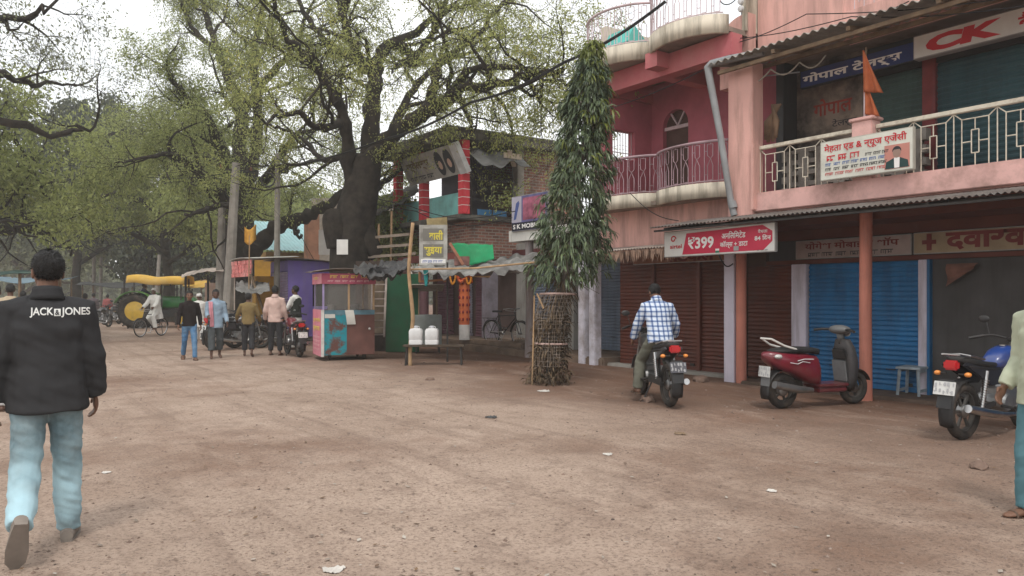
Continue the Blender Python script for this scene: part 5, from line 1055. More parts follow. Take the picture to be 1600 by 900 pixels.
def back_print(root, to, T, sc, s):
    me = to.data; bv = BVHTree.FromPolygons([v.co[:] for v in me.vertices], [tuple(p.vertices) for p in me.polygons])
    def lay(str_, x0, z0, w, h, mat, name, off, bold):
        V, F, H = text_geo(str_, bold, 4) if str_ else (np.array([(i / 8, j / 4, 0) for i in range(9) for j in range(5)]), [(i * 5 + j, i * 5 + 5 + j, i * 5 + 6 + j, i * 5 + j + 1) for i in range(8) for j in range(4)], np.zeros(45))
        if str_:
            bm = bmesh.new(); vs = [bm.verts.new(v) for v in V]
            for f in F:
                try: bm.faces.new([vs[i] for i in f])
                except Exception: pass
            bmesh.ops.triangulate(bm, faces=bm.faces); bmesh.ops.subdivide_edges(bm, edges=bm.edges, cuts=2, use_grid_fill=True); bm.verts.index_update()
            V = np.array([v.co[:] for v in bm.verts]); F = [tuple(v.index for v in f.verts) for f in bm.faces]; H = np.zeros(len(V)); bm.free()
        lo, hi = V.min(0), V.max(0); P = []
        for v in V:
            x = x0 + (v[0] - lo[0]) / (hi[0] - lo[0]) * w; z = z0 + (v[1] - lo[1]) / (hi[1] - lo[1]) * h
            hit = bv.ray_cast(Vector((x, -2, z)), Vector((0, 1, 0))); P.append((x, (hit[0].y if hit[0] else -.15) - off, z))
        m = MB(); m.add(P, F); m.build(name, mat, to)
    z = 1.365
    lay('JACK', -.085, z, .118, .058, LET, 'lettering', .004, .02); lay('JONES', .072, z, .15, .058, LET, 'lettering', .004, .02)
    lay('', .036, z + .008, .033, .042, LET, 'print_box', .004, 0); lay('&', .041, z + .014, .023, .03, JK, 'lettering', .0065, .02)
p = at(74, 856)
person('young man walking away in charcoal jacket with white back lettering and pale jeans', p, FW - RT * .58, 1.74, lean=1, LL=(-9, 3, 46), LR=(11, 2, 5), fl=(-62, 0), AL=(-4, 13, 14), AR=(6, 11, 10), head=(16, 0), skin=SKIN, vox=.0085,
       top=dict(m=JK, hem=-.13, loose=.042, folds=.011, collar=True, name='jacket', extra=back_print, fs=7), pants=dict(m=faded_jeans(), loose=.02, folds=.009, hem=.066), shoe=dict(m=GREYSH), girth=1.0)
# man at the right edge
p = at(1637, 812)
person('man in pale green sweatshirt and teal trousers, cut off by the right edge', p, -RT * 1 - FW * .25, 1.66, LL=(-4, 2, 4), LR=(6, 2, 6), AL=(-10, 9, 24), AR=(-4, 10, 36), skin=SKIN, vox=.01,
       top=dict(m=cloth('pale_green_fleece', (.42, .45, .34), .12), hem=-.14, loose=.03, folds=.009, name='sweatshirt'), pants=dict(m=cloth('teal_trouser_cloth', (.09, .19, .22)), loose=.03, folds=.006), shoe=dict(m=LEATHER, sandal=True))
# rider on the motorcycle
fw = (FW * 1.2 - RT * .16).normalized(); q = at(1046, 636); rb = q + fw * .64; rb.z = gz(rb.x, rb.y)
motorcycle('dark motorcycle with bright red tail lamp carrying the rider in the checked shirt', paint('dark_grey_tank', (.05, .05, .055)), rb, fw, platem=M('shabby_dark_plate', (.1, .1, .115), .6, .2, 5))
pr = rb - fw * .26
person('man in blue checked shirt and olive trousers astride a motorcycle, one foot down', pr, fw, 1.68, lean=20, LL=(40, 16, 44), LR=(62, 14, 92), fl=(0, -8), AL=(42, 16, 12), AR=(30, 26, 34), head=(0, -12), seat=.92, vox=.01, skin=SKIN,
       top=dict(m=plaid_mat(), hem=-.1, loose=.03, folds=.01, collar=True), pants=dict(m=cloth('olive_trouser_cloth', (.125, .125, .1)), loose=.022, folds=.008), shoe=dict(m=LEATHER, sandal=True))
q = at(1222, 639); f2 = (RT * 1.08 + FW * .42).normalized(); scooter('red scooter with dark grey front shield parked before the blue shutter', paint('crimson_paint', (.15, .008, .02)), q + f2 * .6, f2)
q = at(1504, 686); f3 = (RT * 1.0 + FW * .62).normalized(); motorcycle('blue motorcycle with white number plate parked before the dark grey recess', paint('royal_blue_paint', (.015, .05, .22)), q + f3 * .64, f3, tail=REDL, side=M('black_side_panel', (.02, .02, .024), .4, .1, 5), trim=plain('pale_blue_stripe', (.2, .3, .5)))
# small pale stool
p = at(1426, 622); s_ = thing('stool', 'pale grey-blue wooden stool in front of the blue shutter', 'stool', p, R(8)); SM = M('pale_blue_grey_wood', (.33, .38, .42), .75, .15, 6, dirt=.5)
m = MB(); m.box(-.2, .2, -.17, .17, .43, .465); m.build('seat', SM, s_, bevel=.006)
for x in (-1, 1):
    for y in (-1, 1): m = MB(); m.tube([(x * .155, y * .125, .43), (x * .185, y * .15, 0)], [.024, .022], 4); m.build('leg', SM, s_)
for y in (-.14, .14): m = MB(); m.box(-.17, .17, y - .012, y + .012, .1, .14); m.box(-.155, .155, y - .01, y + .01, .385, .428); m.build('rail', SM, s_)

# ------------------------------------------------------------------ street people
tow = lambda px, side=0: (-(FW + RT * ((px - 800) / 1200)) + RT * side)
away = lambda px, side=0: ((FW + RT * ((px - 800) / 1200)) + RT * side)
person('young man in a black long-sleeved top and blue jeans walking towards us', at(296, 562), tow(296, .1), 1.6, LL=(12, 3, 8), LR=(-10, 3, 22), fl=(0, -25), AL=(-12, 14, 14), AR=(10, 14, 12), skin=SKIN, vox=.014,
       top=dict(m=cloth('black_jersey', (.018, .014, .014)), hem=-.08, loose=.015, folds=.006), pants=dict(m=jeans_mat('mid_blue_denim', (.07, .17, .32), (.25, .36, .45)), loose=.008, folds=.008), shoe=dict(m=LEATHER, sandal=True))
def towel(root, to, T, sc, s):
    m = MB(); m.grid(lambda u, v: sc(T(.13 + .09 * (v - .5) + .02 * math.sin(u * 5), -.13 + .27 * min(1, max(0, (u - .3) / .25)) + .015 * math.sin(v * 12), .5 - (abs(u - .42) * 1.1 if u > .55 or u < .3 else .03) + (.02 if .3 < u < .55 else 0))), 24, 6, .012); m.build('towel', cloth('pink_towel', (.55, .25, .29)), root, smooth='all')
person('man in light blue shirt and dark rolled trousers, pink cloth over his shoulder', at(337, 560), tow(337, .15), 1.62, LL=(-8, 3, 14), LR=(10, 3, 4), fl=(-15, 0), AL=(4, 12, 30), AR=(14, 8, 62), skin=SKIND, vox=.014,
       top=dict(m=cloth('washed_blue_cotton', (.24, .32, .4)), hem=-.17, loose=.02, folds=.008, collar=True, extra=towel, sleeve=.95), pants=dict(m=SLT, loose=.03, len=.72, folds=.008), shoe=None)
def turban(root, hp, s):
    m = MB(); m.ell(hp(0, -.01, .06), (.1 * s, .115 * s, .07 * s)); 
    for k in range(4): m.torus(hp(0, -.01, .03 + .025 * k), (.2 * math.sin(k * 2), .2 * math.cos(k * 3), 1), (.085 - .008 * k) * s, .022 * s, 18, 6)
    m.build('turban', WHITEC, root, smooth='all')
person('old man in white clothes and white turban standing near the black motorcycles', zz(311, 533, 25.5) * 1, away(311, .1), 1.55, AL=(10, 8, 30), AR=(6, 8, 20), skin=SKIND, hair=None, cap=turban, vox=.016, top=dict(m=WHITEC, hem=-.42, loose=.03, folds=.01, name='kurta'), pants=dict(m=WHITEC, loose=.03), shoe=dict(m=LEATHER, sandal=True))
person('barefoot boy in a khaki shirt and dark trousers seen from behind', at(388, 557), away(388, .1), 1.53, LL=(7, 2, 4), LR=(-8, 2, 16), fl=(0, -20), AL=(20, 24, 35), AR=(12, 18, 30), skin=SKIND, vox=.014, head=(-10, 8),
       top=dict(m=cloth('khaki_cotton', (.2, .145, .065)), hem=-.06, loose=.02, folds=.007, sleeve=.9), pants=dict(m=DKT, loose=.022, len=.8, folds=.007))
person('young man in pale pink shirt and dark trousers standing with back turned', at(430, 555), away(430, .25), 1.72, LL=(3, 3, 2), LR=(-2, 4, 3), AL=(-2, 14, 26), AR=(0, 12, 24), skin=SKIND, vox=.014, head=(-12, 0),
       top=dict(m=cloth('pale_pink_cotton', (.58, .42, .37)), hem=-.1, loose=.02, folds=.007, collar=True), pants=dict(m=DKT, loose=.012, folds=.006, len=.9), shoe=dict(m=LEATHER, sandal=True))
def waist(root, to, T, sc, s):
    m = MB()
    for q in ((-.06, .2, .155), (.14, .175, .135), (.26, .18, .14), (.36, .2, .145), (.44, .185, .13), (.5, .13, .1)): m.V += [tuple(sc(T(q[1] * math.cos(2 * PI * j / 18), q[2] * math.sin(2 * PI * j / 18), q[0]))) for j in range(18)]
    m.F = [(i * 18 + j, i * 18 + (j + 1) % 18, (i + 1) * 18 + (j + 1) % 18, (i + 1) * 18 + j) for i in range(5) for j in range(18)]; m.I = [0] * len(m.F); m.build('waistcoat', cloth('black_waistcoat_cloth', (.03, .035, .03)), root, smooth='all')
person('man in black waistcoat over white shirt and pyjamas by the violet kiosk', zz(462, 546, 20.6), -RT + FW * .25, 1.68, AL=(26, 6, 62), AR=(14, 6, 48), skin=SKIND, vox=.015, top=dict(m=WHITEC, hem=-.3, loose=.022, folds=.006, extra=waist, sleeve=.95), pants=dict(m=WHITEC, loose=.03), shoe=dict(m=LEATHER, sandal=True))
# left edge people
person('man in a white shirt cut off by the left edge of the picture', at(-10, 640), away(-10, .1), 1.66, LL=(6, 2, 4), LR=(-6, 2, 8), skin=SKIND, vox=.012, face=False, AL=(0, 10, 16), AR=(8, 12, 20), top=dict(m=WHITEC, hem=-.14, loose=.03, folds=.008), pants=dict(m=cloth('pale_grey_trouser_cloth', (.4, .4, .4)), loose=.02), shoe=dict(m=LEATHER, sandal=True))
for px, Z, c, lb, H in ((16, 16, (.42, .34, .24), 'beige shirted man seen from behind under the left market awning', 1.72), (36, 21, (.2, .26, .34), 'man in a grey-blue shirt walking away beyond the beige shirted man', 1.6), (57, 27, (.16, .15, .16), 'distant man in dark clothes just left of the jacket wearer', 1.62), (133, 25, (.55, .53, .5), 'man in off-white shirt partly hidden behind the jacket wearer', 1.55), (146, 38, (.12, .1, .11), 'small far figure in dark clothes near the black tarpaulin stall', 1.6), (168, 41, (.3, .1, .1), 'small far figure in dull red beside the tractor wheel', 1.55)):
    p = zz(px, 462, Z); p.z = 0
    person(lb, p, away(px, .1), H, LL=(8, 2, 4), LR=(-8, 2, 12), skin=SKIND, vox=.017, face=False, top=dict(m=cloth('cotton_%d' % px, c), hem=-.14, loose=.025, folds=.006), pants=dict(m=DKT if px != 36 else SLT, loose=.02), shoe=dict(m=LEATHER, sandal=True))
# cyclist
fc = (RT * -.243 - FW * .965).normalized(); p = at(236, 526)
bicycle('black roadster bicycle ridden by the old man in white', p, fc)
person('white haired old man in loose white shirt riding a bicycle', p - fc * .26, fc, 1.66, lean=9, LL=(52, 8, 64), LR=(38, 8, 92), fl=(0, -15), AL=(42, 8, 20), AR=(42, 8, 20), head=(0, -4), seat=1.0, skin=SKIND, hair=GREYH, vox=.015, top=dict(m=WHITEC, hem=-.38, loose=.045, folds=.012), pants=dict(m=WHITEC, loose=.03), shoe=dict(m=LEATHER, sandal=True))
p = onx(790, 462, 11.75); p.z = .16; bicycle('black roadster bicycle leaning by the white wall next to the slate shutter', p, RT * -.95 + FW * .2 if False else Vector((.15, -1, 0)))
# parked motorcycles behind the people
BK = paint('black_paint', (.02, .02, .024))
mc = motorcycle('black motorcycle nearest the thin stall pole behind the khaki boy', BK, zz(372, 462, 21.5) * 1, RT * .7 + FW * .7, group='black motorcycles parked by the kiosk'); place(mc, (mc.location.x, mc.location.y, 0), fwd_rot(RT * .75 + FW * .6))
for px, Z, dv, lb in ((402, 22.3, RT * .8 + FW * .5, 'black motorcycle between the khaki boy and the pale pink shirt'), (352, 23.6, RT * .3 + FW * .9, 'black motorcycle half hidden behind the light blue shirt'), (432, 23.2, RT * .9 + FW * .3, 'black motorcycle in front of the purple kiosk shutter')):
    c = copy_tree(mc); p = zz(px, 462, Z); place(c, (p.x, p.y, 0), fwd_rot(dv)); c['label'] = lb
q = at(468, 558); fm = (FW * .9 - RT * .5).normalized(); motorcycle('maroon motorcycle standing close behind the pink food cart', paint('maroon_paint', (.16, .012, .025)), q + fm * .64, fm)
for px, Z, lb in ((157, 36, 'dark motorcycle far away in front of the black tarpaulin stall'), (175, 40, 'dark motorcycle far away left of the tractor wheel'), (112, 33, 'dark motorcycle far off behind the jacket wearer')):
    c = copy_tree(mc); p = zz(px, 462, Z); place(c, (p.x, p.y, 0), fwd_rot(away(px, .6))); c['label'] = lb; c['group'] = 'motorcycles far down the street'
# ------------------------------------------------------------------ pink and teal food cart
def wood_part(root, mb, n, mat, **k): return mb.build(n, mat, root, True, **k)
al = R(24); ux = RT * math.cos(al) + FW * math.sin(al); uy = -RT * math.sin(al) + FW * math.cos(al)
c0 = at(504, 565); LX, LY = 1.2, 1.12
ct = thing('food_cart', 'pink and teal glazed food cart with yellow lettering and a rusty brown side', 'food cart', c0 + ux * LX / 2 + uy * LY / 2, 0); CP = lambda u, v, z: Vector(c0 + ux * u + uy * v) + Vector((0, 0, z))
CM = Matrix((ux, uy, Vector((0, 0, 1)))).transposed()
def cbox(m, u0, u1, v0, v1, z0, z1): return m.obox(CP((u0 + u1) / 2, (v0 + v1) / 2, (z0 + z1) / 2), (u1 - u0, v1 - v0, z1 - z0), CM)
PNK = M('pink_banner', (.58, .17, .23), .6, .12, 3, dirt=.5, dcol=(.6, .38, .38), dscale=1.5); PNKD = M('crimson_banner', (.4, .07, .13), .6, .15, 3, dirt=.4, dcol=(.5, .25, .25))
TLR = M('teal_and_rust_paint', (.02, .23, .28), .7, .15, 3, dirt=1, dcol=(.12, .055, .045), dscale=1.3, dlo=.47, dhi=.53); RST = M('rust_brown_paint', (.13, .06, .05), .8, .25, 3, dirt=.5, dcol=(.07, .04, .035)); YEL = plain('yellow_lettering_paint', (.75, .6, .12)); WPN = M('off_white_board', (.58, .56, .53), .7, .08, 4, dirt=.5)
m = MB(); cbox(m, 0, .55, 0, .03, .13, 1.05); cp = wood_part(ct, m, 'teal_panel', TLR); m = MB(); cbox(m, .551, LX, .001, .03, .13, 1.05); wood_part(ct, m, 'rusty_panel', RST)
m = MB(); cbox(m, 0, LX, -.004, .03, 1.052, 1.16); wood_part(ct, m, 'counter_edge', M('teal_grey_edge', (.1, .2, .25), .7, .2, 4, dirt=.5))
m = MB(); cbox(m, -.03, -.003, .03, LY, .1, 1.17); pp = wood_part(ct, m, 'printed_panel', PNK); m = MB(); cbox(m, -.035, .03, -.035, .002, .1, 1.17); wood_part(ct, m, 'corner_strip', WPN)
m = MB(); cbox(m, 0, LX, LY - .03, LY, .13, 1.16); cbox(m, LX - .03, LX - .001, .03, LY - .03, .13, 1.16); wood_part(ct, m, 'back_panel', RST)
m = MB(); cbox(m, 0, LX, .03, LY, 1.1, 1.14); wood_part(ct, m, 'counter', WOOD)
XL = -uy
for s_, z, w_, h_, mt in (('गुल रवटवोल', .86, .86, .13, YEL), ('फुलवा मसटा', .65, .8, .13, YEL)): put_text(s_, mt, pp, CP(-.03, LY - .12, z), XL, (0, 0, 1), w_, h_, bold=.03)
for k, z in enumerate((.5, .41, .32, .22)): scribble(plain('pale_pink_lettering', (.75, .5, .5)), pp, CP(-.03, LY - .1, z), XL, (0, 0, 1), .85, .05, seed=k, words=6)
for u, v in ((.02, .02), (LX - .02, .02), (.02, LY - .02), (LX - .02, LY - .02), (.6, .02)):
    m = MB(); cbox(m, u - .02, u + .02, v - .018, v + .018, 1.16, 2.02); wood_part(ct, m, 'post', WOODL if u > .5 else M('lilac_frame', (.3, .24, .42), .7, .15, 5))
for (a, b, n_, mt, yv) in ((0, LX, 'front', PNKD, 0), ): m = MB(); cbox(m, -.02, LX + .02, -.024, -.002, 1.76, 2.0); bn = wood_part(ct, m, 'banner', mt); scribble(YEL, bn, CP(.15, -.024, 1.89), ux, (0, 0, 1), .95, .07, seed=8, words=4); scribble(plain('pale_pink_lettering', (.75, .5, .5)), bn, CP(.1, -.024, 1.8), ux, (0, 0, 1), 1.0, .045, seed=9, words=6)
m = MB(); cbox(m, -.044, -.022, -.02, LY, 1.76, 2.0); bn = wood_part(ct, m, 'banner', PNK); scribble(plain('pale_pink_lettering', (.75, .5, .5)), bn, CP(-.044, LY - .1, 1.86), XL, (0, 0, 1), .9, .06, seed=4, words=4)
put_text('पाटवोल', YEL, bn, CP(-.046, LY - .35, 1.86), XL, (0, 0, 1), .4, .09, bold=.02)
gm = bpy.data.materials.new('dusty_glass'); gm.use_nodes = True; t_ = gm.node_tree; tb_ = t_.nodes.new('ShaderNodeBsdfTransparent'); mx_ = t_.nodes.new('ShaderNodeMixShader'); mx_.inputs[0].default_value = .16; t_.nodes['Principled BSDF'].inputs['Roughness'].default_value = .12; t_.nodes['Principled BSDF'].inputs['Base Color'].default_value = (.35, .34, .32, 1); t_.links.new(tb_.outputs[0], mx_.inputs[1]); t_.links.new(t_.nodes['Principled BSDF'].outputs[0], mx_.inputs[2]); t_.links.new(mx_.outputs[0], t_.nodes['Material Output'].inputs[0])
for u0, u1 in ((.04, .58), (.62, LX - .04)): m = MB(); cbox(m, u0, u1, .015, .02, 1.17, 1.75); wood_part(ct, m, 'glass_pane', gm)
m = MB(); cbox(m, .01, .015, .04, LY - .04, 1.17, 1.75); wood_part(ct, m, 'glass_pane', gm)
m = MB(); m.grid(lambda u, v: CP(-.18 + (LX + .3) * u, -.2 + (LY + .35) * v, 2.05 + .06 * math.sin(u * 3.1) + .015 * math.sin(v * 9 + u * 5)), 14, 8, .012); wood_part(ct, m, 'roof', M('rusty_roof_sheet', (.2, .17, .15), .8, .25, 4, dirt=.7), smooth='all')
for u in (.2, LX - .2):
    for v in (.2, LY - .2): m = MB(); m.torus(CP(u, v, .12), ux, .09, .025, 18, 6); m.cyl(CP(u - .03, v, .12), CP(u + .03, v, .12), .06); wood_part(ct, m, 'wheel', TYRE, smooth=True)
pa = M('newsprint', (.55, .54, .5), .9, .08, 9, dirt=.3)
m = MB(); m.grid(lambda u, v: CP(.5 + .2 * u + .05 * v, -.03 - .02 * math.sin(v * 3), 1.16 - .33 * v), 4, 6, .003); ne = m.build('newspaper', pa); setp(ne, 'sheet of newspaper hanging over the edge of the food cart counter', 'newspaper')
m = MB(); cbox(m, .05, .28, -.01, -.004, .98, 1.07); stk = wood_part(ct, m, 'paper_label', pa)
m = MB(); m.ell(CP(LX - .12, -.01, .72), (.03, .03, .03)); wood_part(ct, m, 'knob', WPN, smooth=True)
m = MB()
for u, v, r_ in ((.3, .5, .1), (.85, .6, .13)): m.lathe([(0, 0), (r_ * .8, 0), (r_, .12), (r_ * .9, .12), (0, .02)], CP(u, v, 1.142), n=14)
for k, (u, v, r_) in enumerate(((.3, .5, .1), (.85, .6, .13))): m = MB(); m.lathe([(0, 0), (r_ * .8, 0), (r_, .14), (r_ * .93, .14), (r_ * .75, .02), (0, .02)], CP(u, v, 1.142), n=16); setp(m.build('bowl', ALU, None, smooth=True), ('smaller metal bowl on the food cart counter behind glass', 'larger metal bowl on the food cart counter behind glass')[k], 'bowl')

# ------------------------------------------------------------------ drink stall with grey box, cans, bench
bx = thing('ice_box_stall', 'grey metal stall box with a small tilted roof on thin posts', 'stall', at(668, 551), fwd_rot(-FW - RT * -.15)); GB = M('grey_green_tin', (.26, .29, .28), .6, .12, 3, dirt=.5, dcol=(.14, .12, .1))
m = MB(); m.rings([[(x * w_, y * .3, z) for x, y in ((-1, -1), (1, -1), (1, 1), (-1, 1))] for z, w_ in ((.18, .36), (1.0, .36))]); m.build('box', GB, bx, bevel=.015)
for x in (-.3, .3):
    for y in (-.25, .25): m = MB(); m.bar((x, y, 0), (x, y, .18), .035); m.build('leg', IRON, bx); m = MB(); m.bar((x * .8, y, 1.0), (x * .8, y, 1.66 + y * .1), .025); m.build('post', WOOD, bx)
m = MB(); m.grid(lambda u, v: (-.42 + .84 * u, -.4 + .8 * v, 1.64 + .16 * v), 4, 4, .02); m.build('roof', M('bleached_board', (.4, .37, .32), .85, .15, 4, dirt=.5), bx)
be = thing('bench', 'long low wooden bench carrying the white water cans', 'bench', zz(678, 571, 16.6) * 1, fwd_rot(-FW + RT * .0)); place(be, (be.location.x, be.location.y, 0), fwd_rot(-FW))
m = MB(); m.box(-.66, .66, -.15, .15, .4, .44); m.build('seat', M('dark_bench_wood', (.08, .06, .045), .9, .3, 6, dirt=.4), be, bevel=.006)
for x in (-.6, .6):
    for y in (-.1, .1): m = MB(); m.bar((x, y, 0), (x * .97, y, .4), .035); m.build('leg', IRON, be)
CAN = M('white_plastic_can', (.68, .68, .68), .5, .06, 5, dirt=.3, spec=.4)
for k, (px, lb) in enumerate(((650, 'white plastic water can on the bench beside the crooked pole'), (675, 'white plastic water can on the middle of the bench before the grey box'))):
    p = zz(px, 541, 16.6); cn = thing('water_can', lb, 'water can', (p.x, p.y, .44), fwd_rot(-FW), 'white water cans'); m = MB()
    m.rings([[(rx * math.copysign(abs(math.cos(a)) ** .35, math.cos(a)), rx * .8 * math.copysign(abs(math.sin(a)) ** .35, math.sin(a)), z) for a in [2 * PI * j / 20 for j in range(20)]] for z, rx in ((0, .12), (.012, .145), (.1, .148), (.112, .142), (.125, .148), (.3, .148), (.345, .12), (.36, .05), (.365, .035), (.38, .035))]); m.build('body', CAN, cn, smooth=True)
    m = MB(); m.lathe([(.0, .38), (.042, .38), (.042, .41), (0, .412)], n=14); m.build('cap', plain('white_cap', (.6, .62, .66)), cn, smooth=True)
    m = MB(); m.tube([(-.07, 0, .33), (-.07, 0, .39), (0, 0, .4), (.06, 0, .39), (.07, 0, .33)], .01, 6); m.build('handle', CAN, cn)
# crooked pole, tarpaulins, boards
b_ = at(641, 571); m = MB(); m.tube(smooth_poly([b_ + Vector((0, 0, -.1))] + [zz(a, c, 16.6) for a, c in ((641, 540), (645, 500), (643, 470), (639, 430), (640, 400), (645, 348))], 3), [.045] * 10 + [.04] * 9, 8); setp(m.build('tarpaulin_pole', WOODL, None, smooth='all'), 'crooked wooden pole holding up the tarpaulins beside the white cans', 'pole')
TARP = M('black_tarpaulin', (.045, .045, .047), .55, .3, 5, dirt=.5, dcol=(.16, .15, .14), spec=.4)
def tarp(nm, lb, A_, B_, C_, D_, mat, nu=30, nv=10, sag=.15, wr=.05, seed=1, cat='tarpaulin'):   # corner points A-B front edge, D-C back edge
    def fn(u, v):
        p = (Vector(A_).lerp(Vector(B_), u)).lerp(Vector(D_).lerp(Vector(C_), u), v); q = Vector((u * 9, v * 6, seed))
        return p + Vector((0, 0, -sag * math.sin(PI * u) * (1 - .5 * v) + wr * noise.noise(q) + wr * .6 * noise.noise(q * 2.3)))
    m = MB(); m.grid(fn, nu, nv, .008); return setp(m.build(nm, mat, None, smooth='all'), lb, cat)
tarp('black_tarpaulin', 'crumpled black tarpaulin slung from the food cart roof to the crooked pole', zz(552, 424, 17.2), zz(640, 418, 16.7), zz(636, 404, 18.6), zz(556, 412, 18.8), TARP, sag=.16, wr=.16)
tarp('black_tarpaulin', 'lower fold of black tarpaulin hanging beside the ladder', zz(575, 436, 17.6), zz(636, 420, 16.9), zz(636, 410, 17.2), zz(578, 417, 17.4), TARP, sag=.12, wr=.1, seed=4)
GTP = M('patched_grey_tarpaulin', (.24, .235, .225), .75, .35, 3, dirt=.7, dcol=(.07, .065, .06)); ROPE = M('pale_rope', (.4, .36, .3), .9, .2, 9)
tarp('patched_awning', 'patched grey tarpaulin awning on sticks in front of the slate shutter', zz(642, 424, 17), zz(845, 412, 15.8), zz(838, 396, 18.6), zz(668, 408, 20.2), GTP, nu=60, sag=.16, wr=.17, seed=2)
for k, (a, b, lb) in enumerate((((642, 421, 17), (845, 409, 15.7), 'long thin pole along the front edge of the patched awning'), ((715, 424, 18), (765, 432, 16.4), 'short stick poking out from under the patched awning'))):
    m = MB(); m.tube([zz(*a), zz((a[0] + b[0]) / 2, (a[1] + b[1]) / 2 + 4, (a[2] + b[2]) / 2), zz(*b)], .02, 6); setp(m.build('awning_pole', WOODL), lb, 'pole')
m = MB(); p = zz(699, 560, 17.3); p.z = 0; m.tube([p, p + Vector((0, 0, 2.25))], .022, 6); setp(m.build('awning_pole', IRON), 'thin iron pole under the patched awning left of the orange pillar', 'pole')
GT = M('green_tarpaulin', (.01, .26, .1), .6, .15, 3, dirt=.3)
tarp('green_tarpaulin', 'bright green tarpaulin sheet stretched above the patched awning', zz(722, 416, 18.2), zz(772, 405, 17.8), zz(770, 382, 18.0), zz(706, 379, 18.4), GT, sag=.02, wr=.03)
m = MB(); m.bar(zz(703, 380, 18.2), zz(724, 414, 18), .05); setp(m.build('awning_batten', M('red_brown_batten', (.3, .13, .08), .8, .2, 5)), 'red-brown batten along the slanting edge of the green tarpaulin', 'batten')
tarp('teal_rag', 'strip of teal cloth hanging below the patched awning by the crooked pole', zz(661, 420, 16.9), zz(669, 419, 16.9), zz(668, 447, 16.9), zz(664, 448, 16.9), M('teal_cloth', (.02, .2, .2), .9, .2, 6), 4, 8, 0, .03, cat='cloth')
def board(nm, lb, cat, px0, px1, y0, y1, Z, mat, th=.06, z0=None):
    a = zz(px0, y1, Z); b = zz(px1, y1, Z); t = zz(px0, y0, Z).z; m = MB(); m.obox(((a.x + b.x) / 2, (a.y + b.y) / 2, (t + (a.z if z0 is None else z0)) / 2), ((b - a).length, th, t - (a.z if z0 is None else z0)), Matrix((RT, FW, Vector((0, 0, 1)))).transposed()); o = m.build(nm, mat, None, bevel=.005); return setp(o, lb, cat)
board('green_partition', 'tall dark green board partition right of the ladder', 'partition', 603, 655, 428, 528, 20.2, M('dark_green_paint', (.012, .075, .035), .6, .15, 3, dirt=.4), z0=.02)
board('shed_wall', 'dark plank wall of the shed behind the ladder', 'wall', 556, 606, 408, 528, 20.8, M('sooty_planks', (.06, .045, .04), .9, .35, 5, dirt=.5), z0=.0)
board('brown_shed', 'brown timber shed front between the big trunk and the ladder', 'shed', 575, 600, 428, 470, 20.4, M('ochre_planks', (.16, .12, .085), .9, .3, 5, dirt=.5), z0=.5)
ld = thing('ladder', 'weathered pale ladder leaning against the plank shed', 'ladder', zz(594, 525, 19.4)); ld.location.z = 0; MW[ld.name] = Matrix.Translation(ld.location)
for px in (579, 600): m = MB(); m.bar(zz(px + 4, 426, 19.9), Vector(zz(px, 527, 19.3)[:2] + (0.02,)) if False else zz(px, 527, 19.3), .05, .04); m.build('side_rail', M('pale_grey_wood', (.36, .3, .27), .85, .25, 6, dirt=.4), ld, True)
for k in range(9): f = k / 9 + .04; m = MB(); m.bar(zz(579 + 4 * f, 527 - 101 * f, 19.3 + .6 * f), zz(600 + 4 * f, 527 - 101 * f, 19.3 + .6 * f), .03); m.build('rung', MAT['pale_grey_wood'], ld, True)
# clutter of sheds behind the big trunk
board('back_wall', 'pinkish plastered house wall behind the big trunk', 'wall', 560, 640, 332, 420, 27, M('pinkish_plaster', (.36, .24, .22), .9, .15, 2, dirt=.7), th=.3, z0=0)
tarp('thatch_sheet', 'dark sagging roof sheet behind the big trunk', zz(560, 345, 24), zz(655, 300, 23.4), zz(650, 285, 27), zz(556, 325, 27), M('sooty_sheet', (.05, .045, .04), .9, .3, 3, dirt=.4), sag=.1, wr=.12, cat='roof sheet')
for k, (px, y0, y1) in enumerate(((577, 336, 412), (610, 330, 410), (590, 350, 410))):
    m = MB(); m.cyl(zz(px, y1 + 60, 22.6), zz(px + 2, y0, 22.6), .035, 8); setp(m.build('scaffold_pole', WOODL), ('pale upright pole just right of the big trunk', 'pale upright pole beside the small leafy tree', 'short dark-based pole between two upright poles by the trunk')[k], 'pole')
for k, (y, a, b) in enumerate(((372, 572, 640), (388, 565, 645), (402, 570, 650))):
    m = MB(); m.bar(zz(a, y, 22.4), zz(b, y - 6, 22.2), .05, .08); setp(m.build('cross_plank', M('faded_plank', (.25, .2, .16), .9, .3, 5)), ('topmost grey plank nailed across the poles behind the tarpaulin', 'middle grey plank nailed across the poles behind the tarpaulin', 'lowest grey plank nailed across the poles behind the tarpaulin')[k], 'plank')
pf = thing('orange_rack', 'orange wooden rack below the yellow lettered poster', 'rack', zz(675, 440, 18.9))
for a, b, c, d in ((654, 416, 696, 411), (656, 440, 696, 437)): m = MB(); m.bar(zz(a, b, 18.9), zz(c, d, 18.9), .05); m.build('rail', M('orange_wood', (.42, .2, .1), .8, .2, 5), pf, True)
for px in (656, 695): m = MB(); m.bar(zz(px, 441, 18.9), zz(px, 412, 18.9), .05); m.build('post', MAT['orange_wood'], pf, True)
m = MB(); m.obox(zz(722, 408, 18.2), (.36, .2, .22), Matrix((RT, FW, Vector((0, 0, 1)))).transposed()); setp(m.build('wire_crate', M('reddish_crate', (.2, .1, .085), .85, .3, 8), None, bevel=.01), 'small reddish crate resting on the patched awning over the orange pillar', 'crate')
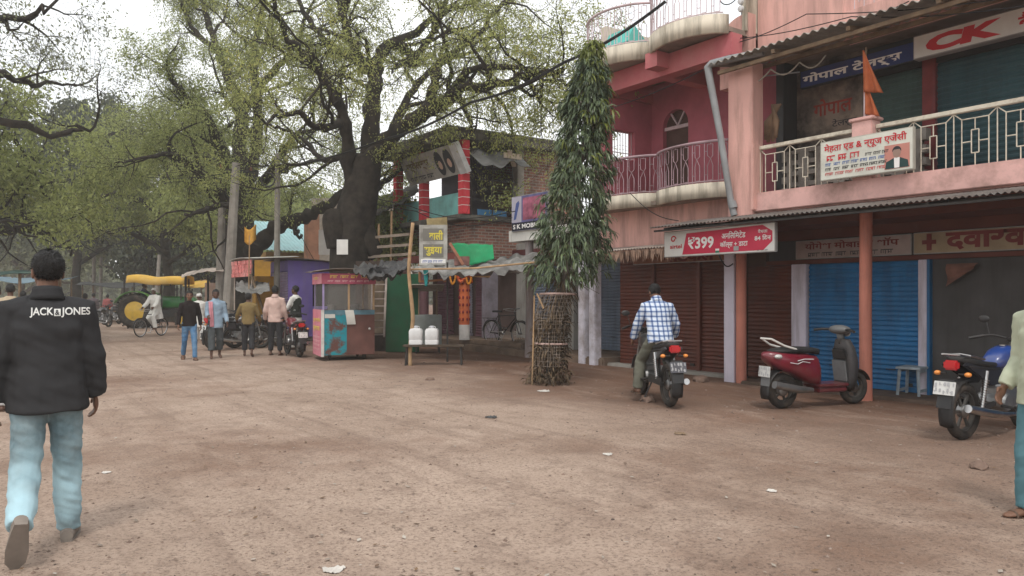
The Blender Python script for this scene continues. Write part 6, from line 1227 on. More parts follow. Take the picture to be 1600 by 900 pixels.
# garlands on the orange pillar
for k, (dx, lb) in enumerate(((-.2, 'orange flower garland hanging left of the orange pillar'), (.24, 'orange flower garland hanging right of the orange pillar'))):
    m = MB(); c = Vector((11.0, 18.0, 2.3)) + RT * dx
    for i in range(26): u = i / 25; a = (u - .5) * 2; m.ell(c + RT * (a * .1) + Vector((0, 0, -.6 * (1 - a * a) ** .5 + .12)), .032, nu=6, nv=4)
    setp(m.build('garland', M('marigold', (.6, .24, .03), .9, .3, 20)), lb, 'garland', 'marigold garlands')
m = MB()
for i in range(26):
    a = 2 * PI * i / 26; m.ell((11.2 + .2 * math.cos(a), 18.1 + .2 * math.sin(a), 1.98 + .1 * math.sin(a * 3)), .045, nu=6, nv=4)
    m.ell((11.2 + .17 * math.cos(a), 18.1 + .17 * math.sin(a), 2.25 - .05 * math.sin(a * 4)), .045, nu=6, nv=4)
setp(m.build('pillar_cloth', M('orange_flowers', (.6, .13, .05), .9, .3, 20), None), 'bunch of orange flowers wrapped round the orange pillar top', 'garland')

# ------------------------------------------------------------------ signs
SIGNX = (0, -1, 0); UPZ = (0, 0, 1)
def sign_board(nm, lb, X, ya, yb, z0, z1, face, edge, th=.06, bevel=.006):
    rt = thing(nm, lb, 'sign', (X + th / 2, (ya + yb) / 2, z0)); m = MB(); m.box(X, X + th, yb, ya, z0, z1); m.build('case', edge, rt, True, bevel=bevel)
    m = MB(); m.box(X - .003, X + .002, yb + .015, ya - .015, z0 + .015, z1 - .015); f = m.build('face', face, rt, True); return rt, f
WHT = M('white_sign_face', (.66, .65, .62), .5, .06, 4, dirt=.35, dcol=(.4, .36, .32)); STEEL = M('grey_sign_edge', (.3, .29, .28), .6, .15, 6, dirt=.4); REDS = M('magenta_red_print', (.52, .035, .075), .5, .08, 3); WPR = plain('white_lettering', (.78, .76, .74)); REDL2 = plain('red_lettering', (.5, .03, .04)); BLK = plain('black_lettering', (.03, .03, .035))
s1, f1 = sign_board('shop_sign', 'white and red tariff board reading 399 hanging below the tin awning', 9.8, 9.3, 7.06, 2.155, 2.6, WHT, STEEL)
def SP(X, y, z): return Vector((X, y, z))
m = MB(); X = 9.797
m.prism([(8.88, 2.19), (8.79, 2.54), (7.28, 2.57), (7.11, 2.47), (7.11, 2.32), (7.27, 2.19)], lambda u, v, t: (t, u, v), X - .003, X - .0005); m.build('red_arrow', REDS, f1, True)
X = 9.793
put_text('₹399', WPR, f1, (X, 8.75, 2.27), SIGNX, UPZ, .54, .2, bold=.03); put_text('अनिलिमटेड', WPR, f1, (X, 8.05, 2.4), SIGNX, UPZ, .46, .115, bold=.015); put_text('कॉल्स + डाटा', WPR, f1, (X, 8.08, 2.245), SIGNX, UPZ, .53, .125, bold=.015)
put_text('वैधता', WPR, f1, (X, 7.36, 2.45), SIGNX, UPZ, .17, .06); put_text('84 िदन', WPR, f1, (X, 7.42, 2.335), SIGNX, UPZ, .29, .09, bold=.02)
put_text('airtel', REDL2, f1, (X, 9.15, 2.3), SIGNX, UPZ, .26, .07, bold=.02)
m = MB(); m.tube([SP(X, 9.08 - .06 * math.cos(a) * (1 - a / 12), 2.46 + .055 * math.sin(a) * (1 - a / 12)) for a in np.linspace(0, 6.5, 20)], .012, 5, True, False, .3); m.build('emblem', REDL2, f1, True)
for y, z, mt in ((8.14, 2.2, M('green_label', (.03, .2, .13), .5)), (8.14, 2.235, WPR), (7.78, 2.215, M('grey_label', (.35, .35, .34), .6))): m = MB(); m.box(9.788, 9.7905, y - .04 - (.02 if z == 2.215 else 0), y + .035, z - .012, z + (.018 if z != 2.215 else .06)); m.build('label', mt, f1, True)
scribble(BLK, f1, (X, 7.38, 2.175), SIGNX, UPZ, .2, .02, seed=3, words=3)
# news agency board on the railing
s2, f2_ = sign_board('news_sign', 'white framed board with red lettering and a portrait, wired to the balcony railing', 10.36, onx(1284, 462, 10.4).y, onx(1430, 462, 10.4).y, 3.2, 3.78, M('cream_sign_face', (.62, .62, .55), .6, .06, 4, dirt=.3), M('aluminium_frame', (.4, .38, .33), .5, .1, 6))
ya, yb = onx(1284, 462, 10.4).y, onx(1430, 462, 10.4).y; LW = ya - yb; X = 10.356
put_text('मेहता एड & न्यूज एजेंसी', REDL2, f2_, (X, ya - .07, 3.585), SIGNX, UPZ, LW - .16, .15, bold=.02)
scribble(REDL2, f2_, (X, ya - .1, 3.47), SIGNX, UPZ, .55, .09, seed=21, words=3)
for k in range(4): scribble((BLK, plain('blue_lettering', (.05, .12, .35)), BLK, REDL2)[k], f2_, (X, ya - .08 - (.62 if k == 0 else 0), 3.475 - k * .07), SIGNX, UPZ, .95 - (.58 if k == 0 else 0), .045, seed=30 + k, words=(3, 7, 7, 6)[k])
m = MB(); m.box(X - .003, X - .001, yb + .05, yb + .4, 3.24, 3.57); ph = m.build('photo_panel', M('salmon_backdrop', (.5, .22, .18), .6, .1, 3), f2_, True)
yc = yb + .225; fl = lambda poly, mt, n, e: (lambda mm: mm.build(n, mt, ph, True))(MB().prism(poly, lambda u, v, t: (t, yc - u, v), X - .004 - e, X - .0035 - e))
ov = lambda cx, cz, rx, rz, n=20: [(cx + rx * math.cos(2 * PI * i / n), cz + rz * math.sin(2 * PI * i / n)) for i in range(n)]
fl([(-.165, 3.245), (.165, 3.245), (.15, 3.34), (.05, 3.385), (-.05, 3.385), (-.15, 3.34)], plain('dark_suit', (.02, .05, .05)), 'suit', 0); fl([(-.035, 3.25), (.035, 3.25), (.04, 3.39), (-.04, 3.39)], WPR, 'shirt_front', .001); fl(ov(0, 3.46, .055, .075), plain('printed_skin', (.3, .2, .16)), 'printed_face', .0025); fl([(-.06, 3.47)] + [(.062 * math.cos(PI - PI * i / 10), 3.48 + .065 * math.sin(PI * i / 10)) for i in range(11)] + [(.06, 3.47), (.04, 3.5), (-.04, 3.5)], BLK, 'printed_hair', .0035)
# upper storey boards
ya, yb = onx(1250, 462, 11.7).y, onx(1429, 462, 11.7).y; NAVY = M('navy_sign_face', (.03, .045, .16), .5, .1, 3, dirt=.4)
s3, f3_ = sign_board('tailor_sign', 'navy blue board with white lettering under the verandah roof', 11.7, ya, yb, 5.06, 5.36, NAVY, BLACKP, .1)
put_text('गोपाल टेलर्स', WPR, f3_, (11.696, ya - .06, 5.09), SIGNX, UPZ, ya - yb - .25, .2, bold=.03)
yc_, yd = yb - .02, onx(1660, 462, 11.7).y
s4, f4_ = sign_board('bag_shop_sign', 'white light box with big red letters under the verandah roof', 11.62, yc_, yd, 5.05, 5.4, WHT, STEEL, .16)
put_text('CK', REDL2, f4_, (11.616, yc_ - .16, 5.1), SIGNX, UPZ, 1.05, .24, bold=.06, shear=.25); put_text('बैग', REDL2, f4_, (11.616, yc_ - 1.42, 5.11), SIGNX, UPZ, .38, .22, bold=.03)
scribble(BLK, f4_, (11.616, yc_ - 1.85, 5.15), SIGNX, UPZ, .3, .12, seed=4, words=1)
# ground floor boards
PK = M('dusty_pink_board', (.34, .27, .25), .7, .12, 3, dirt=.5, dcol=(.16, .1, .09)); YB_ = M('dusty_ochre_board', (.32, .25, .16), .7, .15, 3, dirt=.5, dcol=(.14, .1, .07))
y_ = lambda px: onx(px, 462, 11.42).y
s5, f5 = sign_board('mobile_shop_sign', 'dusty pink board with dark red lettering above the blue shutters', 11.42, y_(1243), y_(1424), 2.11, 2.42, PK, STEEL, .05)
put_text('योगेश मोबाईल शॉप', M('dark_red_lettering', (.16, .03, .03), .7), f5, (11.416, y_(1258), 2.25), SIGNX, UPZ, y_(1258) - y_(1405), .14, bold=.02); scribble(BLK, f5, (11.416, y_(1262), 2.14), SIGNX, UPZ, y_(1262) - y_(1400), .07, seed=6, words=6)
s6, f6 = sign_board('clinic_sign', 'long ochre board with a red cross and large red lettering above the dark grey recess', 11.42, y_(1427), y_(1720), 2.11, 2.43, YB_, STEEL, .05)
yq = y_(1452); m = MB(); m.box(11.412, 11.416, yq - .035, yq + .035, 2.16, 2.4); m.box(11.4105, 11.4145, yq - .1, yq + .1, 2.25, 2.31); m.build('red_cross', MAT['dark_red_lettering'], f6, True); put_text('दवारवाना', MAT['dark_red_lettering'], f6, (11.416, y_(1478), 2.15), SIGNX, UPZ, 1.5, .25, bold=.04)
s7, f7 = sign_board('medical_sign', 'dark red shop board half hidden behind the tariff board', 11.3, 11.6, 8.95, 2.14, 2.44, M('ochre_red_board', (.22, .09, .05), .75, .2, 3, dirt=.5), STEEL, .05); put_text('मेिडकल', M('deep_red_lettering', (.12, .015, .015), .7), f7, (11.296, 10.75, 2.16), SIGNX, UPZ, 1.3, .24, bold=.04)
# mobile shop board on the low roof
a, b = onx(803, 462, 10.9).y, onx(842, 462, 10.9).y
s8, f8 = sign_board('phone_shop_sign', 'square pictorial phone shop board with white capital lettering on the low roof edge', 10.9, a + .1, b - .35, 3.06, 3.92, M('violet_print', (.12, .11, .24), .5, .3, 3), STEEL, .07)
X = 10.896; m = MB(); m.box(X - .003, X - .001, b - .33, a + .08, 3.08, 3.27); m.build('name_strip', plain('black_strip', (.015, .015, .025)), f8, True); put_text('S K MOBILE', WPR, f8, (X - .004, a + .02, 3.12), SIGNX, UPZ, a - b + .1, .11, bold=.03)
m = MB(); m.box(X - .003, X - .001, a - .32, a + .08, 3.28, 3.9); m.build('picture_panel', plain('pale_lilac_print', (.4, .38, .45)), f8, True); m = MB(); m.prism([(a, 3.34), (a - .1, 3.36), (a - .24, 3.74), (a - .2, 3.8), (a - .1, 3.74)], lambda u, v, t: (t, u, v), X - .006, X - .0035); m.build('phone_picture', plain('blue_print', (.06, .09, .25)), f8, True)
m = MB(); m.box(X - .003, X - .001, b - .25, a - .38, 3.32, 3.85); m.build('picture_panel', M('sunset_print', (.3, .09, .14), .5, .6, 5), f8, True)
# tilted portrait board on the brick building
A0, A1 = Vector((10.72, 17.85, 5.62)), Vector((10.72, 21.1, 5.62)); B0, B1_ = Vector((11.08, 17.8, 4.86)), Vector((11.08, 21.0, 4.95)); xd = (A0 - A1).normalized(); up = (A0 - B0).normalized(); nn = xd.cross(up)
s9 = thing('portrait_sign', 'long tilted faded board with two portrait ovals on the brick building corner', 'sign', B0)
def tq(m, u0, u1, v0, v1, e0, e1): return m.obox(A1 + xd * ((u0 + u1) / 2) - up * ((v0 + v1) / 2) + nn * ((e0 + e1) / 2), (u1 - u0, v1 - v0, e1 - e0), Matrix((xd, up, nn)).transposed())
m = MB(); tq(m, 0, 3.25, 0, .84, -.12, 0); m.build('case', M('weathered_sign_face', (.3, .285, .26), .7, .15, 3, dirt=.6, dcol=(.14, .11, .09)), s9, True)
m = MB(); tq(m, 2.95, 3.3, -.02, .86, -.14, .01); m.build('end_panel', M('pale_grey_panel', (.5, .5, .5), .6, .1, 4, dirt=.4), s9, True)
GOLD = M('tarnished_gold_lettering', (.12, .085, .04), .6, .3, 5); put_text('ज्वेलर्स', GOLD, s9, A1 + xd * .25 - up * .48, xd, up, 1.35, .36, bold=.04); scribble(BLK, s9, A1 + xd * .2 - up * .76, xd, up, 1.5, .14, seed=5, words=3)
for c_ in (2.15, 2.65):
    for rx, ry, mt, n_, e, dv in ((.22, .36, BLK, 'portrait_oval', .004, 0), (.1, .13, plain('printed_pale_skin', (.42, .28, .22)), 'portrait_face', .007, -.05)):
        m = MB(); m.add([A1 + xd * (c_ + rx * math.cos(q)) - up * (.42 - dv + ry * math.sin(q)) + nn * e for q in [2 * PI * i / 24 for i in range(24)]], [tuple(range(24))]); m.build(n_, mt, s9, True)
# yellow lettered poster on the crooked pole
PM = Matrix((RT, FW, Vector((0, 0, 1)))).transposed(); c = zz(677, 383, 18.6); s10 = thing('poster', 'square grey poster with yellow lettering tied above the orange rack', 'poster', c)
m = MB(); m.obox(c, (.68, .03, .98), PM); m.build('sheet', M('grey_printed_sheet', (.38, .37, .34), .6, .35, 4, dirt=.5), s10, True); o_ = c - FW * .016
DKP = plain('dark_print', (.17, .16, .14)); YW = plain('yellow_print', (.62, .52, .08))
for dz, h, mt in ((-.44, .1, WPR), (-.3, .32, DKP), (.1, .3, DKP)): m = MB(); m.obox(o_ + RT * .0 + Vector((0, 0, dz + h / 2)) - FW * .002, (.6 if h < .2 else .5, .003, h), PM); m.build('print_block', mt, s10, True)
put_text('वाली', YW, s10, o_ - RT * .1 + Vector((0, 0, .12)) - FW * .004, RT, UPZ, .34, .24, bold=.03); put_text('सुईया', YW, s10, o_ - RT * .22 + Vector((0, 0, -.26)) - FW * .004, RT, UPZ, .44, .26, bold=.03); scribble(plain('blue_print2', (.1, .15, .4)), s10, o_ - RT * .26 + Vector((0, 0, -.43)) - FW * .004, RT, UPZ, .5, .06, seed=2, words=4)
c = zz(683, 350, 18.8); m = MB(); m.obox(c, (.5, .03, .3), PM @ Matrix.Rotation(R(-4), 3, 'Y')); setp(m.build('notice_board', M('ochre_notice', (.32, .25, .12), .8, .3, 5, dirt=.5)), 'small ochre notice board just above the grey poster', 'notice')
c = zz(535, 386, 20.6); m = MB(); m.obox(c, (.3, .02, .4), PM); ws = setp(m.build('paper_notice', WHT), 'white paper notice pinned on the big dark trunk', 'notice'); scribble(BLK, ws, c - FW * .011 - RT * .12 + Vector((0, 0, .05)), RT, UPZ, .24, .05, world=True, seed=3, words=2) if False else None
board('white_poster', 'large white poster on the wall left of the big trunk', 'poster', 498, 521, 359, 398, 30, WHT, .04)
# flag on the railing pier
fy = ypier; p0 = Vector((10.62, fy, 4.05)); fg = thing('flag', 'limp saffron flag on a short white mast rising from the railing pier', 'flag', p0)
m = MB(); m.cyl(p0, p0 + Vector((0, 0, .45)), .035, 10); m.build('mast', RAILW, fg, True, smooth=True); m = MB(); m.cyl(p0 + Vector((0, 0, .45)), p0 + Vector((0, 0, 1.05)), .014, 8); m.build('mast_tip', WOOD, fg, True)
SAF = cloth('saffron_cloth', (.4, .115, .05), .2)
for nm, z0, z1, w0, w1, L_, dx in (('flag_cloth', 1.0, .4, .02, .3, .45, -.02), ('flag_fold', .5, .08, .06, .24, .5, .0)):
    m = MB(); m.grid(lambda u, v: p0 + Vector((-.035 + dx + .035 * math.sin(u * 11 + v * 2) * v, .02 - (w0 + (w1 - w0) * v) * u, z1 + (z0 - z1) * (1 - v) - .08 * u * v)), 14, 12, .004); m.build(nm, SAF, fg, True, smooth='all')
# hanging dried leaf garlands and bead strings under the awnings
g2 = np.random.default_rng(12); n = 200; yy = np.linspace(9.7, 12.0, n); P = np.stack([np.full(n, 10.49), yy, 2.39 - .02 * g2.random(n)], 1); O = g2.normal(0, .15, (n, 3)) + np.array([0, 0, -1]); O /= np.linalg.norm(O, axis=1, keepdims=True)
V, F = droop_leaves(P, O, .2, .045, g2, .1); dg_ = setp(mesh_np('leaf_garland', V, F, M('dried_mango_leaves', (.3, .2, .15), .85, .35, 9)), 'fringe of dry mango leaves strung along the lower awning of the mauve house', 'garland')
def strand(pts, sag, r, mat, nm, lb, cat, n=16, group=None):
    m = MB()
    for a, b in zip(pts[:-1], pts[1:]): m.tube([Vector(a).lerp(Vector(b), i / n) + Vector((0, 0, -sag * math.sin(PI * i / n))) for i in range(n + 1)], r, 5)
    return setp(m.build(nm, mat, None), lb, cat, group)
strand([(10.5, 9.75, 2.4), (10.5, 9.2, 2.45), (10.5, 8.8, 2.45)], .25, .014, M('pinkish_beads', (.4, .22, .18), .8, .3, 30), 'bead_string', 'drooping pinkish string of dried flowers left of the tariff board', 'garland')
strand([(10.6, 8.3, 5.15), (10.7, 7.8, 5.2), (10.9, 7.4, 5.25), (11, 7.0, 5.28)], .14, .012, M('greyish_beads', (.4, .37, .32), .8, .3, 30), 'bead_string', 'drooping grey string of dried flowers under the verandah roof', 'garland')
m = MB(); c = Vector((11.15, 8.1, 4.55))
for k in range(5): m.tube([c + Vector((.02 * k, -.03 * k, .2)), c + Vector((.03 * math.sin(k), -.08 + .04 * k, -.1)), c + Vector((.0, -.07 + .05 * k, -.38 - .05 * (k % 2)))], [.02, .06, .03], 7)
setp(m.build('cloth_bundle', M('tan_sackcloth', (.3, .2, .13), .95, .25, 7), None, smooth='all'), 'tan cloth bundle hanging on the upright pipe of the verandah', 'cloth')
p = onx(1500, 430, 11.4); m = MB(); m.grid(lambda u, v: (11.4 - .03 * math.sin(v * 7), p.y + .18 - .42 * u * (1 - .3 * v), 1.95 - .32 * v + .2 * u * v), 8, 8, .006); m.build('wall_cloth', M('brown_rag', (.16, .08, .06), .95, .3, 6)); setp(bpy.data.objects['wall_cloth'], 'crumpled brown rag nailed in the dark grey recess', 'cloth')
# ------------------------------------------------------------------ purple kiosk with its awning
PUR = M('violet_tin_paint', (.2, .145, .44), .6, .1, 2, dirt=.5, dcol=(.22, .18, .3), streak=True); LIL = shmat('lilac_kiosk_shutter', (.33, .27, .42))
kk = thing('kiosk', 'violet painted tin kiosk with lilac roller shutter and dark serving window', 'kiosk', (9.5, 25.5, 0)); kx0, kx1, ky0, ky1 = 8.5, 10.7, 24.6, 26.4
m = MB(); m.box(kx0, kx0 + .82, ky0, ky0 + .05, .15, 2.0); m.box(kx0 + .82, kx1, ky0, ky0 + .05, .15, 1.15); m.box(kx0 + 1.6, kx1, ky0, ky0 + .05, 1.15, 2.0); m.box(kx0, kx1, ky0, ky0 + .05, 2.0, 2.65); m.box(kx0, kx1, ky1 - .05, ky1, .15, 2.6); m.box(kx1 - .05, kx1, ky0 + .05, ky1 - .05, .15, 2.6); m.box(kx0, kx0 + .05, ky0 + .05, ky1 - .05, 2.3, 2.65); m.build('wall', PUR, kk, True)
m = MB(); m.box(kx0 + .1, kx1 - .1, ky0 + .9, ky0 + .95, .15, 2.3); m.build('dark_backing', DARK, kk, True)  # near-black sheet stands in for the darkness inside the serving window
shutter(kk, kx0 + .02, ky0 + .08, ky1 - .08, .18, 2.28, LIL, .085)
m = MB(); m.grid(lambda u, v: (kx0 - .15 + 2.5 * u, ky0 - .2 + 2.3 * v, 2.72 - .12 * u + .03 * math.sin(u * 5)), 8, 4, .03); m.build('roof', RUSTY, kk, True)
m = MB(); m.box(kx0 + .05, kx1 - .05, ky0 + .06, ky1 - .06, .02, .14); m.build('plinth', GREYC, kk, True)
aw_ = corrug(lambda u, v: (7.15 + 1.6 * v, 24.3 + 2.2 * u, 2.66 + .1 * v + .05 * math.sin(u * 3)), 120, 4, .012, .09, 2.2); o = aw_.build('tin_awning', M('whitish_tin_sheet', (.5, .49, .45), .6, .12, 3, dirt=.4)); setp(o, 'whitish tin awning sheet projecting from the violet kiosk above the hanging packets', 'awning')
for x, y in ((7.25, 24.4), (7.25, 26.3)):
    m = MB(); m.tube([(x, y, 0), (x + .02, y, 2.66)], .02, 6); setp(m.build('awning_pole', M('pale_thin_pole', (.45, .38, .33), .8, .2, 6)), 'thin pale pole at the near corner of the whitish tin awning' if y < 25 else 'thin pale pole at the far corner of the whitish tin awning', 'pole')
PKT = M('pink_packets', (.62, .2, .19), .6, .3, 16, dirt=.3, dcol=(.7, .5, .45)); r = random.Random(5)
for k in range(13):
    y = 24.33 + .16 * k; m = MB(); z = 2.63; x = 7.2
    for j in range(4): m.obox((x + r.uniform(-.02, .02), y + r.uniform(-.02, .02), z - .07 - .13 * j), (.05, .1, .125), Matrix.Rotation(r.uniform(-.5, .5), 3, 'Z'))
    setp(m.build('packet_strip', PKT), 'one of the pink packet strips hanging in a row along the whitish tin awning', 'packets', 'pink packet strips')
m = MB(); b0 = zz(389, 425, 23.6); m.tube([zz(389, 500, 23.6), b0, zz(390, 368, 23.6)], .018, 6); yf = thing('banner_flag', 'small ochre flag on a thin stick above the hanging packets', 'flag', b0); m.build('stick', WOODL, yf, True)
m = MB(); m.grid(lambda u, v: zz(382 + 18 * u, 354 + 24 * v + 5 * math.sin(u * 4), 23.6 + .08 * math.sin(u * 7)), 8, 6, .005); m.build('flag_cloth', M('ochre_cloth', (.55, .3, .06), .9, .2, 6), yf, True, smooth='all')
tarp('grey_tarpaulin', 'grey tarpaulin shade over the parked motorcycles beside the yellow cabinet', zz(368, 452, 23), zz(422, 455, 23), zz(420, 440, 25), zz(370, 438, 25), GTP, 16, 8, .1, .12)
m = MB(); m.bar(zz(392, 428, 24), zz(416, 500, 24), .09, .06); setp(m.build('slanted_post', WOOD), 'slanting brown timber in front of the yellow cabinet', 'post')
yc2 = thing('cabinet', 'yellow metal cabinet standing left of the violet kiosk', 'cabinet', zz(412, 500, 26)); YM = M('yellow_tin_paint', (.55, .3, .045), .6, .12, 3, dirt=.4); yc2.location.z = 0; MW[yc2.name] = Matrix.Translation(yc2.location)
m = MB(); m.box(-.35, .35, -.3, .3, .1, 2.15); m.build('body', YM, yc2, bevel=.02); m = MB(); m.box(-.25, .25, -.32, -.303, 1.1, 1.85); m.build('door', M('ochre_tin', (.45, .24, .04), .6, .15, 3, dirt=.5), yc2)
board('yellow_sheet', 'bright yellow wall sheet behind the hanging packets', 'panel', 398, 424, 402, 450, 27.5, YM, .05, z0=.6)
# building with light blue tin roof
h_ = thing('tin_roofed_house', 'ochre house with light blue tin roof behind the leaning tree limb', 'house', (14, 38, 0)); m = MB(); m.box(11.6, 19, 36.7, 42, 0, 3.6); m.build('wall', M('ochre_plaster', (.42, .26, .1), .9, .15, 1.5, dirt=.5), h_, True)
rr_ = corrug(lambda u, v: (11.2 + 7.4 * u, 36 + 4.4 * v, 3.65 + 1.75 * v), 220, 6, .02, .2, 7.4); rr_.build('roof', M('light_blue_tin', (.3, .5, .52), .55, .1, 2, dirt=.3, dcol=(.3, .35, .35)), h_, True)
pl_ = zz(487, 462, 33); m = MB(); m.box(pl_.x - .25, pl_.x + .25, pl_.y - .25, pl_.y + .25, 0, 5.0); setp(m.build('brick_pillar', M('terracotta_pillar', (.38, .19, .12), .85, .15, 3, dirt=.5)), 'tall terracotta pillar right of the light blue tin roof', 'pillar')
board('plastered_house', 'cream and grey house wall beyond the terracotta pillar', 'house', 500, 640, 316, 420, 36, M('cream_grey_plaster', (.45, .4, .34), .9, .12, 2, dirt=.6), 3, z0=0)
# ------------------------------------------------------------------ poles and cables
CONC = M('concrete_pole', (.26, .24, .215), .9, .2, 4, dirt=.5, dcol=(.1, .085, .07), streak=True)
def pole(lb, bot, top, w0, w1, mat, extra=None):
    rt = thing('utility_pole', lb, 'pole', bot); m = MB(); m.tube([bot - Vector((0, 0, .3)), bot.lerp(top, .5), top], [w0, (w0 + w1) / 2, w1], 8); m.build('shaft', mat, rt, True)
    if extra: extra(rt, top)
def arms(rt, top):
    m = MB(); m.bar(top + Vector((-.6, 0, -.25)), top + Vector((.6, 0, -.25)), .07); m.build('cross_arm', IRON, rt, True)
    for x in (-.5, .5): m = MB(); m.lathe([(.0, 0), (.04, 0), (.05, .05), (.03, .07), (.045, .11), (0, .14)], top + Vector((x, 0, -.21)), n=10); m.build('insulator', plain('brown_porcelain', (.18, .08, .05), .3), rt, True, smooth=True)
def lampx(rt, top):
    m = MB(); m.obox(top + RT * .18 + Vector((0, 0, -.5)), (.3, .2, .28)); m.build('meter_box', IRON, rt, True, bevel=.01); m = MB(); m.torus(top + Vector((-.35, -.1, -.9)), FW, .22, .03, 22, 6); m.build('cable_coil', BLACKP, rt, True, smooth=True)
def g0(px, Z): p = zz(px, 462, Z); p.z = 0; return p
t1, t2, t3 = zz(369, 255, 26.3), zz(347, 320, 28.3), zz(434, 240, 25.2)
pole('tall pale concrete power pole leaning slightly right beside the leaning tree', g0(353, 26), t1, .2, .14, CONC, arms); pole('shorter grey pole just left of the tall concrete pole', g0(341, 28), t2, .17, .13, CONC); pole('grey pole with a meter box and coiled cable right of the leaning tree trunk', g0(432, 25), t3, .11, .09, CONC, lampx)
for px, top, Z, lb in ((146, 395, 62, 'thin pale far pole in the haze left of the tractor'), (157, 402, 66, 'second thin pale pole in the haze nearer the tractor'), (243, 398, 55, 'slanting grey pole rising behind the yellow tractor canopy')):
    pole(lb, g0(px, Z), zz(px + (6 if px == 243 else 1), top, Z), .16, .12, CONC)
CAB = plain('black_cable', (.015, .015, .016), .6)
def cable(lb, P, r, sag): strand(P, sag, r, CAB, 'overhead_cable', lb, 'cable', 20, 'overhead cables')
cable('thick twisted cable sagging from the scalloped terrace across the big tree', [zz(1040, 2, 13.6), zz(880, 98, 14.6), zz(735, 160, 17), zz(600, 218, 20), zz(434, 262, 25)], .03, .1)
cable('thin cable from the meter box pole down to the brick building', [t3, zz(640, 322, 21.5), zz(805, 330, 18.4)], .012, .25); cable('second thin cable from the pole along the brick building', [t3 + Vector((0, 0, -.3)), zz(650, 330, 21.5), zz(800, 340, 18.3)], .012, .3)
cable('thin cable across the street trees from the left edge to the tall concrete pole', [zz(-40, 210, 30), zz(150, 262, 28), t1 + Vector((0, 0, -.3))], .014, .3); cable('thin cable between the tall concrete pole and the meter box pole', [t1 + Vector((0, 0, -.3)), t3 + Vector((0, 0, -.1))], .014, .2)
cable('pale thin wire from the drain pipe top to the slender tree', [Vector((10.2, 8.7, 5.35)), zz(945, 172, 14.6), zz(840, 240, 17)], .008, .05)
for a, b, c, lb in (((1130, 72), (1260, 22), (1610, -8), 'black wire crossing the high salmon wall, uppermost'), ((1130, 62), (1330, 26), (1610, 8), 'black wire crossing the high salmon wall, middle'), ((1140, 100), (1300, 40), (1420, 2), 'black wire crossing the high salmon wall, lowest')): cable(lb, [onx(*a, 10.9), onx(*b, 10.6), onx(*c, 10.2)], .008, .06)
cable('wire drooping from the meter box pole to the violet kiosk roof', [t3 + Vector((0, 0, -.5)), Vector((9.4, 24.7, 2.7))], .01, .3); cable('wire running from the balcony fascia down to the tin awning', [zz(985, 302, 14.4), zz(1060, 345, 13)], .008, .12)
cable('wire loop hanging between the tariff board and the white post', [Vector((10.0, 8.3, 2.2)), Vector((10.75, 8.6, 2.05))], .012, .12)
m = MB(); m.tube([zz(950, 147, 15) - RT * .0, zz(900, 160, 15.3), zz(868, 166, 15.5)], .035, 8); setp(m.build('lamp_arm', M('pale_lamp_arm', (.5, .5, .48), .5, .1, 5)), 'pale tubular street lamp arm reaching left from the mauve house', 'lamp')
# electric service board and ladder-like insulator rack on the high wall
rk = thing('insulator_rack', 'rack of stacked insulators standing on the stepped salmon parapet', 'insulator rack', (11.1, 8.62, 6.42)); m = MB(); m.box(11.05, 11.12, 8.58, 8.66, 6.42, 7.3); m.build('post', IRON, rk, True)
for k in range(6): m = MB(); m.lathe([(0, 0), (.05, 0), (.06, .03), (.05, .07), (0, .08)], (11.03, 8.62, 6.5 + .13 * k), (-1, 0, 0), 10); m.build('insulator', plain('white_porcelain', (.6, .6, .6), .3), rk, True, smooth=True)
m = MB(); m.torus((11.1, 8.95, 6.95), (1, 0, 0), .24, .01, 28, 5); setp(m.build('cable_coil', CAB, None, smooth=True), 'black cable loop beside the insulator rack', 'cable')
# ------------------------------------------------------------------ tractor
JG = paint('green_tractor_paint', (.012, .17, .035)); JY = paint('yellow_tractor_paint', (.6, .38, .03)); b0 = at(209, 513); tf = (RT * 1 + FW * .12).normalized()
tr = thing('tractor', 'green tractor with yellow wheels and a long yellow cloth canopy', 'tractor', b0 + tf * .75 + FW * .75, fwd_rot(tf)); P = lambda mb, n, m_, par=tr, **k: mb.build(n, m_, par, **k)
for y, Ra, w, xs in ((-.75, .8, .2, .78), (1.35, .45, .11, .65)):
    for x in (-xs, xs):
        m = MB(); m.torus((x, y, Ra), (1, 0, 0), Ra - w, w, 40, 10, .95)
        for k in range(22):
            for s_ in (-1, 1): a = 2 * PI * (k + .25 * s_) / 22; m.obox((x + s_ * w * .45, y + math.cos(a) * (Ra - .01), Ra + math.sin(a) * (Ra - .01)), (w * .9, .05, .06), Matrix.Rotation(a, 3, 'X') @ Matrix.Rotation(s_ * .5, 3, 'Z'))
        wh = P(m, 'tyre', TYRE); m = MB(); m.lathe([(0, -.02), (.16, -.05), (.2, .04), (Ra - 2 * w - .05, .06), (Ra - 2 * w + .03, -.1), (Ra - 2 * w + .04, .12), (0, .14)], (x, y, Ra), (1 if x > 0 else -1, 0, 0), 26, False); P(m, 'rim', JY, wh, smooth=True)
for x in (-.78, .78):
    m = MB(); m.grid(lambda u, v: (x + (v - .5) * .46, -.75 + math.cos(R(15) + R(140) * u) * .95, .8 + math.sin(R(15) + R(140) * u) * .92), 16, 2, .03); P(m, 'rear_mudguard', M('pale_green_paint', (.1, .25, .06), .5, .15, 4, dirt=.5), smooth='all')
m = MB(); m.rings([[(wd * math.copysign(abs(math.cos(a)) ** .5, math.cos(a)), y, zc + hh * math.copysign(abs(math.sin(a)) ** .5, math.sin(a))) for a in [2 * PI * j / 16 for j in range(16)]] for y, wd, zc, hh in ((.1, .34, 1.2, .3), (.9, .33, 1.2, .28), (1.6, .3, 1.17, .26), (1.78, .24, 1.12, .2))]); P(m, 'bonnet', JG, smooth='all')
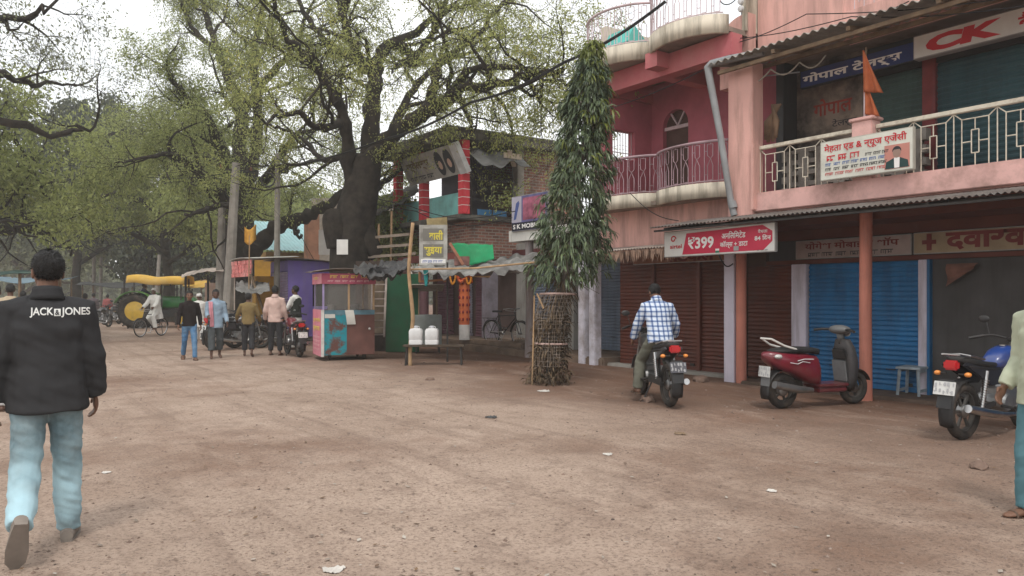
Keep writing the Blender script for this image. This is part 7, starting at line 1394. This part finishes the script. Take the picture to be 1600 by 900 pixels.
m = MB(); m.box(-.2, .2, -1.0, 1.7, .5, .9); m.box(-.6, .6, 1.25, 1.45, .4, .52); m.cyl((-.75, -.75, .8), (.75, -.75, .8), .12); m.box(-.5, .5, -.5, .1, .55, .6); P(m, 'chassis', BLACKP)
m = MB(); m.obox((0, 1.8, 1.1), (.36, .03, .3)); P(m, 'grille', BLACKP); m = MB(); m.tube([(.2, .9, 1.45), (.2, .9, 2.0)], .035, 8); P(m, 'exhaust', IRON)
m = MB(); m.obox((0, -.65, 1.15), (.5, .5, .1)); m.obox((0, -.9, 1.4), (.5, .08, .45)); P(m, 'seat', SEATM, bevel=.02); m = MB(); m.torus((0, -.12, 1.5), (0, -.5, 1), .2, .016, 22, 6); m.cyl((0, -.1, 1.48), (0, .15, 1.2), .02); P(m, 'steering_wheel', BLACKP)
for x in (-.62, .62):
    for y in (-1.3, .35, 1.2): m = MB(); m.bar((x, y, 1.0 if y < 1 else 1.3), (x, y, 2.32), .05); P(m, 'canopy_post', IRON)
YCN = M('yellow_canvas', (.62, .38, .07), .85, .15, 2, dirt=.4, dcol=(.5, .4, .25))
m = MB(); m.grid(lambda u, v: ((v - .5) * 1.7, -1.15 + 2.55 * u, 2.46 - .3 * abs(v - .5) ** 2 - .14 * math.sin(u * 3.1) * u + .03 * math.sin(u * 11) - (.3 if abs(v - .5) > .49 else 0)), 20, 14, .02); P(m, 'canopy', YCN, smooth='all')
q = Vector(tr.location) - tf * .65; q.z = 0
person('tractor driver in dark blue clothes sitting under the yellow canopy', q, tf, 1.66, LL=(80, 10, 70), LR=(80, 10, 70), AL=(50, 8, 20), AR=(50, 8, 20), seat=1.3, skin=SKIND, vox=.02, face=False, top=dict(m=cloth('navy_cotton', (.03, .04, .09)), hem=-.06), pants=dict(m=DKT))
tarp('white_awning', 'pale pink-white canvas awning stretched from the tractor canopy to the concrete pole', zz(283, 434, 30), zz(354, 424, 27), zz(350, 417, 29), zz(284, 428, 33), M('pale_pink_canvas', (.6, .5, .44), .85, .1, 3, dirt=.3), 20, 8, -.1, .06)
tarp('yellow_awning', 'smaller yellow canvas awning further back behind the white awning', zz(285, 447, 37), zz(330, 446, 36), zz(326, 437, 38), zz(288, 438, 39), YCN, 16, 6, .1, .05)
for px, y0, Z in ((290, 430, 31), (325, 430, 31), (351, 424, 27.4)):
    m = MB(); m.bar(g0(px, Z), zz(px, y0, Z), .07); setp(m.build('awning_post', IRON), {290: 'dark post under the left end of the white awning', 325: 'dark post under the middle of the white awning', 351: 'dark post under the right end of the white awning by the concrete pole'}[px], 'post')
board('mud_wall', 'pinkish mud wall between the awning posts and the concrete pole', 'wall', 322, 345, 442, 500, 34, M('pinkish_mud', (.36, .25, .2), .9, .15, 3, dirt=.4), .3, z0=0)
# far stalls
def stall(lb, px, Z, w, d, h, tmat, rot, goods):
    rt = thing('market_stall', lb, 'stall', g0(px, Z), rot); m = MB(); m.grid(lambda u, v: ((u - .5) * w * 1.15, (v - .5) * d * 1.3, h + .25 * v - .12 * math.sin(PI * u) + .06 * math.sin(u * 9 + v * 4)), 14, 6, .02); m.build('awning', tmat, rt, smooth='all')
    for x in (-w / 2, w / 2):
        for y in (-d / 2, d / 2): m = MB(); m.bar((x, y, 0), (x, y, h + .12 + .18 * y / d), .06); m.build('post', WOOD, rt)
    m = MB(); m.box(-w / 2, w / 2, -d / 2, d / 4, .7, .76); m.box(-w / 2 + .05, w / 2 - .05, -d / 2 + .02, -d / 2 + .05, .05, .7); m.build('table', WOOD, rt)
    m = MB(); r_ = random.Random(px)
    for k in range(14): m.ell((r_.uniform(-w / 2.2, w / 2.2), r_.uniform(-d / 2.2, d / 6), .82), r_.uniform(.08, .2), nu=8, nv=5)
    m.build('goods', goods, rt)
stall('market stall under black tarpaulin left of the tractor', 192, 44, 3.6, 2.2, 2.1, TARP, R(-20), M('brown_goods', (.16, .08, .05), .9, .4, 3)); stall('market stall under pale awning behind the tractor seat', 262, 48, 3.4, 2.2, 2.3, M('dull_orange_canvas', (.36, .2, .12), .9, .2, 2), R(-30), MAT['brown_goods'])
stall('market stall with dark and green awning at the left edge behind the beige man', 2, 24, 2.6, 1.8, 2.15, M('dark_teal_canvas', (.05, .1, .09), .85, .3, 3, dirt=.5, dcol=(.3, .4, .3)), R(-40), M('green_goods', (.08, .14, .04), .9, .4, 3)); stall('far blue-grey awning stall seen above the dark haired heads on the left', 50, 40, 3, 2, 2.3, M('blue_grey_canvas', (.13, .19, .23), .85, .2, 3), R(-30), MAT['green_goods'])
# ------------------------------------------------------------------ ground clutter
r = random.Random(3); m = MB(); pb = MB()
for k in range(6500):
    Z = 3.6 + 24 * r.random() ** 1.6; px = r.uniform(-60, 1660); p = g0(px, Z)
    if p.x > 11.0: continue
    s_ = (.004 + .013 * r.random() ** 4) * (1.3 if p.x > 7.5 else 1); s_ *= 1 + Z / 40; z = gz(p.x, p.y); a = [r.uniform(.6, 1.2) * s_ for _ in range(6)]
    pb.add([(p.x + a[0], p.y, z + s_ * .1), (p.x, p.y + a[1], z + s_ * .15), (p.x - a[2], p.y, z + s_ * .1), (p.x, p.y - a[3], z), (p.x + s_ * .1, p.y, z + a[4] * .7), (p.x, p.y, z - s_ * .3)], [(0, 1, 4), (1, 2, 4), (2, 3, 4), (3, 0, 4), (1, 0, 5), (2, 1, 5), (3, 2, 5), (0, 3, 5)])
def island_mat(n, cols):
    mt = bpy.data.materials.new(n); mt.use_nodes = True; t = mt.node_tree; g_ = t.nodes.new('ShaderNodeNewGeometry'); c_ = t.nodes.new('ShaderNodeValToRGB'); e = c_.color_ramp.elements
    e[0].color = (*cols[0], 1); e[1].color = (*cols[-1], 1)
    for i, q in enumerate(cols[1:-1]): w_ = e.new((i + 1) / (len(cols) - 1)); w_.color = (*q, 1)
    t.links.new(g_.outputs['Random Per Island'], c_.inputs[0]); t.links.new(c_.outputs[0], t.nodes['Principled BSDF'].inputs['Base Color']); t.nodes['Principled BSDF'].inputs['Roughness'].default_value = .92; return mt
setp(pb.build('gravel', island_mat('pebble_mix', [(.06, .042, .035), (.22, .15, .115), (.1, .066, .05), (.3, .23, .19), (.13, .085, .066)])), 'scattered small stones over the dusty street', 'gravel', kind='stuff')
n = 700; g3 = np.random.default_rng(21); Zs = 4 + 16 * g3.random(n) ** 1.3; pxs = np.where(g3.random(n) < .5, g3.uniform(0, 1600, n), g3.normal(560, 130, n)); lat = (pxs - 800) / 1200 * Zs; C = np.stack([FW.x * Zs + RT.x * lat, FW.y * Zs + RT.y * lat, 0 * Zs], 1); C[:, 2] = [gz(x, y) + .008 for x, y in C[:, :2]]
C = C[C[:, 0] < 11]; n = len(C); an = g3.uniform(0, 2 * PI, n); L_ = g3.uniform(.008, .028, n)[:, None]; ax = np.stack([np.cos(an), np.sin(an), g3.uniform(-.1, .25, n)], 1); bx_ = np.stack([-np.sin(an), np.cos(an), g3.uniform(-.1, .25, n)], 1)
V = np.stack([C - ax * L_, C + bx_ * L_ * .5, C + ax * L_, C - bx_ * L_ * .5], 1).reshape(-1, 3); V[:, 2] += .004
setp(mesh_np('leaf_litter', V, np.arange(4 * n).reshape(-1, 4), island_mat('litter_mix', [(.07, .045, .03), (.18, .11, .06), (.1, .06, .04), (.42, .38, .33), (.12, .08, .05)])), 'dry leaf scraps and bits of rubbish strewn on the ground', 'litter', kind='stuff')
PAPER = M('dirty_paper', (.55, .52, .48), .9, .12, 9, dirt=.4)
for k, (px, py, s_, lb) in enumerate(((520, 893, .08, 'pale torn paper scrap at the bottom edge of the picture'), (950, 711, .07, 'small white paper scrap in the middle of the street'), (850, 612, .13, 'crumpled pale paper at the foot of the tree guard'), (768, 652, .12, 'dark crumpled rag lying on the street left of the tree guard'), (1205, 766, .06, 'small white scrap on the ground below the scooter'), (618, 549, .2, 'heap of white scraps on the ground behind the food cart'), (165, 740, .05, 'small white scrap right of the jacket wearer'), (1062, 678, .1, 'dull brown scrap lying behind the motorcycle rear wheel'))):
    p = at(px, py); m = MB(); rr = random.Random(k); a = rr.uniform(0, 3); dx, dy = Vector((math.cos(a), math.sin(a), 0)), Vector((-math.sin(a), math.cos(a), 0))
    m.grid(lambda u, v: p + dx * ((u - .5) * s_ * 1.6 * (1 - .3 * v)) + dy * ((v - .5) * s_ * (1 + .3 * math.sin(u * 5))) + Vector((0, 0, .006 + s_ * .22 * abs(noise.noise(Vector((u * 4, v * 4, k)))))), 8, 8, .002); setp(m.build('paper_scrap', TARP if k == 3 else (WOOD if k == 7 else PAPER), None), lb, 'litter')
for px, py, s_, lb in ((672, 594, .09, 'pale stone near the bench'), (1012, 627, .16, 'reddish stone beside the rider foot'), (1095, 596, .2, 'flat grey stone before the brown shutters'), (1530, 735, .1, 'brown stone left of the blue motorcycle wheel')):
    p = at(px, py); m = MB(); rr = random.Random(px); m.ell(p + Vector((0, 0, s_ * .15)), (s_, s_ * .7, s_ * .35), Matrix.Rotation(rr.random() * 3, 3, 'Z'), 12, 8); m.V = [tuple(Vector(v) + Vector((1, 1, 1)) * s_ * .25 * noise.noise(Vector(v) * (3 / s_))) for v in m.V]; setp(m.build('stone', M('brown_stone', (.17, .115, .09), .9, .25, 12, bump=.4)), lb, 'stone')
# ------------------------------------------------------------------ dusty air
hz = bpy.data.materials.new('dusty_air'); hz.use_nodes = True; t = hz.node_tree; t.nodes.remove(t.nodes['Principled BSDF']); v = t.nodes.new('ShaderNodeVolumePrincipled'); v.inputs['Color'].default_value = (.95, .97, .96, 1); v.inputs['Density'].default_value = .0015; v.inputs['Anisotropy'].default_value = .2
t.links.new(v.outputs[0], t.nodes['Material Output'].inputs['Volume'])
m = MB(); m.box(-75, 60, -22, 178, -1.5, 21.5); setp(m.build('haze', hz), 'pale dusty air hanging over the whole street', 'haze', kind='stuff')
